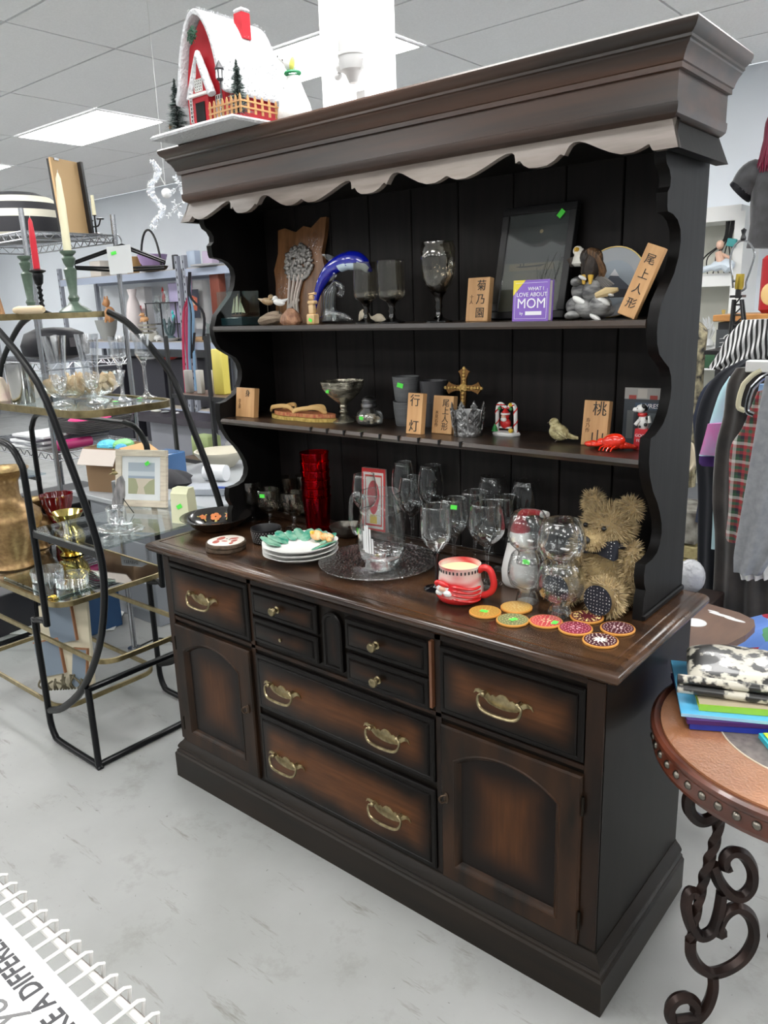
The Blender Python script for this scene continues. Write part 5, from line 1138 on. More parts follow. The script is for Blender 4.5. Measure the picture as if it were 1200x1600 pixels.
ring(.288, -.19, .215, 1.472, .02, .020, TG); ring(.70, -.155, .20, 1.178, .09, .022, TG); ring(.372, -.155, .31, .487, .07, .018, MIRR); ring(.665, -.175, .215, .36, .07, .016); ring(.362, -.19, .215, .105, .07, .016)
for s in (1, -1): b = MB(); b.box((s*.632, .015, .799), (.40, .50, .007)); b.build('glass_sheet', TG, eta, 0)
Z6 = 1.178+.0075; Z5 = .803; Z4 = .4945; Z7 = 1.4795
# -- top shelf things
GC = M('green_ceramic', (.10, .15, .11), .35, var=.4, scale=30); IV = M('ivory_wax', (.78, .74, .52), .45)
def candlestick(name, label, P, H, mat, kind, candle=None, ch=.2, cr=.011, lean=0):
    t = thing(name, label, 'candlestick', P, group='candlesticks on the top shelf' if False else None)
    if kind == 'turned': pr = [(.050, 0), (.050, .004), (.040, .012), (.022, .022), (.014, .034), (.018, .045), (.012, .055), (.016, H*.5), (.020, H*.70), (.011, H*.74), (.017, H*.80), (.021, H*.88), (.014, H*.92), (.024, H*.97), (.024, H), (0, H)]
    else: pr = [(.030, 0), (.028, .005), (.010, .012), (.006, .02), (.006, H*.62), (.014, H*.68), (.018, H*.85), (.016, H*.9), (.028, H*.94), (.028, H*.96), (.012, H), (0, H)]
    b = MB(); b.lathe(pr, 20)
    if kind != 'turned': b.tube([(.006*math.cos(i*.8), .006*math.sin(i*.8), H*.05+H*.58*i/40) for i in range(41)], .004, 6)
    b.build('stem', mat, t, 50)
    if candle:
        c = thing(candle[0], candle[1], 'candle', P+V(0, 0, H)); b = MB(); b.lathe([(cr, 0), (cr*.95, ch*.6), (cr*.6, ch*.93), (.002, ch)], 16); b.build('wax', candle[2], c, 50); MB().tube([(0, 0, ch-.002), (.001, 0, ch+.008)], .0008, 5).build('wick', WHT, c)
    return t
kq = lambda px, Y: V(at(px, 487, y=Y).x, Y, Z7)
P = kq(118, .06); candlestick('green_candlestick', 'green turned candlestick holding the tall ivory candle', P, hz(P, 392), GC, 'turned', ('ivory_candle', 'tall ivory taper candle in the green candlestick', IV), .228, .0125)
P = V(at(50, 487, y=.19).x, .19, Z7); candlestick('green_candlestick', 'green turned candlestick beside the black twisted one', P, hz(P, 400), GC, 'turned')
P = V(at(66, 480, y=.10).x, .10, Z7); candlestick('twisted_candlestick', 'black twisted iron candlestick with a red candle', P, hz(P, 420), IRON, 'twist', ('red_candle', 'red taper candle in the twisted black candlestick', M('red_wax', (.62, .01, .03), .4)), .165, .011)
P = V(at(48, 484, y=-.02).x, -.02, Z7); t = thing('lying_candle', 'thick cream candle lying on the top shelf front', 'candle', P, rotz=.3)
b = MB(); b.tube([(-.07, 0, .013), (-.05, 0, .0135), (.045, 0, .013), (.055, 0, .012)], [.009, .013, .013, .008], 12); b.build('wax', M('cream_wax', (.66, .52, .34), .5), t)
P = V(at(5, 480, y=.02).x, .02, Z7); t = thing('leaning_board', 'tilted brown wooden board frame at the far left of the top shelf', 'frame', P, rot=(-.1, -.26, .5)); b = MB()
b.box((-.03, 0, .09), (.06, .016, .18), bev=.002); b.build('board', M('tan_board', (.36, .18, .07), .5, c2=(.25, .12, .045), scale=6, stretch=(8, 8, 1)), t)
b = MB(); b.box((-.045, -.009, .04), (.028, .003, .05)); b.build('inner_panel', M('dark_panel_wood', (.12, .06, .03), .5), t)
# -- second shelf things
XG = glass('cut_crystal', (.92, .93, .94), .16, .9, rough=.10)
def eobj(px, py, z): return at(px, py, z=z)
P = eobj(37, 630, Z6); P.y = max(P.y, -.05); H = hz(P, 568); t = thing('steel_beaker', 'ribbed polished steel beaker on the second shelf', 'cup', P)
b = MB(); b.lathe([(.036, 0), (.038, .003), (.042, H), (.040, H), (.036, .006), (0, .005)], 40, wob=lambda a, k_: 1+.02*(math.sin(16*a) > 0)); b.build('body', M('polished_steel', (.55, .55, .54), .15, 1), t, 40)
for px, py, top, lab in ((98, 634, 525, 'left of the two tall fluted parfait glasses'), (148, 631, 522, 'right of the two tall fluted parfait glasses')):
    P = eobj(px, py, Z6); H = hz(P, top); t = thing('parfait_glass', lab, 'glass', P, group='tall parfait glasses')
    b = MB(); b.lathe([(.004, H*.2), (.016, H*.24), (.026, H*.40), (.024, H*.5), (.036, H*.97), (.037, H), (.035, H), (.022, H*.5), (.022, H*.4), (.008, H*.27), (0, H*.26)], 32, wob=lambda a, k_: 1+.03*abs(math.sin(4*a))); b.build('bowl', XG, t, 50)
    b = MB(); b.lathe([(.030, 0), (.030, .003), (.012, .010), (.008, .02), (.012, H*.13), (.006, H*.2)], 24); b.build('stem', XG, t, 60)
for px, py, top, lab in ((193, 627, 525, 'crystal candlestick with cut cup, left one of the pair'), (230, 622, 522, 'crystal candlestick with cut cup, right one at the shelf corner')):
    P = eobj(px, py, Z6); H = hz(P, top); t = thing('crystal_candlestick', lab, 'candlestick', P, group='crystal candlesticks')
    b = MB(); b.lathe([(.006, H*.55), (.012, H*.60), (.024, H*.70), (.022, H*.82), (.028, H), (.025, H), (.018, H*.82), (.018, H*.72), (0, H*.68)], 24, wob=lambda a, k_: 1+.07*math.sin(8*a)); b.build('cup', XG, t, 40)
    b = MB(); b.lathe([(.034, 0), (.034, .003), (.014, .010), (.006, .024), (.005, H*.5), (.010, H*.55), (.006, H*.58)], 24); b.build('stem', XG, t, 60)
    sticker(t, (.01, -.036, .004), (0, 0, 0), .02)
P = eobj(138, 618, Z6); P = V(-2.09, .175, Z6); t = thing('glass_serving_bowl', 'large clear bowl filled with cream dried petals behind the parfait glasses', 'bowl', P)
b = MB(); b.lathe([(.06, 0), (.10, .01), (.145, .045), (.155, .085), (.152, .085), (.14, .045), (.095, .014), (0, .006)], 44); b.build('bowl', GL, t, 60)
b = MB(); rnd = random.Random(21)
for i in range(95): a = rnd.random()*6.28; r = .115*math.sqrt(rnd.random()); b.sph((r*math.cos(a), r*math.sin(a), .030+rnd.random()*.04), (.026, .014, .006), 8, 5, rot=(rnd.random()*2, rnd.random()*2, rnd.random()*3))
b.build('dried_petals', M('cream_petals', (.72, .58, .38), .7, c2=(.55, .40, .24), scale=30), t)['kind'] = 'stuff'
P = V(-2.27, .07, Z6); t = thing('cow_cup', 'white cup with black cow spots behind the left parfait glass', 'cup', P); b = MB(); b.lathe([(.034, 0), (.040, .01), (.042, .06), (.036, .085), (.033, .085), (.038, .06), (0, .01)], 24); b.build('body', WHT, t, 50)
b = MB(); b.sph((-.012, -.037, .062), (.012, .006, .013)); b.sph((.014, -.038, .034), (.010, .005, .013)); b.sph((.034, -.022, .060), (.006, .010, .012)); b.build('black_spots', BLACK, t)
P = V(-2.22, -.06, Z6); t = thing('cream_napkin', 'folded cream and pink cloth at the left of the second shelf', 'cloth', P); b = MB(); b.lathe([(.045, 0), (.05, .01), (.035, .05), (.018, .085), (0, .092)], 14, wob=lambda a, k_: 1+.15*math.sin(3*a+k_)); b.build('cloth', M('cream_cloth', (.70, .62, .48), .9, c2=(.6, .42, .40), scale=12), t)
# -- side shelf things
P = eobj(185, 834, Z5); t = thing('crystal_dish', 'leaf shaped cut crystal dish under the crystal creamer', 'dish', P, rotz=.3)
b = MB(); b.lathe([(.03, 0), (.05, .006), (.075, .014), (.082, .020), (.079, .021), (.05, .010), (0, .006)], 48, sq=.72, wob=lambda a, k_: (1+.04*math.sin(14*a)*(k_ > 1))*(1+.12*math.cos(a))); b.build('dish', XG, t, 40)
P2 = P+V(-.022, .015, .0225); H = .058; t = thing('crystal_creamer', 'small cut crystal creamer jug standing on the leaf dish', 'jug', P2)
b = MB(); b.lathe([(.020, 0), (.026, .004), (.030, .02), (.027, .038), (.032, H), (.029, H), (.024, .038), (.026, .02), (0, .008)], 36, wob=lambda a, k_: 1+.06*math.sin(12*a)*(k_ < 4)+.14*max(0, math.cos(a-PI))**6*(k_ in (4, 5))); b.tube(smoothpath([(.028, 0, H-.006), (.048, 0, H-.004), (.046, 0, .022), (.028, 0, .014)], 5), .004, 8); b.build('jug', XG, t, 40)
P = eobj(213, 803, Z5); P = V((-1.976-1.727)/2+.0, .19, Z5); Wf = .235; H = hz(P, 703)-.006
t = thing('beach_picture', 'whitewashed frame with a beach dune print and green sticker', 'picture', P+V(0, .02, 0), rot=(-.20, 0, .42)); Wf = .205
FWH = M('whitewashed_wood', (.70, .62, .50), .6, c2=(.58, .50, .40), scale=10, stretch=(2, 2, 12)); fr_ = .024
for q_, d_ in (((0, 0, fr_/2), (Wf, .016, fr_)), ((0, 0, H-fr_/2), (Wf, .016, fr_)), ((-Wf/2+fr_/2, 0, H/2), (fr_, .016, H-2*fr_)), ((Wf/2-fr_/2, 0, H/2), (fr_, .016, H-2*fr_))): MB().box(q_, d_, bev=.002).build('frame_rail', FWH, t)
art(t, -Wf/2+fr_, Wf/2-fr_, fr_, H-fr_, -.001, [((.72, .74, .75), SQ), ((.40, .46, .52), rct(.16, .14, .84, .86)), ((.55, .60, .64), rct(.16, .56, .84, .66)), ((.60, .53, .42), rct(.16, .14, .84, .5)), ((.35, .36, .22), [(.16, .14), (.38, .14), (.42, .3), (.36, .48), (.16, .56)]), ((.35, .36, .22), [(.6, .14), (.84, .14), (.84, .5), (.7, .44), (.56, .3)]), ((.30, .36, .45), rct(.16, .5, .84, .55))])
MB().box((0, .005, H/2), (Wf-.02, .004, H-.02)).build('backing', M('brown_card', (.2, .14, .08), .8), t, 0)
sticker(t, (.028, -.0095, H-.048), (PI/2, -.6, 0), .018)
P = eobj(222, 815, Z5); Pg = V(-1.845, .115, Z5); t = thing('agate_slice', 'upright polished grey stone slice with a brass bird on a wire stand', 'ornament', Pg, rotz=.5)
b = MB(); b.loft([[(x, y, z) for x, z in [(-.020, .012), (.012, .012), (.028, .06), (.034, .11), (.026, .132), (.012, .122), (-.002, .08), (-.016, .045)]] for y in (-.007, .007)]); b.build('slice', M('grey_agate', (.10, .10, .105), .2, c2=(.32, .30, .30), scale=24, stretch=(3, 1, .7), coat=.5), t)
b = MB(); b.sph((.004, -.002, .142), (.012, .006, .007)); b.sph((.0, -.002, .152), .005); b.tube([(-.006, 0, .140), (-.020, 0, .136)], [.004, .001], 6); b.build('brass_bird', BRT, t)
b = MB(); b.tube([(.020, -.004, .06), (.060, -.006, .002)], .0016, 5); b.tube([(-.018, -.02, .002), (.0, 0, .014), (.03, -.02, .002)], .0016, 5); b.build('wire_stand', IRON, t)
P = eobj(283, 822, Z5); P = V(-1.548, .175, Z5); H = hz(P, 762)
t = thing('cream_napkin_holder', 'cream box shaped napkin holder with a green sticker', 'box', P, rotz=.35)
b = MB(); b.loft([[(-.034, -.026, 0), (.034, -.026, 0), (.034, .026, 0), (-.034, .026, 0)], [(-.031, -.023, H*.86), (.031, -.023, H*.86), (.031, .023, H*.86), (-.031, .023, H*.86)], [(-.030, -.010, H), (.030, -.010, H), (.030, .020, H), (-.030, .020, H)]]); b.build('body', M('cream_metal', (.68, .68, .46), .4), t, 20)
b = MB(); b.box((-.0335, 0, H*.45), (.002, .032, H*.6)); b.build('slot', M('napkin_shadow', (.25, .27, .15), .6), t, 0); sticker(t, (0, -.0258, H*.5), (PI/2, -.5, 0), .020)
# -- lower shelf things
def vase(P, s, label):
    t = thing('gold_leaf_vase', label, 'vase', P, group=None)
    b = MB(); b.lathe([(x*s, z*s) for x, z in ((.072, 0), (.076, .006), (.062, .022), (.066, .05), (.095, .12), (.117, .175), (.113, .205), (.085, .230), (.060, .246), (.052, .27), (.054, .32), (.066, .345), (.093, .361), (.096, .366), (.088, .364), (.050, .33), (.046, .27), (0, .26))], 40); b.build('body', M('gold_bronze_leaf', (.36, .23, .10), .38, .6, c2=(.25, .15, .065), scale=70), t, 60); return t
P = V(-2.555, .045, Z4); s_ = hz(P, 736)/.366*1.02; vase(P, s_, 'large gold brown vase with flared rim on the lower glass shelf')
P = V(-2.72, .23, Z4); vase(P, .60, 'smaller gold brown vase standing behind the large one')
P = V(-2.50, .262, Z4); t = thing('brass_spittoon', 'polished brass spittoon vase with a flared rim', 'vase', P); H = hz(P, 800); s_ = H/.15
b = MB(); b.lathe([(x*s_, z*s_) for x, z in ((.035, 0), (.040, .004), (.030, .012), (.045, .035), (.052, .06), (.045, .085), (.028, .102), (.026, .108), (.048, .138), (.056, .150), (.052, .149), (.022, .11), (0, .1))], 40); b.build('body', M('polished_brass', (.75, .58, .18), .12, 1), t, 60)
P = V(-2.58, .30, Z4); P = V(-2.665, .31, Z4); t = thing('ruby_ruffled_bowl', 'deep red glass bowl with ruffled rim behind the brass spittoon', 'bowl', P); H = hz(P, 772)
b = MB(); b.lathe([(.030, 0), (.034, H*.2), (.026, H*.4), (.045, H*.6), (.064, H*.85), (.070, H), (.066, H), (.058, H*.85), (.038, H*.62), (0, H*.5)], 48, wob=lambda a, k_: 1+.05*math.sin(10*a)*(k_ > 3)); b.build('bowl', M('ruby_glass_dense', (.14, .003, .006), .08, coat=1), t, 50)
MB_ = thing('glass_tray', 'thick clear glass tray under the two cut glass bowls', 'tray', V(-2.235, .06, Z4)); MB().box((0, 0, .004), (.40, .24, .008), bev=.002).build('tray', glass('greenish_glass', (.80, .90, .87), .14, .8), MB_)
for px, py, lab in ((75, 905, 'left of the two low cut glass bowls on the lower shelf'), (113, 914, 'right of the two low cut glass bowls on the lower shelf')):
    P = eobj(px, py, Z4+.0085); t = thing('cut_glass_bowl', lab, 'bowl', P, group='low cut glass bowls'); r = .060
    b = MB(); b.lathe([(r*.9, 0), (r*.97, .004), (r, .042), (r*.96, .042), (r*.92, .006), (0, .005)], 48); b.build('bowl', XG, t, 40)
    b = MB()
    for i in range(16): a = i*PI/8; b.tube([(r*.99*math.cos(a), r*.99*math.sin(a), .005), (r*1.0*math.cos(a+.2), r*1.0*math.sin(a+.2), .028)], .0012, 4)
    b.build('cut_pattern', GLR, t, 60)['kind'] = 'stuff'
    b = MB(); b.tube([(r*.98*math.cos(i*PI/24), r*.98*math.sin(i*PI/24), .042) for i in range(48)], .0014, 6, closed=True); b.build('rim', GLR, t, 60)
P = eobj(105, 928, Z4); P.y = -.055; P.x = -2.06; t = thing('gold_turtle', 'tiny bright gold starfish shaped trinket at the shelf corner', 'ornament', P); b = MB(); b.sph((0, 0, .007), (.014, .011, .006))
for a in (.5, 2.6, 3.7, 5.8, 0): b.tube([(0, 0, .006), (.022*math.cos(a), .020*math.sin(a), .003)], [.005, .002], 6)
b.build('body', M('bright_gold', (.85, .55, .10), .25, .8), t)
# -- leaning painted house panel on the bottom ring
P = V(-2.10, -.03, .115); t = thing('house_wall_plaque', 'cream wooden plaque with three blue grey house shapes leaning in the bottom ring', 'plaque', P, rot=(-.26, -.10, .55))
CRM = M('cream_board', (.60, .54, .40), .6); BGY = M('blue_grey_paint', (.16, .20, .25), .45); EDG = M('rust_edge', (.30, .13, .06), .6)
MB().box((0, .012, .16), (.20, .018, .32), bev=.002).build('board', CRM, t)
for cx, cz, w_, h_, an in ((-.005, .25, .10, .15, -.10), (-.065, .12, .10, .13, -.12), (.055, .075, .055, .14, .12)):
    T_ = Matrix.Translation((cx, -.004, cz)) @ Matrix.Rotation(an, 4, 'Y'); b = MB(); b.box((0, 0, 0), (w_, .014, h_), T=T_); h_o = b.build('house_shape', BGY, t, 0)
    b = MB(); b.box((0, 0, h_/2+.003), (w_+.006, .016, .005), T=T_); b.box((w_/2+.002, 0, 0), (.004, .016, h_), T=T_); b.build('roof_edge', EDG, h_o, 0)
b = MB(); rnd = random.Random(31)
for i in range(16): x = -.09+i*.012; b.tube(smoothpath([(x, -.006, .0), (x+rnd.uniform(-.02, .02), -.02, .02), (x+rnd.uniform(-.02, .02), -.012, rnd.uniform(.03, .06))], 3), .004, 5)
b.build('twig_trim', M('olive_twigs', (.10, .085, .05), .7), t)
t = thing('white_papers', 'loose white paper sheets lying on the floor behind the stand', 'paper', V(-3.0, .40, 0), rotz=.3)
for i in range(3): MB().box((.05*i-.04, .03*i, .002+.0022*i), (.42, .30, .002), rot=(0, 0, .25*i)).build('sheet', M('paper_white', (.75, .76, .74), .8), t, 0)
# ================================================================== CHROME WIRE SHELVING, DESK, BACK SHELVING
CHR = M('chrome', (.36, .37, .39), .25, 1)
wu = thing('chrome_wire_shelving', 'chrome wire shelving unit behind the etagere', 'shelf', (-3.65, .845, 0)); WX, WY = .45, .238
for sx in (-1, 1):
    for sy in (-1, 1):
        b = MB(); b.tube([(sx*WX, sy*WY, 0), (sx*WX, sy*WY, 1.96)], .0125, 12)
        for i in range(76): b.lathe([(.0133, .03+i*.0254), (.0133, .034+i*.0254)], 10, c=(sx*WX, sy*WY, 0))
        b.build('post', CHR, wu, 50)
for z in (.22, .80, 1.25, 1.86):
    s_ = MB()
    for yy in (-WY, WY):
        s_.tube([(-WX, yy, z), (WX, yy, z)], .004, 6); s_.tube([(-WX, yy, z-.035), (WX, yy, z-.035)], .004, 6); s_.tube([(-WX+.9*i/24, yy, z-.035*(i % 2)) for i in range(25)], .0028, 5)
    for xx in (-WX, WX):
        s_.tube([(xx, -WY, z), (xx, WY, z)], .004, 6); s_.tube([(xx, -WY, z-.035), (xx, WY, z-.035)], .004, 6); s_.tube([(xx, -WY+2*WY*i/12, z-.035*(i % 2)) for i in range(13)], .0028, 5)
    sh = s_.build('shelf_frame', CHR, wu, 50)
    s_ = MB()
    for i in range(34): x = -WX+.012+i*(2*WX-.024)/33; s_.tube([(x, -WY, z+.003), (x, WY, z+.003)], .002, 4)
    s_.build('shelf_wires', CHR, sh, 50)['kind'] = 'stuff'
T1, T2, T3, T4 = 1.8665, 1.2565, .8065, .2265
# striped hat
P = V(at(38, 360, y=.80).x, .80, T1); P = V(-3.66, .83, T1); t = thing('striped_hat_box', 'round black and cream striped basket on the wire shelf top', 'basket', P)
r = .235; pr = [(r*k_, z_*1.22) for k_, z_ in ((.96, 0), (1, .015), (1, .045), (.99, .075), (.95, .105), (.86, .135), (.70, .162), (.42, .182), (0, .19))]
for i, (a, c) in enumerate(((0, 1), (1, 3), (3, 4), (4, 5), (5, 6), (6, 8))):
    b = MB(); b.lathe(pr[a:c+1], 44); b.build('stripe', M('cream_stripe', (.70, .67, .56), .8) if i % 2 == 0 else M('black_stripe', (.02, .02, .025), .7), t, 60)
# leaning corkboard back
P = V(-3.29, .90, T1); t = thing('framed_canvas_back', 'tan hardboard back of a black edged picture standing on the wire shelf', 'picture', P, rot=(0, -.06, .30)); h_ = hz(V(-3.3, .84, T1), 246)
MB().box((0, .025, h_/2), (.012, .18, h_)).build('hardboard', M('hardboard_tan', (.50, .33, .16), .7), t, 0); MB().box((.014, .120, h_/2), (.030, .016, h_)).build('frame_edge', BLACK, t, 0); MB().box((-.018, .03, h_/2), (.022, .17, h_)).build('frame_body', BLACK, t, 0)
b = MB(); b.box((.008, -.03, h_-.006), (.006, .03, .010)); b.build('hanger_hook', CHR, t, 0)
P = V(-3.28, 1.03, T1); t = thing('black_candelabra', 'small black iron candelabra at the end of the wire shelf', 'candlestick', P); b = MB(); b.lathe([(.035, 0), (.03, .006), (.005, .012), (.004, .09), (.012, .095)], 12); b.tube(smoothpath([(-.05, 0, .07), (-.03, 0, .045), (0, 0, .04), (.03, 0, .045), (.05, 0, .07)], 4), .004, 6)
for x in (-.05, .05): b.lathe([(.018, .07), (.020, .075), (.005, .078)], 10, c=(x, 0, 0))
b.build('stem', IRON, t); b = MB(); b.tube([(0, 0, .095), (0, 0, .19)], [.010, .008], 8); b.build('candle', M('ivory_wax'), t)
# hangers with paper
P = V(-3.185, 1.10, 1.80); t = thing('black_hangers', 'bundle of black tubular hangers hooked on the wire shelf post', 'hanger', at(188, 372, x=-3.17), rotz=0)
def hang(t, a, c, d, e, k_, off):
    P_ = t.location; q_ = lambda x, y: at(x, y, x=-3.17+off)-P_
    b = MB(); b.tube([q_(*a), q_(*c), q_(*((c[0]+2), c[1]+8)), q_(*d), q_(*((e[0]-2), e[1]+8)), q_(*e)], .006, 7, closed=True); return b.build('hanger', IRON, t)
for i in range(2): hang(t, (190, 386-i*4), (116, 412-i*3), (190, 424-i*5), (258, 411-i*3), 0, .02*i)
b = MB(); q_ = lambda x, y: at(x, y, x=-3.16)-t.location; b.tube(smoothpath([q_(190, 386), q_(189, 374), q_(182, 366), q_(178, 372)], 4), .003, 6); b.build('hook', CHR, t)
b = MB(); b.loft([[at(x, y, x=-3.125)-t.location+V(k_, 0, 0) for x, y in ((166, 386), (203, 382), (208, 426), (172, 429))] for k_ in (0, .003)]); b.build('paper_tag', M('tag_paper', (.68, .70, .70), .8), t, 0)
b = MB(); b.loft([[at(x, y, x=-3.12)-t.location+V(k_, 0, 0) for x, y in ((173, 394), (181, 392), (182, 397), (174, 399))] for k_ in (0, .001)]); b.build('price_sticker', M('sticker_green'), t, 0)
# items on the wire shelves
def boxthing(name, label, cat, P, d, mat, rz=0, part='body', bev=.004):
    t = thing(name, label, cat, P, rz); MB().box((0, 0, d[2]/2), d, bev=bev).build(part, mat, t); return t
t = thing('black_handbag', 'black leather handbag lying on the middle wire shelf', 'bag', V(-3.42, .80, T2)); b = MB(); b.lathe([(.10, 0), (.19, .02), (.20, .07), (.17, .13), (.10, .155), (0, .16)], 28, sq=.8); b.build('body', M('black_leather', (.008, .008, .011), .5, spec=.2), t, 60)
b = MB(); b.box((.203, .02, .085), (.006, .10, .045)); b.build('label_patch', M('dark_patch', (.05, .045, .05), .4), t, 0); b = MB(); b.tube([(.20, -.10+.012*math.cos(i*PI/6), .11+.014*math.sin(i*PI/6)) for i in range(12)], .003, 6, closed=True); b.build('ring_buckle', CHR, t)
for i, (c_, w_) in enumerate((((.70, .71, .72), .30), ((.30, .31, .34), .32), ((.75, .76, .78), .30), ((.10, .10, .12), .33), ((.65, .66, .68), .28))):
    boxthing('magazine', ['white magazine at the bottom of the wire shelf pile', 'grey magazine in the wire shelf pile', 'pale magazine in the middle of the wire shelf pile', 'dark folder in the wire shelf pile', 'white magazine on top of the wire shelf pile'][i], 'magazine', V(-3.52+.01*i, .80, T3+.014*i+.0005*i), (w_, .40, .0135), M('magazine_%d' % i, c_, .4), .1*((-1)**i), 'pages', .002)
t = thing('wicker_tray', 'black wicker tray basket on the lower wire shelf', 'basket', V(-3.315, .90, T3+.07)) ; b = MB()
for i in range(7): b.tube(rrect(-.11-.003*i, .11+.003*i, -.15-.003*i, .15+.003*i, .04, .006+i*.010), .0048, 5, closed=True)
b.box((0, 0, .003), (.22, .30, .005)); b.build('wicker', M('black_wicker', (.015, .013, .013), .5), t)
b = MB(); b.sph((0, -.02, .06), (.09, .12, .02)); b.build('pink_cloth', M('hot_pink', (.75, .04, .22), .7), t)
t = thing('magenta_roll', 'magenta cylinder roll lying across the lower wire shelf edge', 'roll', V(-3.255, .72, T3)); b = MB(); b.tube([(0, -.085, .026), (0, .115, .026)], .026, 18); b.build('roll', M('magenta_vinyl', (.42, .03, .15), .4), t)
boxthing('dark_floor_basket', 'low dark basket on the floor at the left edge behind the stand', 'basket', V(-3.35, .25, 0), (.50, .34, .20), M('charcoal_plastic', (.03, .03, .035), .5), .1)
boxthing('black_case', 'black plastic case on the bottom wire shelf', 'box', V(-3.48, .82, T4), (.5, .40, .30), BLACK)
boxthing('charcoal_crate', 'charcoal crate under the lowest wire shelf', 'crate', V(-3.5, .82, 0.0), (.6, .36, .17), M('charcoal_plastic', (.03, .03, .035), .5))
for i in range(4): boxthing('dark_storage_bin', ['dark storage bin at the left end of the lower grey shelf', 'dark storage bin second from left on the lower grey shelf', 'dark storage bin third on the lower grey shelf', 'dark storage bin on the lower grey shelf beside the hutch'][i], 'bin', V(-8.5+.85*i+(.6 if i > 2 else 0), 4.25, .4345), (.75, .30, .52), M('dark_bin', (.025, .025, .035), .5))
for i in range(3): boxthing('black_floor_bin', ['black bin on the floor under the grey shelving, left', 'black bin on the floor under the grey shelving, middle', 'black bin on the floor under the grey shelving, right'][i], 'bin', V(-8.3+1.2*i, 4.15, 0), (.9, .35, .33), M('dark_bin'))
# --- grey desk with goods
DT = .62
t = thing('grey_desk', 'grey steel desk behind the etagere with goods piled on it', 'desk', (-2.68, 1.12, 0)); DG = M('desk_grey', (.28, .30, .33), .4)
MB().box((0, 0, DT-.0125), (.92, 1.0, .025), bev=.003).build('desk_top', M('desk_top_grey', (.36, .38, .40), .35), t)
MB().box((-.13, .02, (DT-.026)/2), (.50, .92, DT-.027), bev=.003).build('pedestal', DG, t)
for z in (.14, .34, .52): MB().box((-.13, -.445, z), (.44, .014, .15), bev=.003).build('drawer', M('desk_drawer_grey', (.30, .32, .35), .4), t)
def dpt(px, py): p = at(px, py, z=DT); return V(min(max(p.x, -3.08), -2.26), min(max(p.y, .68), 1.55), DT+.0005)
t = thing('cardboard_box', 'open cardboard box with blue and green plastic bags inside', 'box', V(-2.96, .80, DT+.0005), rotz=.3); CB = M('cardboard', (.32, .20, .11), .8)
b = MB(); hb = .22; w2, d2 = .11, .10
for c_, d_ in (((0, -d2, hb/2), (2*w2, .005, hb)), ((0, d2, hb/2), (2*w2, .005, hb)), ((-w2, 0, hb/2), (.005, 2*d2, hb)), ((w2, 0, hb/2), (.005, 2*d2, hb)), ((0, 0, .003), (2*w2, 2*d2, .005))): b.box(c_, d_)
b.build('box_walls', CB, t, 0)
MB().box((w2+.040, 0, hb-.022), (.095, 2*d2, .004), rot=(0, .55, 0)).build('flap', M('cardboard_inner', (.58, .36, .17), .8), t, 0); MB().box((0, -d2-.035, hb-.040), (2*w2, .085, .004), rot=(.95, 0, 0)).build('flap', M('cardboard_pale', (.62, .55, .50), .8), t, 0)
for c_, s_, cl in (((-.03, -.02, .215), (.06, .05, .035), (.10, .55, .75)), ((.04, .01, .22), (.05, .06, .03), (.25, .65, .25)), ((.07, -.04, .21), (.035, .03, .025), (.05, .35, .70))):
    b = MB(); b.sph(c_, s_, 14, 8); b.build('plastic_bag', M('bag_%d' % int(cl[1]*100), cl, .25, bump=.9, scale=40), t, 20)
t = boxthing('grey_lettered_box', 'small dark grey box with black lettering beside the cardboard box', 'box', V(-2.74, .70, DT+.0005), (.12, .07, .085), M('grey_box', (.22, .23, .24), .5), .35); text('box_lettering', 'STEVENS', .022, INK, t, (0, -.0355, .062))
boxthing('blue_plastic_tub', 'translucent blue plastic tub behind the cardboard box', 'tub', V(-3.0, 1.08, DT+.0005), (.16, .2, .13), M('blue_tub', (.06, .15, .33), .2))
t = thing('stoneware_bowl', 'wide cream stoneware mixing bowl on the grey desk', 'bowl', V(-2.93, 1.42, DT+.0005)); b = MB(); b.lathe([(.07, 0), (.08, .01), (.13, .07), (.145, .085), (.145, .095), (.135, .095), (.12, .07), (.07, .015), (0, .012)], 36); b.build('bowl', M('cream_stoneware', (.55, .52, .42), .4), t, 50)
t = thing('paper_roll', 'white paper towel roll lying on the grey desk', 'roll', V(-2.66, 1.17, DT+.0005), rotz=.4); b = MB(); b.tube([(-.06, 0, .042), (.06, 0, .042)], .042, 20); b.build('roll', M('paper_towel', (.75, .77, .80), .9), t)
boxthing('metal_tray', 'flat grey metal tray on the near corner of the grey desk', 'tray', V(-2.45, .98, DT+.0005), (.26, .12, .035), M('grey_metal_tray', (.38, .41, .46), .35), .55)
t = thing('blue_brush', 'blue handled brush lying on the grey desk', 'brush', V(-2.33, .96, DT+.037)); b = MB(); b.tube([(-.07, -.02, .006), (.04, .02, .008)], .006, 7); b.build('handle', M('blue_handle', (.03, .08, .35), .3), t); b = MB(); b.sph((.06, .026, .014), (.022, .016, .014)); b.build('bristles', M('pale_blue_bristle', (.35, .6, .85), .6), t)
t = thing('crumpled_fabric', 'pile of dark crumpled fabric on the grey desk', 'cloth', V(-2.80, .98, DT+.0005)); b = MB(); b.lathe([(.11, 0), (.12, .02), (.09, .05), (.05, .07), (0, .075)], 28, wob=lambda a, k_: 1+.16*math.sin(4*a+k_*1.3)+.08*math.sin(9*a)); b.build('cloth', M('dark_fabric', (.03, .03, .035), .8), t, 60)
boxthing('blue_tote', 'blue plastic crate on the floor under the desk edge', 'crate', V(-2.82, .50, 0), (.16, .18, .34), M('dark_blue_plastic', (.01, .06, .16), .4))
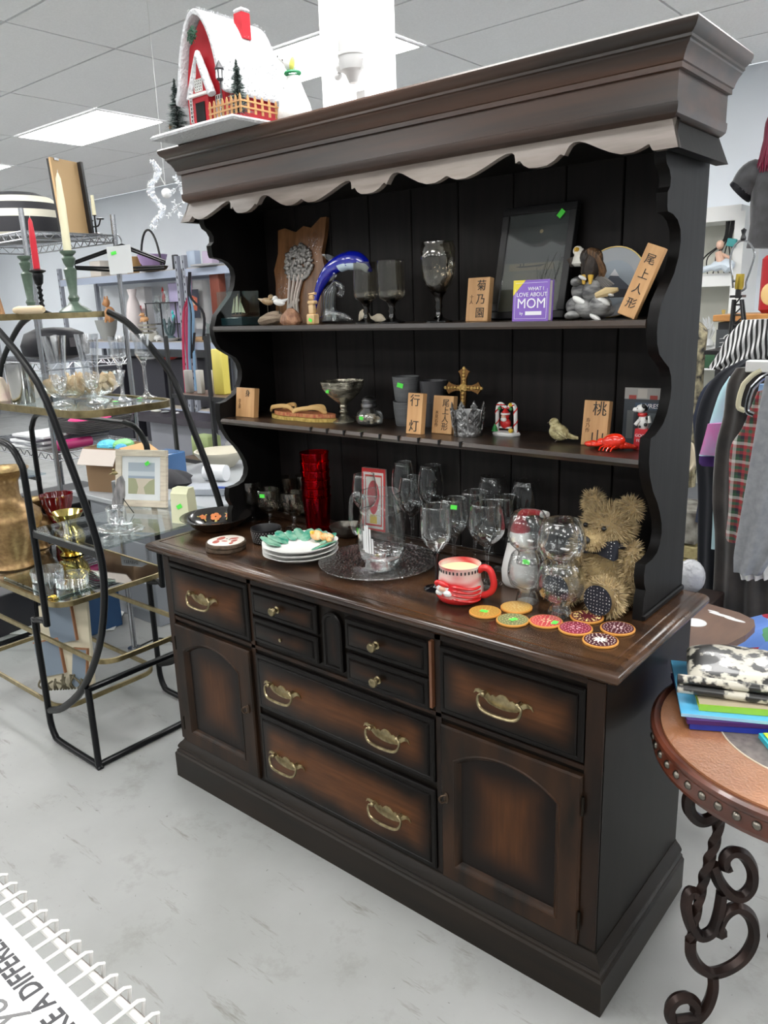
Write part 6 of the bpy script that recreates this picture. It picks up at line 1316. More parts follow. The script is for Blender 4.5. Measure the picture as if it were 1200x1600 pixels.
t = thing('chrome_stand', 'slim chrome stand leg with a power cord near the desk', 'stand', V(-2.44, .46, 0)); b = MB(); b.tube([(0, 0, 0), (-.16, .10, .50)], .012, 10); b.lathe([(.03, 0), (.03, .01), (.012, .014)], 14); b.build('leg', CHR, t); b = MB(); b.tube(smoothpath([(0, .02, .006), (.05, .10, .03), (.12, .14, .006), (.26, .12, .006), (.45, .10, .006)], 5), .004, 6); b.build('cord', BLACK, t)
# --- black rail shelf behind
BX = M('black_steel', (.018, .019, .022), .4)
t = thing('black_rail_shelf', 'open black steel shelf stand between the desk and the back shelving', 'shelf', (-3.50, 2.0, 0)); hx = .42
for sx in (-hx, 0, hx):
    for sy in (-.17, .17): MB().box((sx, sy, .66), (.022, .022, 1.32)).build('post', BX, t, 0)
for z in (.16, .50, .93):
    MB().box((0, 0, z), (2*hx, .34, .018)).build('shelf_board', M('brown_shelf_board', (.10, .055, .035), .5), t, 0); MB().box((0, -.172, z), (2*hx+.02, .012, .026)).build('shelf_rail', BX, t, 0)
def B(name, label, cat, px, pyb, pyt, wpx, Y, zb, kind, c, c2=None, depth=None, rough=.5, group=None, metal=0):
    """one background article: its base stands on height zb at depth Y, its width and height read off the photograph"""
    P = at(px, pyb, y=Y); P.z = zb; k_ = mpp(P); w_ = wpx*k_; h_ = max(hz(P, pyt), .02); d_ = depth or w_*.6
    t = thing(name, label, cat, P, group=group); m = M(name+'_c_%d' % (int(c[0]*99)*10000+int(c[1]*99)*100+int(c[2]*99)), c, rough, metal, c2=c2, scale=14)
    b = MB(); r = w_/2
    if kind == 'box': b.box((0, 0, h_/2), (w_, d_, h_), bev=min(.006, w_*.08))
    elif kind == 'bottle': b.lathe([(r*.9, 0), (r, h_*.05), (r, h_*.55), (r*.75, h_*.66), (r*.3, h_*.76), (r*.28, h_*.95), (r*.36, h_), (0, h_)], 20)
    elif kind == 'vase': b.lathe([(r*.55, 0), (r*.6, h_*.04), (r*.95, h_*.35), (r, h_*.5), (r*.7, h_*.75), (r*.4, h_*.86), (r*.6, h_), (r*.5, h_), (r*.3, h_*.86), (0, h_*.8)], 24)
    elif kind == 'bowl': b.lathe([(r*.45, 0), (r*.5, h_*.08), (r*.85, h_*.55), (r, h_), (r*.94, h_), (r*.78, h_*.55), (0, h_*.14)], 28)
    elif kind == 'plate': b.lathe([(r*.6, 0), (r*.7, h_*.2), (r, h_), (r*.97, h_), (r*.68, h_*.4), (0, h_*.35)], 28)
    elif kind == 'glass': b.lathe([(r*.7, 0), (r*.7, .003), (r*.1, .01), (r*.1, h_*.4), (r*.6, h_*.5), (r, h_*.7), (r*.85, h_), (r*.8, h_), (r*.9, h_*.7), (0, h_*.46)], 20); m = GLR
    elif kind == 'figure':
        b.sph((0, 0, h_*.30), (r*.8, r*.6, h_*.30)); b.sph((-r*.15, -r*.2, h_*.74), (r*.42, r*.4, h_*.17)); b.sph((-r*.45, -r*.2, h_*.90), (r*.12, r*.1, h_*.09)); b.sph((r*.10, -r*.2, h_*.91), (r*.12, r*.1, h_*.09)); b.sph((-r*.6, -r*.3, h_*.70), (r*.22, r*.2, h_*.07)); b.tube([(-r*.4, -r*.3, h_*.3), (-r*.5, -r*.4, 0)], r*.14, 7); b.tube([(r*.4, -r*.3, h_*.3), (r*.4, -r*.4, 0)], r*.14, 7)
    elif kind == 'spiky':
        rr_ = random.Random(int(px)); b.lathe([(r*.7, 0), (r*.6, h_*.1), (r*.3, h_*.2), (0, h_*.25)], 12)
        for i in range(16): a = rr_.random()*6.28; b.tube(smoothpath([(0, 0, h_*.15), (r*.5*math.cos(a), r*.4*math.sin(a), h_*rr_.uniform(.3, .7)), (r*rr_.uniform(.5, 1)*math.cos(a+.4), r*.5*math.sin(a+.4), h_*rr_.uniform(.5, 1))], 3), [r*.12]*6+[r*.03], 6)
    b.build({'box': 'body', 'figure': 'figure', 'spiky': 'branches'}.get(kind, 'body'), m, t, 45); return t
RS = [('yellow_toy_house', 'tall yellow box with an orange inside on the black rail shelf', 'box', 348, 613, 545, 24, 1.98, .94, 'box', (.72, .62, .12)),
      ('grey_magazine_file', 'silver grey record file standing left on the black rail shelf', 'file', 297, 618, 578, 13, 1.95, .94, 'box', (.35, .34, .32)),
      ('grey_record_file', 'silver grey record file standing second on the black rail shelf', 'file', 315, 618, 578, 12, 1.95, .94, 'box', (.45, .44, .41)),
      ('white_record_file', 'pale record file standing beside the yellow box', 'file', 331, 616, 578, 8, 1.98, .94, 'box', (.62, .60, .56)),
      ('lime_green_box', 'lime green gift box with a black label on the black rail shelf', 'box', 323, 700, 680, 42, 2.0, .51, 'box', (.38, .48, .20)),
      ('red_board_game', 'flat dark red box under the lime green gift box', 'box', 335, 706, 701, 46, 2.04, .51, 'box', (.30, .10, .07)),
      ('small_glass_bottle', 'small clear bottle behind the lime green gift box', 'bottle', 338, 690, 666, 9, 2.10, .51, 'bottle', (.60, .62, .62)),
      ('silver_plates', 'stack of silver plates at the right of the black rail shelf', 'plate', 370, 712, 690, 34, 2.0, .51, 'plate', (.60, .60, .60))]
for a in RS: B(*a[:8], a[8], a[9], a[10])
# --- long grey shelving along the back wall
GS = M('grey_shelf_steel', (.36, .41, .52), .4); GSD = M('shelf_slot_post', (.28, .30, .35), .4)
def greyshelf(x0, x1, zs, label, deck=(.42, .38, .33)):
    xm = (x0+x1)/2; t = thing('grey_steel_shelving', label, 'shelf', (xm, 4.2, 0), group=None); w_ = x1-x0
    for sx in (-w_/2, w_/2):
        for sy in (-.24, .24):
            p = MB().box((sx, sy, 1.02), (.045, .045, 2.04)).build('post', GSD, t, 0)
            if sy < 0:
                b = MB()
                for i in range(26): b.box((sx, sy-.0235, .10+i*.075), (.010, .002, .028))
                b.build('slots', M('void_black'), p, 0)['kind'] = 'stuff'
    for z in zs:
        for sy in (-.25, .25): MB().box((0, sy, z-.035), (w_, .018, .075)).build('beam', GS, t, 0)
        MB().box((0, 0, z+.006), (w_, .48, .012)).build('deck', M('chipboard_deck', deck, .8), t, 0)
    return t
GZ = [.42, 1.15, 1.90]
greyshelf(-9.05, -6.62, GZ, 'long grey steel shelving against the back wall, left bay')
greyshelf(-6.50, -4.3, GZ, 'long grey steel shelving against the back wall, bay partly behind the hutch')
SY = 4.05
BK = [('purple_flowers', 'basket with purple flowers on the top grey shelf', 'flowers', 240, 421, 398, 46, SY, 1.912, 'bowl', (.42, .30, .55)),
      ('woven_basket', 'tan woven basket at the left of the top grey shelf', 'basket', 208, 424, 402, 40, SY-.05, 1.912, 'bowl', (.48, .30, .12)),
      ('pale_crate', 'pale printed box on the far left of the top grey shelf', 'box', 158, 430, 408, 30, SY, 1.912, 'box', (.60, .55, .50)),
      ('dark_speaker', 'small dark speaker on the top grey shelf', 'speaker', 275, 418, 398, 10, SY+.1, 1.912, 'box', (.05, .055, .06)),
      ('pastel_print', 'pastel blue print leaning on the top grey shelf', 'picture', 304, 417, 392, 20, SY+.18, 1.912, 'box', (.55, .65, .80)),
      ('lilac_print', 'lilac patterned print leaning beside the pastel print', 'picture', 330, 415, 392, 24, SY+.16, 1.912, 'box', (.62, .52, .70)),
      ('flat_tray', 'flat grey wire tray on the top grey shelf', 'tray', 325, 420, 414, 50, SY-.1, 1.912, 'box', (.40, .40, .42)),
      ('plush_deer', 'brown plush deer sitting on the middle grey shelf', 'toy', 172, 492, 462, 26, SY-.12, 1.162+.22, 'figure', (.42, .20, .08)),
      ('grey_pot_stack', 'stack of grey pots at the left of the middle grey shelf', 'pot', 170, 536, 500, 34, SY, 1.162, 'bowl', (.30, .31, .30)),
      ('tall_white_urn', 'tall white ribbed urn on the middle grey shelf', 'vase', 214, 528, 452, 25, SY+.0, 1.162, 'vase', (.66, .60, .60)),
      ('silver_owl', 'grey lace figurine in front of the tall white urn', 'ornament', 208, 534, 505, 14, SY-.05, 1.162, 'figure', (.30, .30, .30)),
      ('orange_ornament', 'small orange animal on the plate stack', 'ornament', 226, 502, 488, 20, SY-.10, 1.162+.215, 'figure', (.62, .34, .16)),
      ('white_lettered_sign', 'white lettered sign leaning on the back of the middle grey shelf', 'sign', 228, 490, 448, 24, SY+.28, 1.162+.0, 'box', (.75, .75, .78)),
      ('red_bird', 'small red bird on a wire stand', 'ornament', 256, 463, 448, 8, SY+.1, 1.162+.42, 'figure', (.65, .05, .05)),
      ('iridescent_plate', 'iridescent lilac glass plate standing on the middle grey shelf', 'plate', 280, 505, 442, 22, SY+.15, 1.162+.0, 'box', (.50, .45, .68)),
      ('teal_dragon', 'dark teal dragon sculpture on the middle grey shelf', 'ornament', 267, 527, 490, 30, SY-.03, 1.162, 'spiky', (.07, .11, .12)),
      ('turquoise_bird', 'turquoise bird ornament above the dragon sculpture', 'ornament', 271, 492, 484, 8, SY-.0, 1.162+.22, 'figure', (.03, .50, .50)),
      ('white_seal', 'white porcelain animal on the middle grey shelf', 'ornament', 246, 530, 516, 22, SY-.05, 1.162, 'figure', (.74, .74, .72)),
      ('white_platter', 'long white platter in front of the dragon sculpture', 'platter', 266, 533, 528, 36, SY-.04, 1.162, 'plate', (.70, .70, .70)),
      ('black_poster', 'white mounted poster with a black and red picture on the back wall', 'poster', 319, 500, 438, 24, SY+.22, 1.162+.12, 'box', (.75, .76, .77)),
      ('brown_cabinet', 'reddish brown cabinet seen beside the hutch side panel', 'cabinet', 344, 490, 424, 22, SY+.0, 1.162+.08, 'box', (.20, .05, .03)),
      ('pink_bust', 'small pink figurine at the right of the middle grey shelf', 'ornament', 291, 528, 510, 10, SY-.05, 1.162, 'figure', (.70, .42, .45)),
      ('cork_coasters', 'flat cork boxes on the middle grey shelf', 'box', 318, 534, 526, 34, SY-.03, 1.162, 'box', (.42, .27, .14)),
      ('pewter_ship', 'grey pewter ship on the middle shelf beside the hutch', 'ornament', 327, 526, 500, 14, SY-.1, 1.162, 'spiky', (.20, .24, .24)),
      ('blue_binder', 'blue binder on the lower grey shelf', 'binder', 118, 600, 555, 20, SY-.1, .956, 'box', (.05, .12, .45)),
      ('white_helmet', 'white rounded bin on the lower grey shelf', 'bin', 240, 612, 575, 30, SY-.0, .956, 'bowl', (.70, .72, .75)),
      ('red_candle_tray', 'tray of small red candles on the lower grey shelf', 'tray', 265, 600, 588, 34, SY-.0, .956, 'plate', (.50, .06, .05)),
      ('white_picture_frame', 'small white picture frame on the low dark shelf', 'frame', 248, 680, 656, 16, 3.6, .44, 'box', (.66, .66, .60)),
      ('glass_jug', 'small glass jug beside the white picture frame', 'jug', 262, 682, 664, 14, 3.6, .44, 'vase', (.30, .32, .33)),
      ('white_sauce_pot', 'tiny white pot on the low dark shelf', 'pot', 281, 682, 672, 7, 3.6, .44, 'vase', (.65, .65, .66))]
for a in BK: B(*a[:8], a[8], a[9], a[10])
for i in range(5): B('cream_plate', ['lowest', 'second', 'third', 'fourth', 'topmost'][i]+' cream plate of the stack on the middle grey shelf', 'plate', 232, 526, 521, 32, SY-.1, 1.162+.042*i, 'plate', (.66, .64, .56), group='cream plates on the grey shelf')
for i, (px, pyt) in enumerate(((250, 462), (262, 455), (246, 470))): B('wine_goblet', ['left wine goblet on the wire rack of the grey shelf', 'tall wine goblet in the middle of the grey shelf', 'short wine goblet behind the white animal'][i], 'glass', px, 500, pyt, 12, SY+.08, 1.162+.19, 'glass', (1, 1, 1), group='wine goblets on the grey shelf')
t = thing('black_wire_rack', 'black two tier wire rack on the middle grey shelf', 'rack', (at(262, 500, y=SY+.08).x, SY+.1, 1.162)); b = MB()
for x in (-.28, .0, .28):
    for y_ in (-.1, .1): b.tube([(x, y_, 0), (x, y_, .42)], .008, 5)
b.build('legs', BX, t)
for z in (.185, .415): MB().box((0, 0, z), (.58, .22, .01)).build('shelf_board', BX, t, 0)
t = thing('basket_handle', 'tall black hoop handle basket standing on the top grey shelf', 'basket', (at(237, 420, y=SY-.1).x, SY-.1, 1.912)); b = MB(); k_ = mpp(t.location)
b.tube([(26*k_*math.cos(a)*1.0, 0, .02+58*k_*math.sin(a)) for a in [i*PI/18 for i in range(19)]], .012, 7); b.build('hoop', BLACK, t); b = MB(); b.lathe([(.12, 0), (.16, .02), (.18, .05), (.17, .05), (.0, .02)], 24); b.build('rim', M('dark_wicker', (.08, .05, .03), .7), t)
# stands below: low dark cabinet
t = thing('low_dark_cabinet', 'low dark cabinet in front of the grey shelving', 'cabinet', (-6.2, 3.6, 0)); MB().box((0, 0, .40), (1.5, .4, .07)).build('top', M('dark_laminate', (.04, .035, .045), .4), t, 0); MB().box((0, .1, .18), (1.4, .2, .36)).build('body', M('grey_laminate', (.30, .31, .35), .5), t, 0)
# poster print, lettering on the white sign
ps = next(o for o in bpy.data.objects if o.name == 'black_poster'); art(ps, -.10, .10, .12, .42, -.12, [((.03, .035, .06), SQ), ((.55, .12, .06), [(.2, .3), (.75, .25), (.85, .7), (.4, .8)]), ((.75, .5, .35), rct(.4, .45, .6, .65))])
sg = next(o for o in bpy.data.objects if o.name == 'white_lettered_sign'); text('sign_lettering', 'STAY', .085, INK, sg, (0, -.12, .22)); text('sign_lettering', 'TRUE', .085, INK, sg, (0, -.12, .12)); b = MB(); b.box((0, -.115, .36), (.18, .004, .08)); b.build('red_band', RED, sg, 0)
# lanyards on the shelf post
for i, (cl, px0, px1, lab) in enumerate((((.62, .07, .15), 287, 292, 'red and white striped lanyard hanging from the grey shelf post'), ((.25, .42, .62), 296, 302, 'blue lanyard hanging from the grey shelf post'), ((.02, .02, .025), 300, 318, 'black lanyard loop hanging from the grey shelf post'))):
    Pq = at(296, 425, y=3.90); t = thing('lanyard', lab, 'lanyard', Pq, group=None); q_ = lambda x, y: at(x, y, y=3.90-.01*i)-Pq
    b = MB(); b.tube(smoothpath([q_(296, 425), q_(295, 462), q_(px0, 490), q_(px0, 560), q_(px0+4, 615 if i < 2 else 520)], 5), .011, 5, flat=(1.6, .5)); b.tube(smoothpath([q_(297, 425), q_(297, 462), q_(px1, 490), q_(px1, 530), q_(px1+4, 610 if i < 2 else 522)], 5), .011, 5, flat=(1.6, .5)); b.build('strap', M('lanyard_%d' % i, cl, .7), t)
# ornaments hanging in the air: icy garland
Pq = at(250, 300, y=1.2)
t = thing('icicle_garland', 'white glitter snowflake and icicle garland hanging at the cornice left end', 'garland', Pq); rnd = random.Random(44); q_ = lambda x, y, d=0: at(x, y, y=1.2+d)-Pq
ICE = M('frosted_acrylic', (.85, .88, .92), .3)
b = MB(); z_up = CH-Pq.z; p_ = q_(258, 290); b.tube([p_, V(p_.x, p_.y, z_up)], .0012, 5); b.tube([q_(240, 256), q_(258, 290)], .0012, 5); b.build('thread', WHT, t)
b = MB(); b.sph(q_(260, 302), .024, 18, 12); b.build('white_ball', M('white_ball', (.9, .9, .9), .3), t)
b = MB()
for i in range(110):
    u = i/110; x = 238+8*math.sin(u*11)+rnd.uniform(-4, 4)+10*u; y = 252+u*105; b.sph(q_(x, y, rnd.uniform(-.02, .02)), (rnd.uniform(.006, .015),)*3, 8, 5)
b.build('left_strand', glass('ice_glass', (.93, .95, .98), .35, .6), t, 60)
b = MB()
for i in range(34):
    a = PI/4+(i % 4)*PI/2+.2; r = rnd.uniform(2, 20); cx, cy = (280, 290) if i < 20 else (276, 325); x = cx+r*math.cos(a)*.8; y = cy+r*math.sin(a)*1.2; b.tube([q_(cx, cy), q_(x, y)], .0035, 5)
    b.tube([q_(x, y), q_(x+4*math.cos(a+.9), y+4*math.sin(a+.9))], .0028, 5); b.tube([q_(x, y), q_(x+4*math.cos(a-.9), y+4*math.sin(a-.9))], .0028, 5)
b.build('snowflake', ICE, t, 40)
# ================================================================== ROUND TABLE, RIGHT FOREGROUND
TC = V(.329, .239, 0); TR = .311; TZ = .65
t = thing('round_side_table', 'round leather topped table with brass studs and scrolled iron legs', 'table', TC); tab = t
LEA = M('cognac_leather', (.36, .16, .075), .35, c2=(.24, .10, .045), scale=7, bump=.15, bscale=200, coat=.2); RIM = M('cherry_rim', (.13, .035, .018), .28, c2=(.06, .018, .01), scale=12, coat=.4)
b = MB(); b.lathe([(TR-.030, TZ-.06), (TR-.006, TZ-.058), (TR-.004, TZ-.050), (TR-.006, TZ-.046), (TR-.006, TZ-.022), (TR-.002, TZ-.018), (TR+.001, TZ-.012), (TR, TZ-.005), (TR-.006, TZ-.001), (TR-.012, TZ-.002), (TR-.016, TZ-.005), (TR-.05, TZ-.006), (0, TZ-.006)], 96); b.build('rim', RIM, t, 40)
b = MB(); b.lathe([(TR-.018, TZ-.006), (TR-.019, TZ-.001), (.185, TZ-.001)], 80); b.build('leather_ring', LEA, t, 30)
b = MB(); b.lathe([(.184, TZ-.0035), (.184, TZ+.0003), (0, TZ+.0003)], 64); b.build('slate_centre', M('dark_slate_leather', (.16, .135, .125), .55, c2=(.09, .075, .07), scale=60), t, 0)
b = MB(); b.tube([(.184*math.cos(i*PI/36), .184*math.sin(i*PI/36), TZ-.0004) for i in range(72)], .0016, 5, closed=True); b.build('inlay_line', M('cream_inlay', (.55, .47, .36), .5), t)
STUD = M('stud_metal', (.22, .20, .17), .3, 1); so = None
for i in range(56):
    a = 2*PI*i/56; loc = (( TR-.006)*math.cos(a), (TR-.006)*math.sin(a), TZ-.034)
    if so is None: b = MB(); b.lathe([(.0085, 0), (.0085, .001), (.0065, .004), (.003, .0058), (0, .006)], 12); so = b.build('stud', STUD, t, 60)
    else: so2 = so.copy(); col.objects.link(so2); so2.location = loc; so2.rotation_euler = (PI/2, 0, a+PI/2); continue
    so.location = loc; so.rotation_euler = (PI/2, 0, a+PI/2)
# scroll leg traced in the upright plane through the table axis
fd = V(.168-TC.x, .071-TC.y, 0); ang0 = math.atan2(fd.y, fd.x); rd = fd.normalized(); nrm_ = V(-rd.y, rd.x, 0)
def legpt(px, py):
    d_ = ray(px, py); k_ = (TC-CP).dot(nrm_)/d_.dot(nrm_); p = CP+d_*k_; return V((p-TC).dot(rd), 0, p.z)
LI = M('bronzed_iron', (.035, .018, .014), .38, .5, c2=(.015, .010, .009), scale=18)
def strap(pts, w_=.011, th_=.008, n=5): P_ = smoothpath([legpt(*p) for p in pts], n); return P_
parts_leg = {'twisted_bar': ([(1127, 1262), (1118, 1310), (1106, 1350), (1094, 1395), (1084, 1440), (1079, 1470)], 1), 'lower_scroll': ([(1079, 1468), (1080, 1490), (1092, 1510), (1112, 1520), (1140, 1512), (1165, 1492), (1178, 1462), (1172, 1432), (1152, 1418), (1133, 1428), (1123, 1448), (1128, 1460)], 0),
    'foot_scroll': ([(1114, 1520), (1114, 1545), (1105, 1572), (1088, 1592), (1068, 1602), (1052, 1596), (1046, 1578), (1056, 1562), (1074, 1558), (1086, 1568), (1086, 1578)], 0),
    'upper_scroll': ([(1113, 1350), (1124, 1378), (1142, 1398), (1160, 1400), (1174, 1384), (1175, 1358), (1162, 1336), (1144, 1331), (1132, 1342), (1134, 1354), (1140, 1352)], 0),
    'bracket_scroll': ([(1128, 1266), (1112, 1278), (1094, 1282), (1078, 1268), (1076, 1248), (1084, 1236)], 0), 'side_scroll': ([(1128, 1395), (1122, 1430), (1112, 1455), (1092, 1462), (1078, 1440), (1072, 1412), (1078, 1394), (1088, 1396)], 0)}
proto = []
for nm, (pts, tw) in parts_leg.items():
    P_ = strap(pts); P_ = [V(p.x, 0, max(p.z, .011)) for p in P_]
    b = MB()
    if tw: P_ = smoothpath([legpt(*p) for p in pts], 9); b.tube(P_, .0115, 4, twist=.28)
    else: b.tube(P_, 1, 4, flat=(.010, .015, (0, 1, 0)) if 0 else (.0125, .0115)) if 0 else b.tube(P_, .0125, 6)
    proto.append(b.build(nm, LI, t, 45, rot=(0, 0, ang0)))
for k_ in (1, 2):
    for o in proto: c_ = o.copy(); col.objects.link(c_); c_.rotation_euler = (0, 0, ang0+k_*2*PI/3)
b = MB(); b.tube([(.05*math.cos(i*PI/10), .05*math.sin(i*PI/10), .17) for i in range(20)], .007, 6, closed=True); b.build('centre_ring', LI, t)
b = MB(); b.box((-.10, .045, TZ-.0007), (.010, .006, .0005), rot=(0, 0, .5)); b.box((-.115, .02, TZ-.0007), (.004, .009, .0005)); b.build('gold_fleck', M('gold_fleck_paint', (.65, .42, .12), .6), t, 0) if 0 else b.bm.free()
# books on the table: spines run along x
TB = TZ+.0006
def book(name, label, x, y, z, w_, d_, h_, rz, cov, spine=None, pages=(.72, .70, .64)):
    t = thing(name, label, 'book', (x, y, z), rz, 'books piled on the round table')
    MB().box((0, 0, .0012), (w_, d_, .0022)).build('cover', cov, t, 0); MB().box((0, 0, h_-.0012), (w_, d_, .0022)).build('cover', cov, t, 0)
    MB().box((0, .003, h_/2), (w_-.006, d_-.008, h_-.005)).build('pages', M('book_pages', pages, .8), t, 0); MB().box((0, -d_/2+.001, h_/2), (w_, .003, h_-.0004)).build('spine', spine or cov, t, 0); return t
e0, e1 = at(1078, 1131, z=TZ+.012), at(1200, 1140, z=TZ+.012); rzb = math.atan2(e1.y-e0.y, e1.x-e0.x)
dirb = V(math.cos(rzb), math.sin(rzb), 0); nb_ = V(-math.sin(rzb), math.cos(rzb), 0)
BL = M('royal_blue_cover', (.015, .035, .32), .3); bw_, bd_ = .30, .20
def bpos(z, off=0, dp=bd_, wd=bw_): c_ = e0+dirb*(wd/2+off)+nb_*(dp/2); return c_.x, c_.y, z
x_, y_, z_ = bpos(TB); bk = book('blue_picture_book', 'royal blue picture book at the bottom of the pile on the round table', x_, y_, z_, bw_, bd_, .012, rzb, BL)
text('spine_title', 'The Night Before Christmas', .0085, M('white_print'), bk, (.035, -bd_/2-.0012, .006), sx=.9)
x_, y_, z_ = bpos(TB+.0125, -.008); book('purple_book', 'thin dark purple book second from the bottom of the pile', x_, y_, z_, bw_, bd_, .009, rzb+.02, M('deep_purple_cover', (.06, .015, .12), .35))
x_, y_, z_ = bpos(TB+.022, -.010, .24); book('light_blue_book', 'large light blue picture book in the middle of the pile', x_, y_+.0, z_, bw_, .24, .007, rzb-.05, M('sky_blue_cover', (.10, .42, .68), .3), M('pale_blue_spine', (.35, .62, .78), .3))
x_, y_, z_ = bpos(TB+.0295, .012, .15); bk = book('green_spine_book', 'green spined book with colourful cover near the top of the pile', x_, y_+.02, z_, bw_, .15, .014, rzb-.03, M('green_yellow_cover', (.50, .62, .06), .35), M('lime_spine', (.32, .60, .05), .35))
art_cells = [((.42, .36, .25), SQ), ((.60, .55, .05), rct(.35, .1, .6, .8)), ((.70, .35, .04), rct(.6, .2, 1, .9)), ((.45, .08, .05), rct(.05, .3, .18, .7)), ((.5, .12, .1), rct(.22, .35, .32, .7)), ((.40, .38, .45), rct(.4, .05, .55, .3))]
ao = art(bk, -bw_/2, bw_/2, -.075, .075, 0, art_cells, 'cover_art'); ao.rotation_euler = (-PI/2, 0, 0); ao.location = (0, 0, .0143)
ao.scale = (1, 1, -1)
# camouflage patterned roll
CA = M('camouflage', (.55, .52, .44), .35, c2=(.02, .02, .02), scale=30, detail=3, coat=.3)
for n_ in CA.node_tree.nodes:
    if n_.type == 'VALTORGB': n_.color_ramp.elements[0].position = .46; n_.color_ramp.elements[1].position = .52
P = V(*bpos(TB+.044, 0, .15)); t = thing('camouflage_bag', 'black white and sand camouflage wrapped bag lying on top of the books', 'bag', P+V(.0, .07, 0), rotz=rzb-.12)
b = MB()
L_ = []
for i in range(13):
    u = i/12; x = -.17+.40*u; hgt = .028+.016*math.sin(u*5)+.012*(1-u); dep = .085+.01*math.sin(u*9); L_.append([(x, -dep, .004), (x, dep*.95, .004), (x+.004, dep*1.02, hgt*.5), (x, dep*.7, hgt*.95), (x, .02, hgt*(1.05+.15*math.sin(u*17))), (x, -.03, hgt*.8), (x, -dep*.8, hgt*.75), (x, -dep*1.03, hgt*.35)])
b.loft(L_); cb_ = b.build('bag_body', CA, t, 60); sm = cb_.modifiers.new('soft', 'SUBSURF'); sm.levels = 1; sm.render_levels = 2
for k_, zz in ((0, .012), (1, .030)): b = MB(); b.tube([(-.19, -.100+.006*k_, zz), (-.02, -.102+.006*k_, zz-.002), (.03, -.100+.006*k_, zz-.002)], .0095, 10); b.build('rolled_edge', CA, t, 60)
P = at(1196, 1162, z=TZ); bk = book('teal_activity_book', 'teal and lime book at the right edge of the round table', P.x+.06, P.y-.01, TB, .13, .09, .010, -.9, M('teal_cover', (.03, .42, .52), .3), None); MB().box((0, 0, .0128), (.12, .08, .001)).build('cover_panel', M('lime_print', (.45, .62, .05), .4), bk, 0)
# ================================================================== LOW TABLE, FABRIC, RIGHT BACKGROUND
LT = .45
pts = [at(x, y, z=LT) for x, y in ((1099, 941), (1155, 957), (1178, 968), (1180, 978), (1165, 992), (1106, 1023))]
cx = V(-.22, 1.10, 0)
t = thing('low_brown_table', 'low brown table with white paint stains beside the hutch', 'table', cx)
poly = [(p.x-cx.x, p.y-cx.y) for p in pts]; poly += [(-.40, poly[-1][1]+.0), (-.40, poly[0][1])]
b = MB(); b.prism(poly, LT-.022, LT, plane='xy'); b.build('table_top', M('brown_laminate', (.17, .105, .075), .4, c2=(.13, .08, .06), scale=6, stretch=(4, 1, 1)), t, 0)
for q_ in ((.05, -.02), (.0, .13), (-.35, 0), (-.35, .15)): b = MB(); b.tube([(q_[0], q_[1], 0), (q_[0], q_[1], LT-.022)], [.013, .02], 8); b.build('leg', M('dark_leg', (.02, .012, .01), .4), t)
b = MB()
for (px, py, r1, r2) in ((1128, 961, .045, .010), (1148, 968, .035, .010), (1115, 955, .02, .006)): p = at(px, py, z=LT+.0005)-cx; b.sph((p.x, p.y, LT), (r1, r2, .0010), 12, 4, rot=(0, 0, -.15))
b.build('white_paint', M('white_spill', (.66, .66, .66), .5), t); p = at(1086, 973, z=LT)-cx; b = MB(); b.lathe([(.035, 0), (.035, .001), (0, .001)], 24, c=(p.x, p.y, LT+.0002)); b.build('round_label', M('white_spill'), t)
def cloth_pile(name, label, P, rx, ry, h_, mat, seed):
    t = thing(name, label, 'fabric', P); r_ = random.Random(seed); ph = [r_.uniform(0, 6) for _ in range(6)]
    b = MB(); b.lathe([(1*rx, 0), (1.02*rx, .02), (.95*rx, h_*.45), (.72*rx, h_*.75), (.45*rx, h_*.92), (.2*rx, h_), (0, h_*.98)], 60, sq=ry/rx, wob=lambda a, k_: 1+.10*math.sin(5*a+ph[0]+k_)+.07*math.sin(11*a+ph[1]-k_*1.4)+.04*math.sin(17*a+ph[2]+k_*2)); b.build('folded_cloth', mat, t, 60); return t
BF = M('blue_print_fabric', (.10, .22, .55), .8, c2=(.22, .35, .52), scale=16, detail=2)
if 1:
    m_ = BF; tt = m_.node_tree; bs_ = tt.nodes['Principled BSDF']; vo = tt.nodes.new('ShaderNodeTexVoronoi'); vo.inputs['Scale'].default_value = 13; tc_ = tt.nodes.new('ShaderNodeTexCoord'); tt.links.new(tc_.outputs['Object'], vo.inputs['Vector'])
    rp = tt.nodes.new('ShaderNodeValToRGB'); rp.color_ramp.interpolation = 'CONSTANT'; E_ = rp.color_ramp.elements; E_[0].color = (.12, .24, .62, 1); E_[1].position = .42; E_[1].color = (.30, .50, .78, 1)
    for pos, cc in ((.55, (.35, .015, .04)), (.68, (.62, .68, .72)), (.80, (.10, .30, .14)), (.9, (.02, .03, .06))): e_ = E_.new(pos); e_.color = c4(cc)
    sp_ = tt.nodes.new('ShaderNodeSeparateColor'); tt.links.new(vo.outputs['Color'], sp_.inputs[0]); tt.links.new(sp_.outputs[0], rp.inputs[0]); tt.links.new(rp.outputs[0], bs_.inputs['Base Color'])
cloth_pile('blue_patterned_fabric', 'heap of blue patterned fabric on the floor under the clothes rack', V(.08, 1.62, 0), .36, .30, .36, BF, 3)
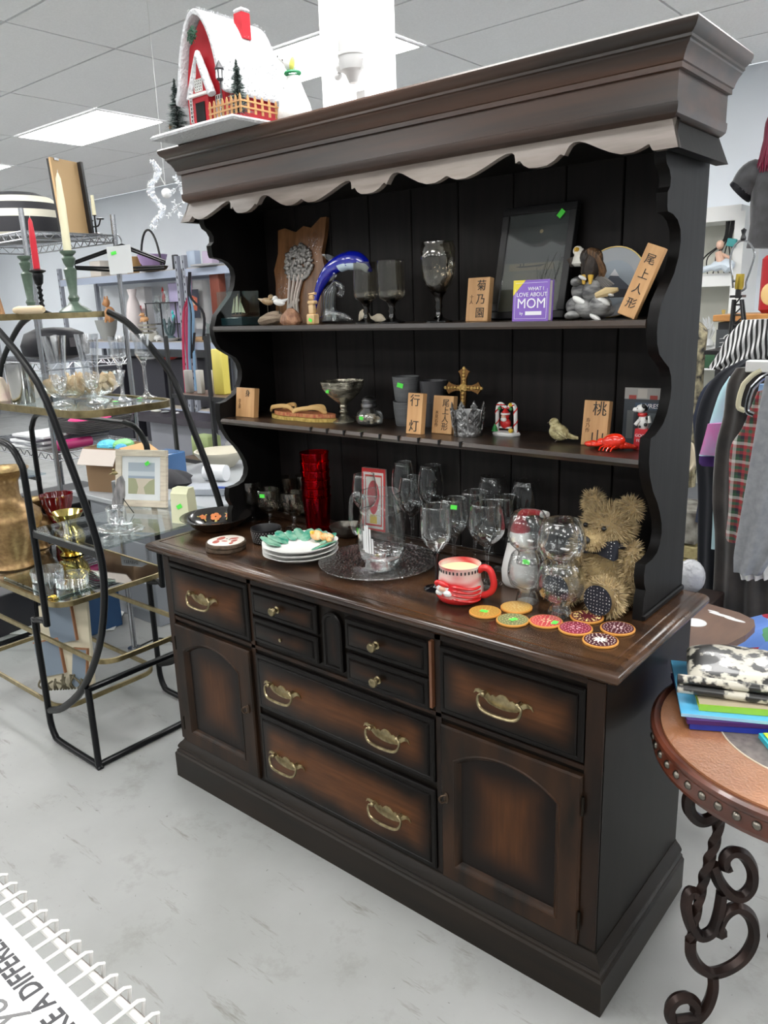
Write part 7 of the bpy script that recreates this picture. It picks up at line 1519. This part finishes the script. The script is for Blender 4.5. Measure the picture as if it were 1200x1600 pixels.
# clothes rail with garments
RX = .16; RZ = 1.33
t = thing('clothes_rail', 'metal clothes rail hung with garments at the right edge', 'rail', (RX, 2.2, 0)); b = MB(); b.tube([(.12-RX, -1.05, RZ), (-.60-RX, 1.1, RZ)], .013, 10); b.build('rail_bar', CHR, t)
for x_, y_ in ((.12-RX, -1.05), (-.60-RX, 1.1)): b = MB(); b.tube([(x_, y_, 0), (x_, y_, RZ)], .014, 10); b.tube([(x_-.2, y_, .02), (x_+.2, y_, .02)], .014, 8); b.build('upright', CHR, t)
def garment(name, label, cat, Y, L_, R_, mat, th_=.05, folds=5, amp=.018, hem=None, seed=1, extra=None):
    """L_, R_: left and right outline in the photograph at depth Y; the cloth is lofted between them with folds"""
    Pq = at(*L_[0], y=Y); t = thing(name, label, cat, Pq); r_ = random.Random(seed); ph = r_.uniform(0, 6)
    Ls = smoothpath([at(*p, y=Y)-Pq for p in L_], 4); Rs = smoothpath([at(*p, y=Y)-Pq for p in R_], 4)
    n = 24; m = max(len(Ls), len(Rs))
    def samp(A, u): k_ = u*(len(A)-1); i = min(int(k_), len(A)-2); return A[i].lerp(A[i+1], k_-i)
    rows = []
    for j in range(m):
        v = j/(m-1); a, c = samp(Ls, v), samp(Rs, v); row = []; amp_ = amp*(.25+.75*v)
        for i in range(n+1): u = i/n; p = a.lerp(c, u); edge = math.sin(PI*u)**.5; row.append(p+V(0, -th_*.5*edge-amp_*edge*math.sin(u*folds*2*PI+ph+v*1.2), 0))
        for i in range(n, -1, -1): u = i/n; p = a.lerp(c, u); edge = math.sin(PI*u)**.5; row.append(p+V(0, th_*.5*edge-amp_*.6*edge*math.sin(u*folds*2*PI+ph+v), 0)) if 0 < i < n else None
        rows.append(row)
    b = MB(); b.loft(rows); g = b.build('cloth', mat, t, 70); return t
def stripes(name, cols, scale, axis=2, plaid=False, rough=.85):
    if name in MATS: return MATS[name]
    m, tt, bs = nt(name); bs.inputs['Roughness'].default_value = rough; tc = tt.nodes.new('ShaderNodeTexCoord'); sx = tt.nodes.new('ShaderNodeSeparateXYZ'); tt.links.new(tc.outputs['Object'], sx.inputs[0])
    def band(ax, sc_):
        mu = tt.nodes.new('ShaderNodeMath'); mu.operation = 'MULTIPLY'; mu.inputs[1].default_value = sc_; tt.links.new(sx.outputs[ax], mu.inputs[0]); fr = tt.nodes.new('ShaderNodeMath'); fr.operation = 'FRACT'; tt.links.new(mu.outputs[0], fr.inputs[0])
        rp = tt.nodes.new('ShaderNodeValToRGB'); rp.color_ramp.interpolation = 'CONSTANT'; E_ = rp.color_ramp.elements; E_[0].color = c4(cols[0]); E_[1].position = 1/len(cols); E_[1].color = c4(cols[1])
        for i, c_ in enumerate(cols[2:]): e_ = E_.new((i+2)/len(cols)); e_.color = c4(c_)
        tt.links.new(fr.outputs[0], rp.inputs[0]); return rp.outputs[0]
    a = band(axis, scale)
    if plaid:
        c_ = band(0, scale*.9); mx = tt.nodes.new('ShaderNodeMix'); mx.data_type = 'RGBA'; mx.inputs[0].default_value = .5; tt.links.new(a, mx.inputs[6]); tt.links.new(c_, mx.inputs[7]); a = mx.outputs[2]
    tt.links.new(a, bs.inputs['Base Color']); MATS[name] = m; return m
garment('grey_sweater', 'light grey sweater with long cuffed sleeve, nearest on the rail', 'sweater', 1.55, [(1196, 588), (1186, 640), (1172, 720), (1158, 800), (1147, 862), (1146, 892)], [(1245, 580), (1245, 640), (1235, 720), (1225, 800), (1212, 862), (1190, 898)], M('heather_grey_knit', (.28, .29, .31), .9, c2=(.22, .23, .25), scale=40, bump=.3), .06, 2, .014)
garment('white_undershirt', 'white shirt tail showing under the grey sweater', 'shirt', 1.66, [(1153, 860), (1154, 885), (1158, 906)], [(1230, 850), (1230, 880), (1228, 902)], M('white_cotton', (.62, .62, .60), .9), .03, 5, .018)
garment('plaid_vest', 'red green and white plaid vest with denim collar', 'vest', 1.85, [(1183, 612), (1160, 668), (1141, 700), (1139, 760), (1138, 800), (1134, 840), (1146, 848)], [(1225, 600), (1225, 668), (1215, 700), (1205, 760), (1195, 800), (1185, 840), (1165, 848)], stripes('red_plaid', [(.30, .02, .03), (.50, .48, .45), (.03, .08, .04), (.02, .02, .03), (.32, .03, .04), (.04, .10, .06)], 14, 2, True), .05, 2, .012)
garment('denim_collar', 'light denim shirt collar edge behind the plaid vest', 'shirt', 1.90, [(1187, 600), (1178, 640), (1160, 680), (1142, 698)], [(1196, 600), (1194, 640), (1188, 680), (1170, 700)], M('light_denim', (.16, .28, .48), .8, c2=(.28, .42, .60), scale=20), .03, 1, .006)
garment('brown_hoodie', 'long charcoal brown hoodie hanging in the middle of the rail', 'jacket', 2.05, [(1150, 575), (1136, 600), (1130, 650), (1118, 700), (1113, 780), (1117, 850), (1112, 960)], [(1215, 570), (1215, 600), (1215, 650), (1215, 700), (1215, 780), (1215, 850), (1215, 960)], M('charcoal_fleece', (.045, .038, .034), .9, c2=(.02, .018, .017), scale=8, sheen=.2), .08, 3, .022)
garment('tie_dye_shirt', 'pale blue to pink tie dye t-shirt', 'shirt', 2.25, [(1140, 588), (1125, 612), (1112, 650), (1100, 690), (1092, 712)], [(1215, 585), (1215, 620), (1215, 660), (1215, 695), (1215, 712)], (lambda: (lambda m: m)(M('tie_dye_blue', (.40, .62, .68), .85, c2=(.45, .55, .66), scale=9)))(), .05, 1, .010)
garment('tie_dye_sleeve', 'pink lower part of the tie dye shirt sleeve', 'shirt', 2.22, [(1106, 662), (1100, 685), (1093, 710)], [(1200, 655), (1200, 688), (1200, 714)], M('tie_dye_pink', (.52, .12, .34), .85, c2=(.40, .25, .45), scale=9), .05, 1, .008)
garment('purple_hem', 'dark purple shirt hem below the tie dye shirt', 'shirt', 2.28, [(1094, 704), (1092, 722), (1096, 728)], [(1200, 708), (1200, 724), (1200, 732)], M('dark_purple_cotton', (.06, .02, .14), .9), .04, 2, .008)
garment('black_coat', 'long black coat hanging behind the tie dye shirt', 'coat', 2.45, [(1160, 562), (1120, 585), (1095, 625), (1085, 680), (1090, 760), (1090, 850), (1088, 940)], [(1200, 562), (1190, 590), (1180, 640), (1170, 700), (1170, 780), (1160, 860), (1160, 950)], M('black_wool', (.008, .009, .014), .9), .08, 3, .022)
garment('navy_jacket', 'navy jacket sleeve in front of the patterned coat', 'jacket', 2.60, [(1140, 572), (1100, 605), (1086, 640), (1083, 668), (1092, 760), (1086, 815)], [(1215, 566), (1215, 605), (1215, 660), (1215, 700), (1215, 770), (1205, 830)], M('navy_cloth', (.008, .014, .035), .85), .06, 2, .016)
garment('striped_sweater', 'black and white striped knit sweater draped over the rail', 'sweater', 2.75, [(1160, 500), (1135, 528), (1122, 552), (1106, 575)], [(1245, 496), (1220, 540), (1190, 565), (1150, 578)], stripes('black_white_stripe', [(.62, .62, .62), (.02, .02, .02)], 46, 0), .10, 3, .02)
garment('patterned_coat', 'cream and black patterned coat at the back of the rail', 'coat', 3.00, [(1088, 500), (1080, 560), (1076, 640), (1072, 700), (1068, 760)], [(1105, 520), (1100, 570), (1096, 640), (1090, 700), (1086, 760)], M('cream_black_print', (.50, .44, .28), .8, c2=(.03, .03, .03), scale=26), .10, 2, .02)
garment('cream_scarf', 'cream scarf end beside the hutch side', 'scarf', 2.9, [(1078, 690), (1075, 715), (1072, 738)], [(1084, 696), (1090, 722), (1078, 738)], M('cream_wool', (.60, .52, .38), .9), .03, 1, .008)
garment('pale_blue_scarf', 'narrow pale blue scarf hanging beside the brown hoodie', 'scarf', 2.15, [(1114, 780), (1113, 820), (1111, 858)], [(1200, 780), (1200, 820), (1200, 860)], M('pale_blue_cloth', (.35, .50, .55), .9), .02, 1, .003)
garment('dark_skirt', 'wide black skirt filling the lower part of the rail', 'skirt', 2.35, [(1150, 850), (1130, 900), (1105, 965), (1100, 1010)], [(1260, 850), (1260, 900), (1260, 965), (1260, 1010)], M('black_wool'), .12, 6, .03)
def hanger_at(px, py, Y, cl, nm):
    P_ = at(px, py, y=Y); t = thing('clothes_hanger', nm, 'hanger', P_); q_ = lambda x, y: at(x, y, y=Y)-P_; b = MB(); b.tube(smoothpath([q_(px, py), q_(px-6, py+18), q_(px-8, py+36), q_(px+2, py+42)], 4), .010, 8); b.tube(smoothpath([q_(px, py), q_(px+14, py-14), q_(px+28, py-22)], 4), .010, 8); b.build('hanger_arm', cl, t)
hanger_at(1162, 600, 1.98, M('cream_plastic', (.62, .58, .40), .4), 'cream plastic hanger on the brown hoodie'); hanger_at(1176, 606, 1.80, CHR, 'wire hanger beside the plaid vest')
t = thing('clear_plastic_tags', 'white plastic size marker block on the rail top', 'tag', at(1178, 572, y=2.0)); b = MB(); b.box((.03, 0, .0), (.11, .05, .045), bev=.004); b.build('marker', M('white_plastic', (.66, .66, .64), .4), t)
# wicker and bag behind the hutch
for i, (py0, py1, lab) in enumerate(((880, 862, 'lower yellow wicker drawer box'), (860, 842, 'middle yellow wicker drawer box'), (838, 790, 'floral patterned box on top of the wicker boxes'))):
    P = at(1078, py0, y=3.0); t = thing('wicker_box' if i < 2 else 'patterned_box', lab+' behind the hutch', 'box', P); MB().box((0, 0, hz(P, py1)/2), (.16, .3, hz(P, py1)), bev=.004).build('body', M('yellow_wicker', (.40, .34, .16), .7, c2=(.25, .2, .09), scale=40, stretch=(1, 1, 6)) if i < 2 else M('floral_board', (.32, .31, .27), .6, c2=(.06, .05, .04), scale=12), t, 0)
P = at(1078, 918, y=1.9); boxthing('small_black_stool', 'small black stool behind the hutch carrying the clear plastic bag', 'stool', V(P.x, P.y, 0), (.22, .22, P.z-.03), M('dark_leg')); t = thing('clear_plastic_bag', 'crumpled clear plastic bag beside the hutch back corner', 'bag', P); b = MB(); b.sph((0, 0, .05), (.06, .05, .075), 18, 10); b.build('plastic', M('crumpled_plastic', (.45, .46, .48), .2, bump=1, bscale=30), t, 20)
# stand carrying the boxes and bag
t = thing('dark_back_stand', 'dark wooden stand behind the hutch carrying the wicker boxes', 'stand', (-.72, 3.05, 0)); z9 = at(1078, 881, y=3.0).z
MB().box((0, 0, max(z9, .05)/2), (.5, .4, max(z9, .05)-.002)).build('body', M('dark_leg'), t, 0)
# built-in white shelves on the back wall
WS = M('white_shelf_paint', (.80, .81, .80), .5); t = thing('white_wall_shelves', 'white built-in shelves on the back wall beyond the hutch', 'shelf', (-1.75, 4.3, 0)); zt_ = at(1125, 332, y=4.12).z; zm = at(1125, 437, y=4.12).z; zl = at(1105, 550, y=4.12).z; xr_ = at(1152, 380, y=4.12).x+1.75
for z_, h_ in ((zt_, .09), (zm, .08), (zl, .16), (.5, .05)): MB().box((xr_-.55, .02, z_-h_/2+.04), (1.1, .34, h_)).build('shelf_board', WS, t, 0)
for x_ in (xr_, xr_-1.1): MB().box((x_, .02, zt_/2), (.06, .36, zt_)).build('upright', WS, t, 0)
MB().box((xr_-.55, .19, zt_/2), (1.1, .01, zt_)).build('back_panel', M('cream_back_panel', (.58, .58, .52), .6), t, 0)
def rb(*a): return B(*a)
P = at(1122, 427, y=4.12); P.z = zm+.041; k_ = mpp(P); t = thing('porcelain_lady', 'reclining porcelain lady with peach torso and pale blue dress on the white wall shelf', 'ornament', P); b = MB(); b.tube(smoothpath([(-24*k_, 0, 6*k_), (-6*k_, 0, 10*k_), (10*k_, 0, 12*k_), (20*k_, 0, 5*k_)], 4), [5*k_]*4+[8*k_]*4+[10*k_]*4+[6*k_], 10); b.build('dress', M('pale_blue_porcelain', (.62, .70, .78), .3), t); b = MB(); b.tube([(4*k_, 0, 14*k_), (-2*k_, 0, 32*k_)], [7*k_, 5*k_], 10); b.sph((0, 0, 42*k_), (6*k_, 5*k_, 7*k_)); b.tube([(0, 0, 30*k_), (16*k_, 0, 22*k_), (18*k_, 0, 10*k_)], 2.5*k_, 7); b.build('torso', M('peach_porcelain', (.74, .48, .36), .4), t); b = MB(); b.box((17*k_, 0, 44*k_), (14*k_, .02, 12*k_), rot=(0, .2, 0), bev=.004); b.build('teal_book', M('teal_paint', (.05, .32, .32), .5), t)
t = thing('wire_nest', 'looping black wire nest behind the porcelain figurine', 'ornament', at(1125, 427, y=4.2)); b = MB(); k_ = mpp(t.location); rnd = random.Random(77)
for i in range(9): x0 = -30+i*7; b.tube(smoothpath([(x0*k_*1.2, 0, 0), ((x0+rnd.uniform(-8, 8))*k_, 0, 25*k_), (8*k_+x0*.2*k_, 0, 50*k_), ((14+x0*.35)*k_, 0, 92*k_)], 5), .004, 5)
b.build('wire', BLACK, t)
rb('teal_fan', 'small teal fan shape on the white wall shelf', 'ornament', 1138, 392, 380, 10, 4.1, zm+.17, 'box', (.05, .30, .30)) if 0 else None
rb('glass_swan', 'clear glass swan ornament on the lower white shelf', 'ornament', 1108, 520, 492, 26, 4.15, zl+.041, 'spiky', (.60, .62, .62))
rb('gold_figurine', 'gold and pink tall figurine on the lower white shelf', 'ornament', 1128, 522, 484, 10, 4.1, zl+.041, 'vase', (.55, .38, .10))
rb('green_sign', 'dark green box sign behind the black coat', 'box', 1112, 575, 548, 28, 3.3, at(1112, 575, y=3.3).z, 'box', (.05, .14, .07))
P = at(1140, 560, y=3.25); t = thing('chalkboard_print', 'small black chalkboard print with white drawing above the clothes', 'picture', P); k_ = mpp(P); MB().box((0, 0, 22*k_), (44*k_, .02, 44*k_)).build('board', M('chalkboard', (.055, .06, .065), .7), t, 0)
b = MB(); b.tube([(10*k_*math.cos(a), -.012, 30*k_+7*k_*math.sin(a)) for a in [i*PI/8 for i in range(9)]], .003, 5); b.tube([(0, -.012, 6*k_), (0, -.012, 36*k_)], .003, 5); b.tube([(-9*k_, -.012, 6*k_), (9*k_, -.012, 6*k_)], .003, 5)
for i in range(4): b.tube([((-16)*k_, -.012, (30-6*i)*k_), (-10*k_, -.012, (31-6*i)*k_)], .002, 4)
b.build('chalk_drawing', M('chalk_white', (.6, .6, .6), .8), t, 0)
# cabinet with orange top under the lamp, lamp
P = at(1185, 490, y=3.35); k_ = mpp(P); t = thing('black_cabinet', 'black cabinet with an orange wooden top behind the clothes rail', 'cabinet', (P.x+.10, 3.45, 0)); MB().box((0, 0, P.z/2-.02), (.55, .4, P.z-.04)).build('body', M('black_cabinet_paint', (.015, .015, .017), .4), t, 0); MB().box((-.0, 0, P.z-.018), (.60, .44, .035), bev=.004).build('wooden_top', M('orange_wood', (.50, .24, .07), .4, c2=(.38, .17, .05), scale=8, stretch=(1, 6, 1)), t)
Yl = 3.0; Pl = at(1154, 545, y=Yl); ql = lambda x, y: at(x, y, y=Yl)-Pl; k_ = mpp(Pl)
t = thing('harp_lamp', 'black truss lamp base with brass socket and bare harp', 'lamp', V(Pl.x, Yl, Pl.z))
b = MB()
for s in (-1, 1):
    for yy in (-.03, .03): b.tube([ql(1154+s*13, 545)+V(0, yy, 0), ql(1153+s*6, 468)+V(0, yy*.5, 0)], .007, 6)
for i in range(5): y_ = 540-i*16; w_ = 12-i*1.4; b.tube([ql(1154-w_, y_), ql(1154+w_, y_)], .005, 5); b.tube([ql(1154-w_, y_), ql(1153+w_, y_-14)], .004, 5)
b.box(ql(1153, 463), (18*k_, .07, .012)); b.tube([ql(1153, 466), ql(1154, 452)], .014, 8); b.build('lamp_base', BLACK, t)
b = MB(); b.tube([ql(1154, 452), ql(1155, 446), ql(1157, 428)], [.018, .022, .020], 14); b.build('socket', M('brass_socket', (.62, .45, .08), .3, 1), t); b = MB(); b.tube([ql(1150, 440), ql(1145, 438)], .006, 6); b.build('switch', BLACK, t)
b = MB(); b.tube(smoothpath([ql(1145, 450), ql(1144, 430), ql(1141, 405), ql(1147, 385), ql(1158, 376), ql(1170, 379), ql(1179, 396), ql(1173, 420), ql(1166, 440), ql(1165, 450), ql(1158, 455)], 4), .005, 6); b.build('harp', CHR, t); b = MB(); b.lathe([(.010, 0), (.014, .01), (.008, .03), (.014, .05), (0, .06)], 10, c=ql(1161, 376)); b.build('finial', BLACK, t)
t2 = thing('lamp_stand', 'small black pedestal table under the harp lamp', 'table', (Pl.x, Yl, 0)); b = MB(); b.box((0, 0, Pl.z-.012), (.26, .26, .022), bev=.003); b.tube([(0, 0, 0), (0, 0, Pl.z-.02)], .02, 8); b.lathe([(.14, 0), (.13, .02), (.02, .03)], 20); b.build('pedestal', BLACK, t2)
P = at(1198, 478, y=3.4); t = thing('red_tin_sign', 'red tin with a golden picture standing on the black cabinet', 'tin', V(P.x+.05, 3.40, at(1185, 490, y=3.35).z+.0005)); MB().box((0, 0, .15), (.18, .04, .30), bev=.02).build('tin', M('deep_red_tin', (.32, .01, .015), .35), t); b = MB(); b.sph((-.03, -.022, .10), (.05, .004, .06)); b.build('golden_picture', M('golden_print', (.60, .42, .18), .5), t)
# mannequin bust with black blouse and burgundy hair
Ym = 3.95; Pm = at(1225, 392, y=Ym); k_ = mpp(Pm); t = thing('blouse_mannequin', 'hanging mannequin wearing a black crushed velvet blouse with burgundy hair', 'mannequin', Pm); qm = lambda x, y, d=0: at(x, y, y=Ym+d)-Pm
VEL = M('crushed_velvet', (.02, .02, .022), .6, c2=(.045, .045, .05), scale=16, bump=.4, sheen=.3)
rows = []
for (xl_, xr2, y_, dp) in ((1166, 1284, 388, .10), (1172, 1278, 350, .10), (1172, 1278, 320, .11), (1176, 1274, 290, .12), (1178, 1272, 275, .11), (1186, 1262, 262, .07), (1200, 1248, 254, .04)):
    c_, hw_ = (xl_+xr2)/2, (xr2-xl_)/2; rows.append([qm(c_+hw_*math.cos(a), y_)+V(0, dp*math.sin(a), 0) for a in [i*PI/10 for i in range(20)]])
b = MB(); b.loft(rows); b.build('blouse', VEL, t, 60)
for s_ in (-1, 1): b = MB(); b.tube(smoothpath([qm(1225+s_*28, 266), qm(1225+s_*44, 272), qm(1225+s_*56, 284), qm(1225+s_*65, 298)], 3), [.05, .065, .08, .085, .088, .088, .086, .083, .08, .078], 12); b.build('sleeve', VEL, t, 60)
b = MB(); b.tube([qm(1163, 294), qm(1155, 302)], [.082, .080], 12); b.build('cuff', M('black_leather'), t); b = MB()
for i in range(3): b.lathe([(.008, 0), (.010, .002), (0, .004)], 8, c=qm(1155+i*6, 293+i*4, -.085))
b.build('buckle', CHR, t)
b = MB(); b.tube([qm(1222, 262), qm(1222, 235), qm(1222, 215)], [.05, .045, .05], 10); b.sph(qm(1222, 195), (.075, .085, .10)); b.build('head', M('mannequin_skin', (.45, .36, .30), .5), t, 60)
b = MB(); rnd = random.Random(15)
for i in range(60):
    a = rnd.uniform(2.3, 5.2) if i % 2 else rnd.uniform(4.0, 7.2); x0 = 1222+26*math.cos(a); b.tube(smoothpath([qm(1222, 178)+V(0, 0, .02), qm(1222+20*math.cos(a), 186)+V(0, .08*math.sin(a), 0), qm(x0, 220)+V(0, .09*math.sin(a), 0), qm(x0+rnd.uniform(-10, 4), 262+rnd.uniform(-10, 12))+V(0, -.09, 0)], 4), [.010]*10+[.008, .005, .002], 5)
b.build('burgundy_hair', M('burgundy_hair', (.16, .004, .03), .5), t)
# ================================================================== WHITE WIRE DISPLAY, LOWER LEFT FOREGROUND
WZ = .70; WY0 = -.945
t = thing('white_wire_table', 'white wire display table top in the lower left corner', 'table', (-.30, WY0-.25, 0)); WH = M('white_powder_coat', (.72, .71, .69), .35)
for nm, y_, z_, r_ in (('top_rod', .245, WZ-.002, .0048), ('rod_shade', .252, WZ-.012, .0036), ('top_rod', -.25, WZ, .0038)): b = MB(); b.tube([(-.42, y_, z_), (.42, y_, z_)], r_, 10); b.build(nm, WH if nm == 'top_rod' else M('rod_shade_brown', (.20, .16, .14), .4), t)  # dark rod added as the painted shadow line along the rail's underside
wo = None
for i in range(30):
    x = -.41+i*.0283
    if wo is None:
        b = MB(); b.tube([(0, -.26, WZ+.005), (0, .255, WZ+.005), (0, .262, WZ+.001), (0, .2585, WZ-.022)], .0025, 6); wo = b.build('cross_wire', WH, t); wo.location = (x, 0, 0)
    else: c_ = wo.copy(); col.objects.link(c_); c_.location = (x, 0, 0)
for x in (-.41, .41):
    for y_ in (-.245, .245): b = MB(); b.tube([(x, y_, 0), (x, y_, WZ)], .006, 8); b.build('leg', WH, t)
s0, s1 = at(0, 1428, z=WZ+.0095), at(157, 1600, z=WZ+.0095); ye = (s0.y+s1.y)/2
sg = thing('fundraising_sign', 'white printed sign reading make a difference lying on the wire table', 'sign', (-.26, ye-.14, WZ+.0075), rotz=math.atan2(s1.y-s0.y, s1.x-s0.x)); MB().box((0, 0, .0015), (.60, .28, .003)).build('board', M('sign_white', (.82, .82, .82), .5), sg, 0)
DI = M('sign_ink', (.05, .05, .055), .6)
tl = text('sign_lettering', 'MAKE A DIFFERENCE', .034, DI, sg, (0, 0, 0), (0, 0, PI), align='LEFT', off=.0006)
tl.location = (-.125+.26, -1.011-(ye-.14), .0033); tl.scale = (.92, 1, 1)
tl = text('sign_script', 'you', .050, M('sign_grey_script', (.16, .16, .16), .6), sg, (0, 0, 0), (0, 0, PI), align='LEFT', shear=.3); tl.location = (-.225+.26, -1.052-(ye-.14), .0033)
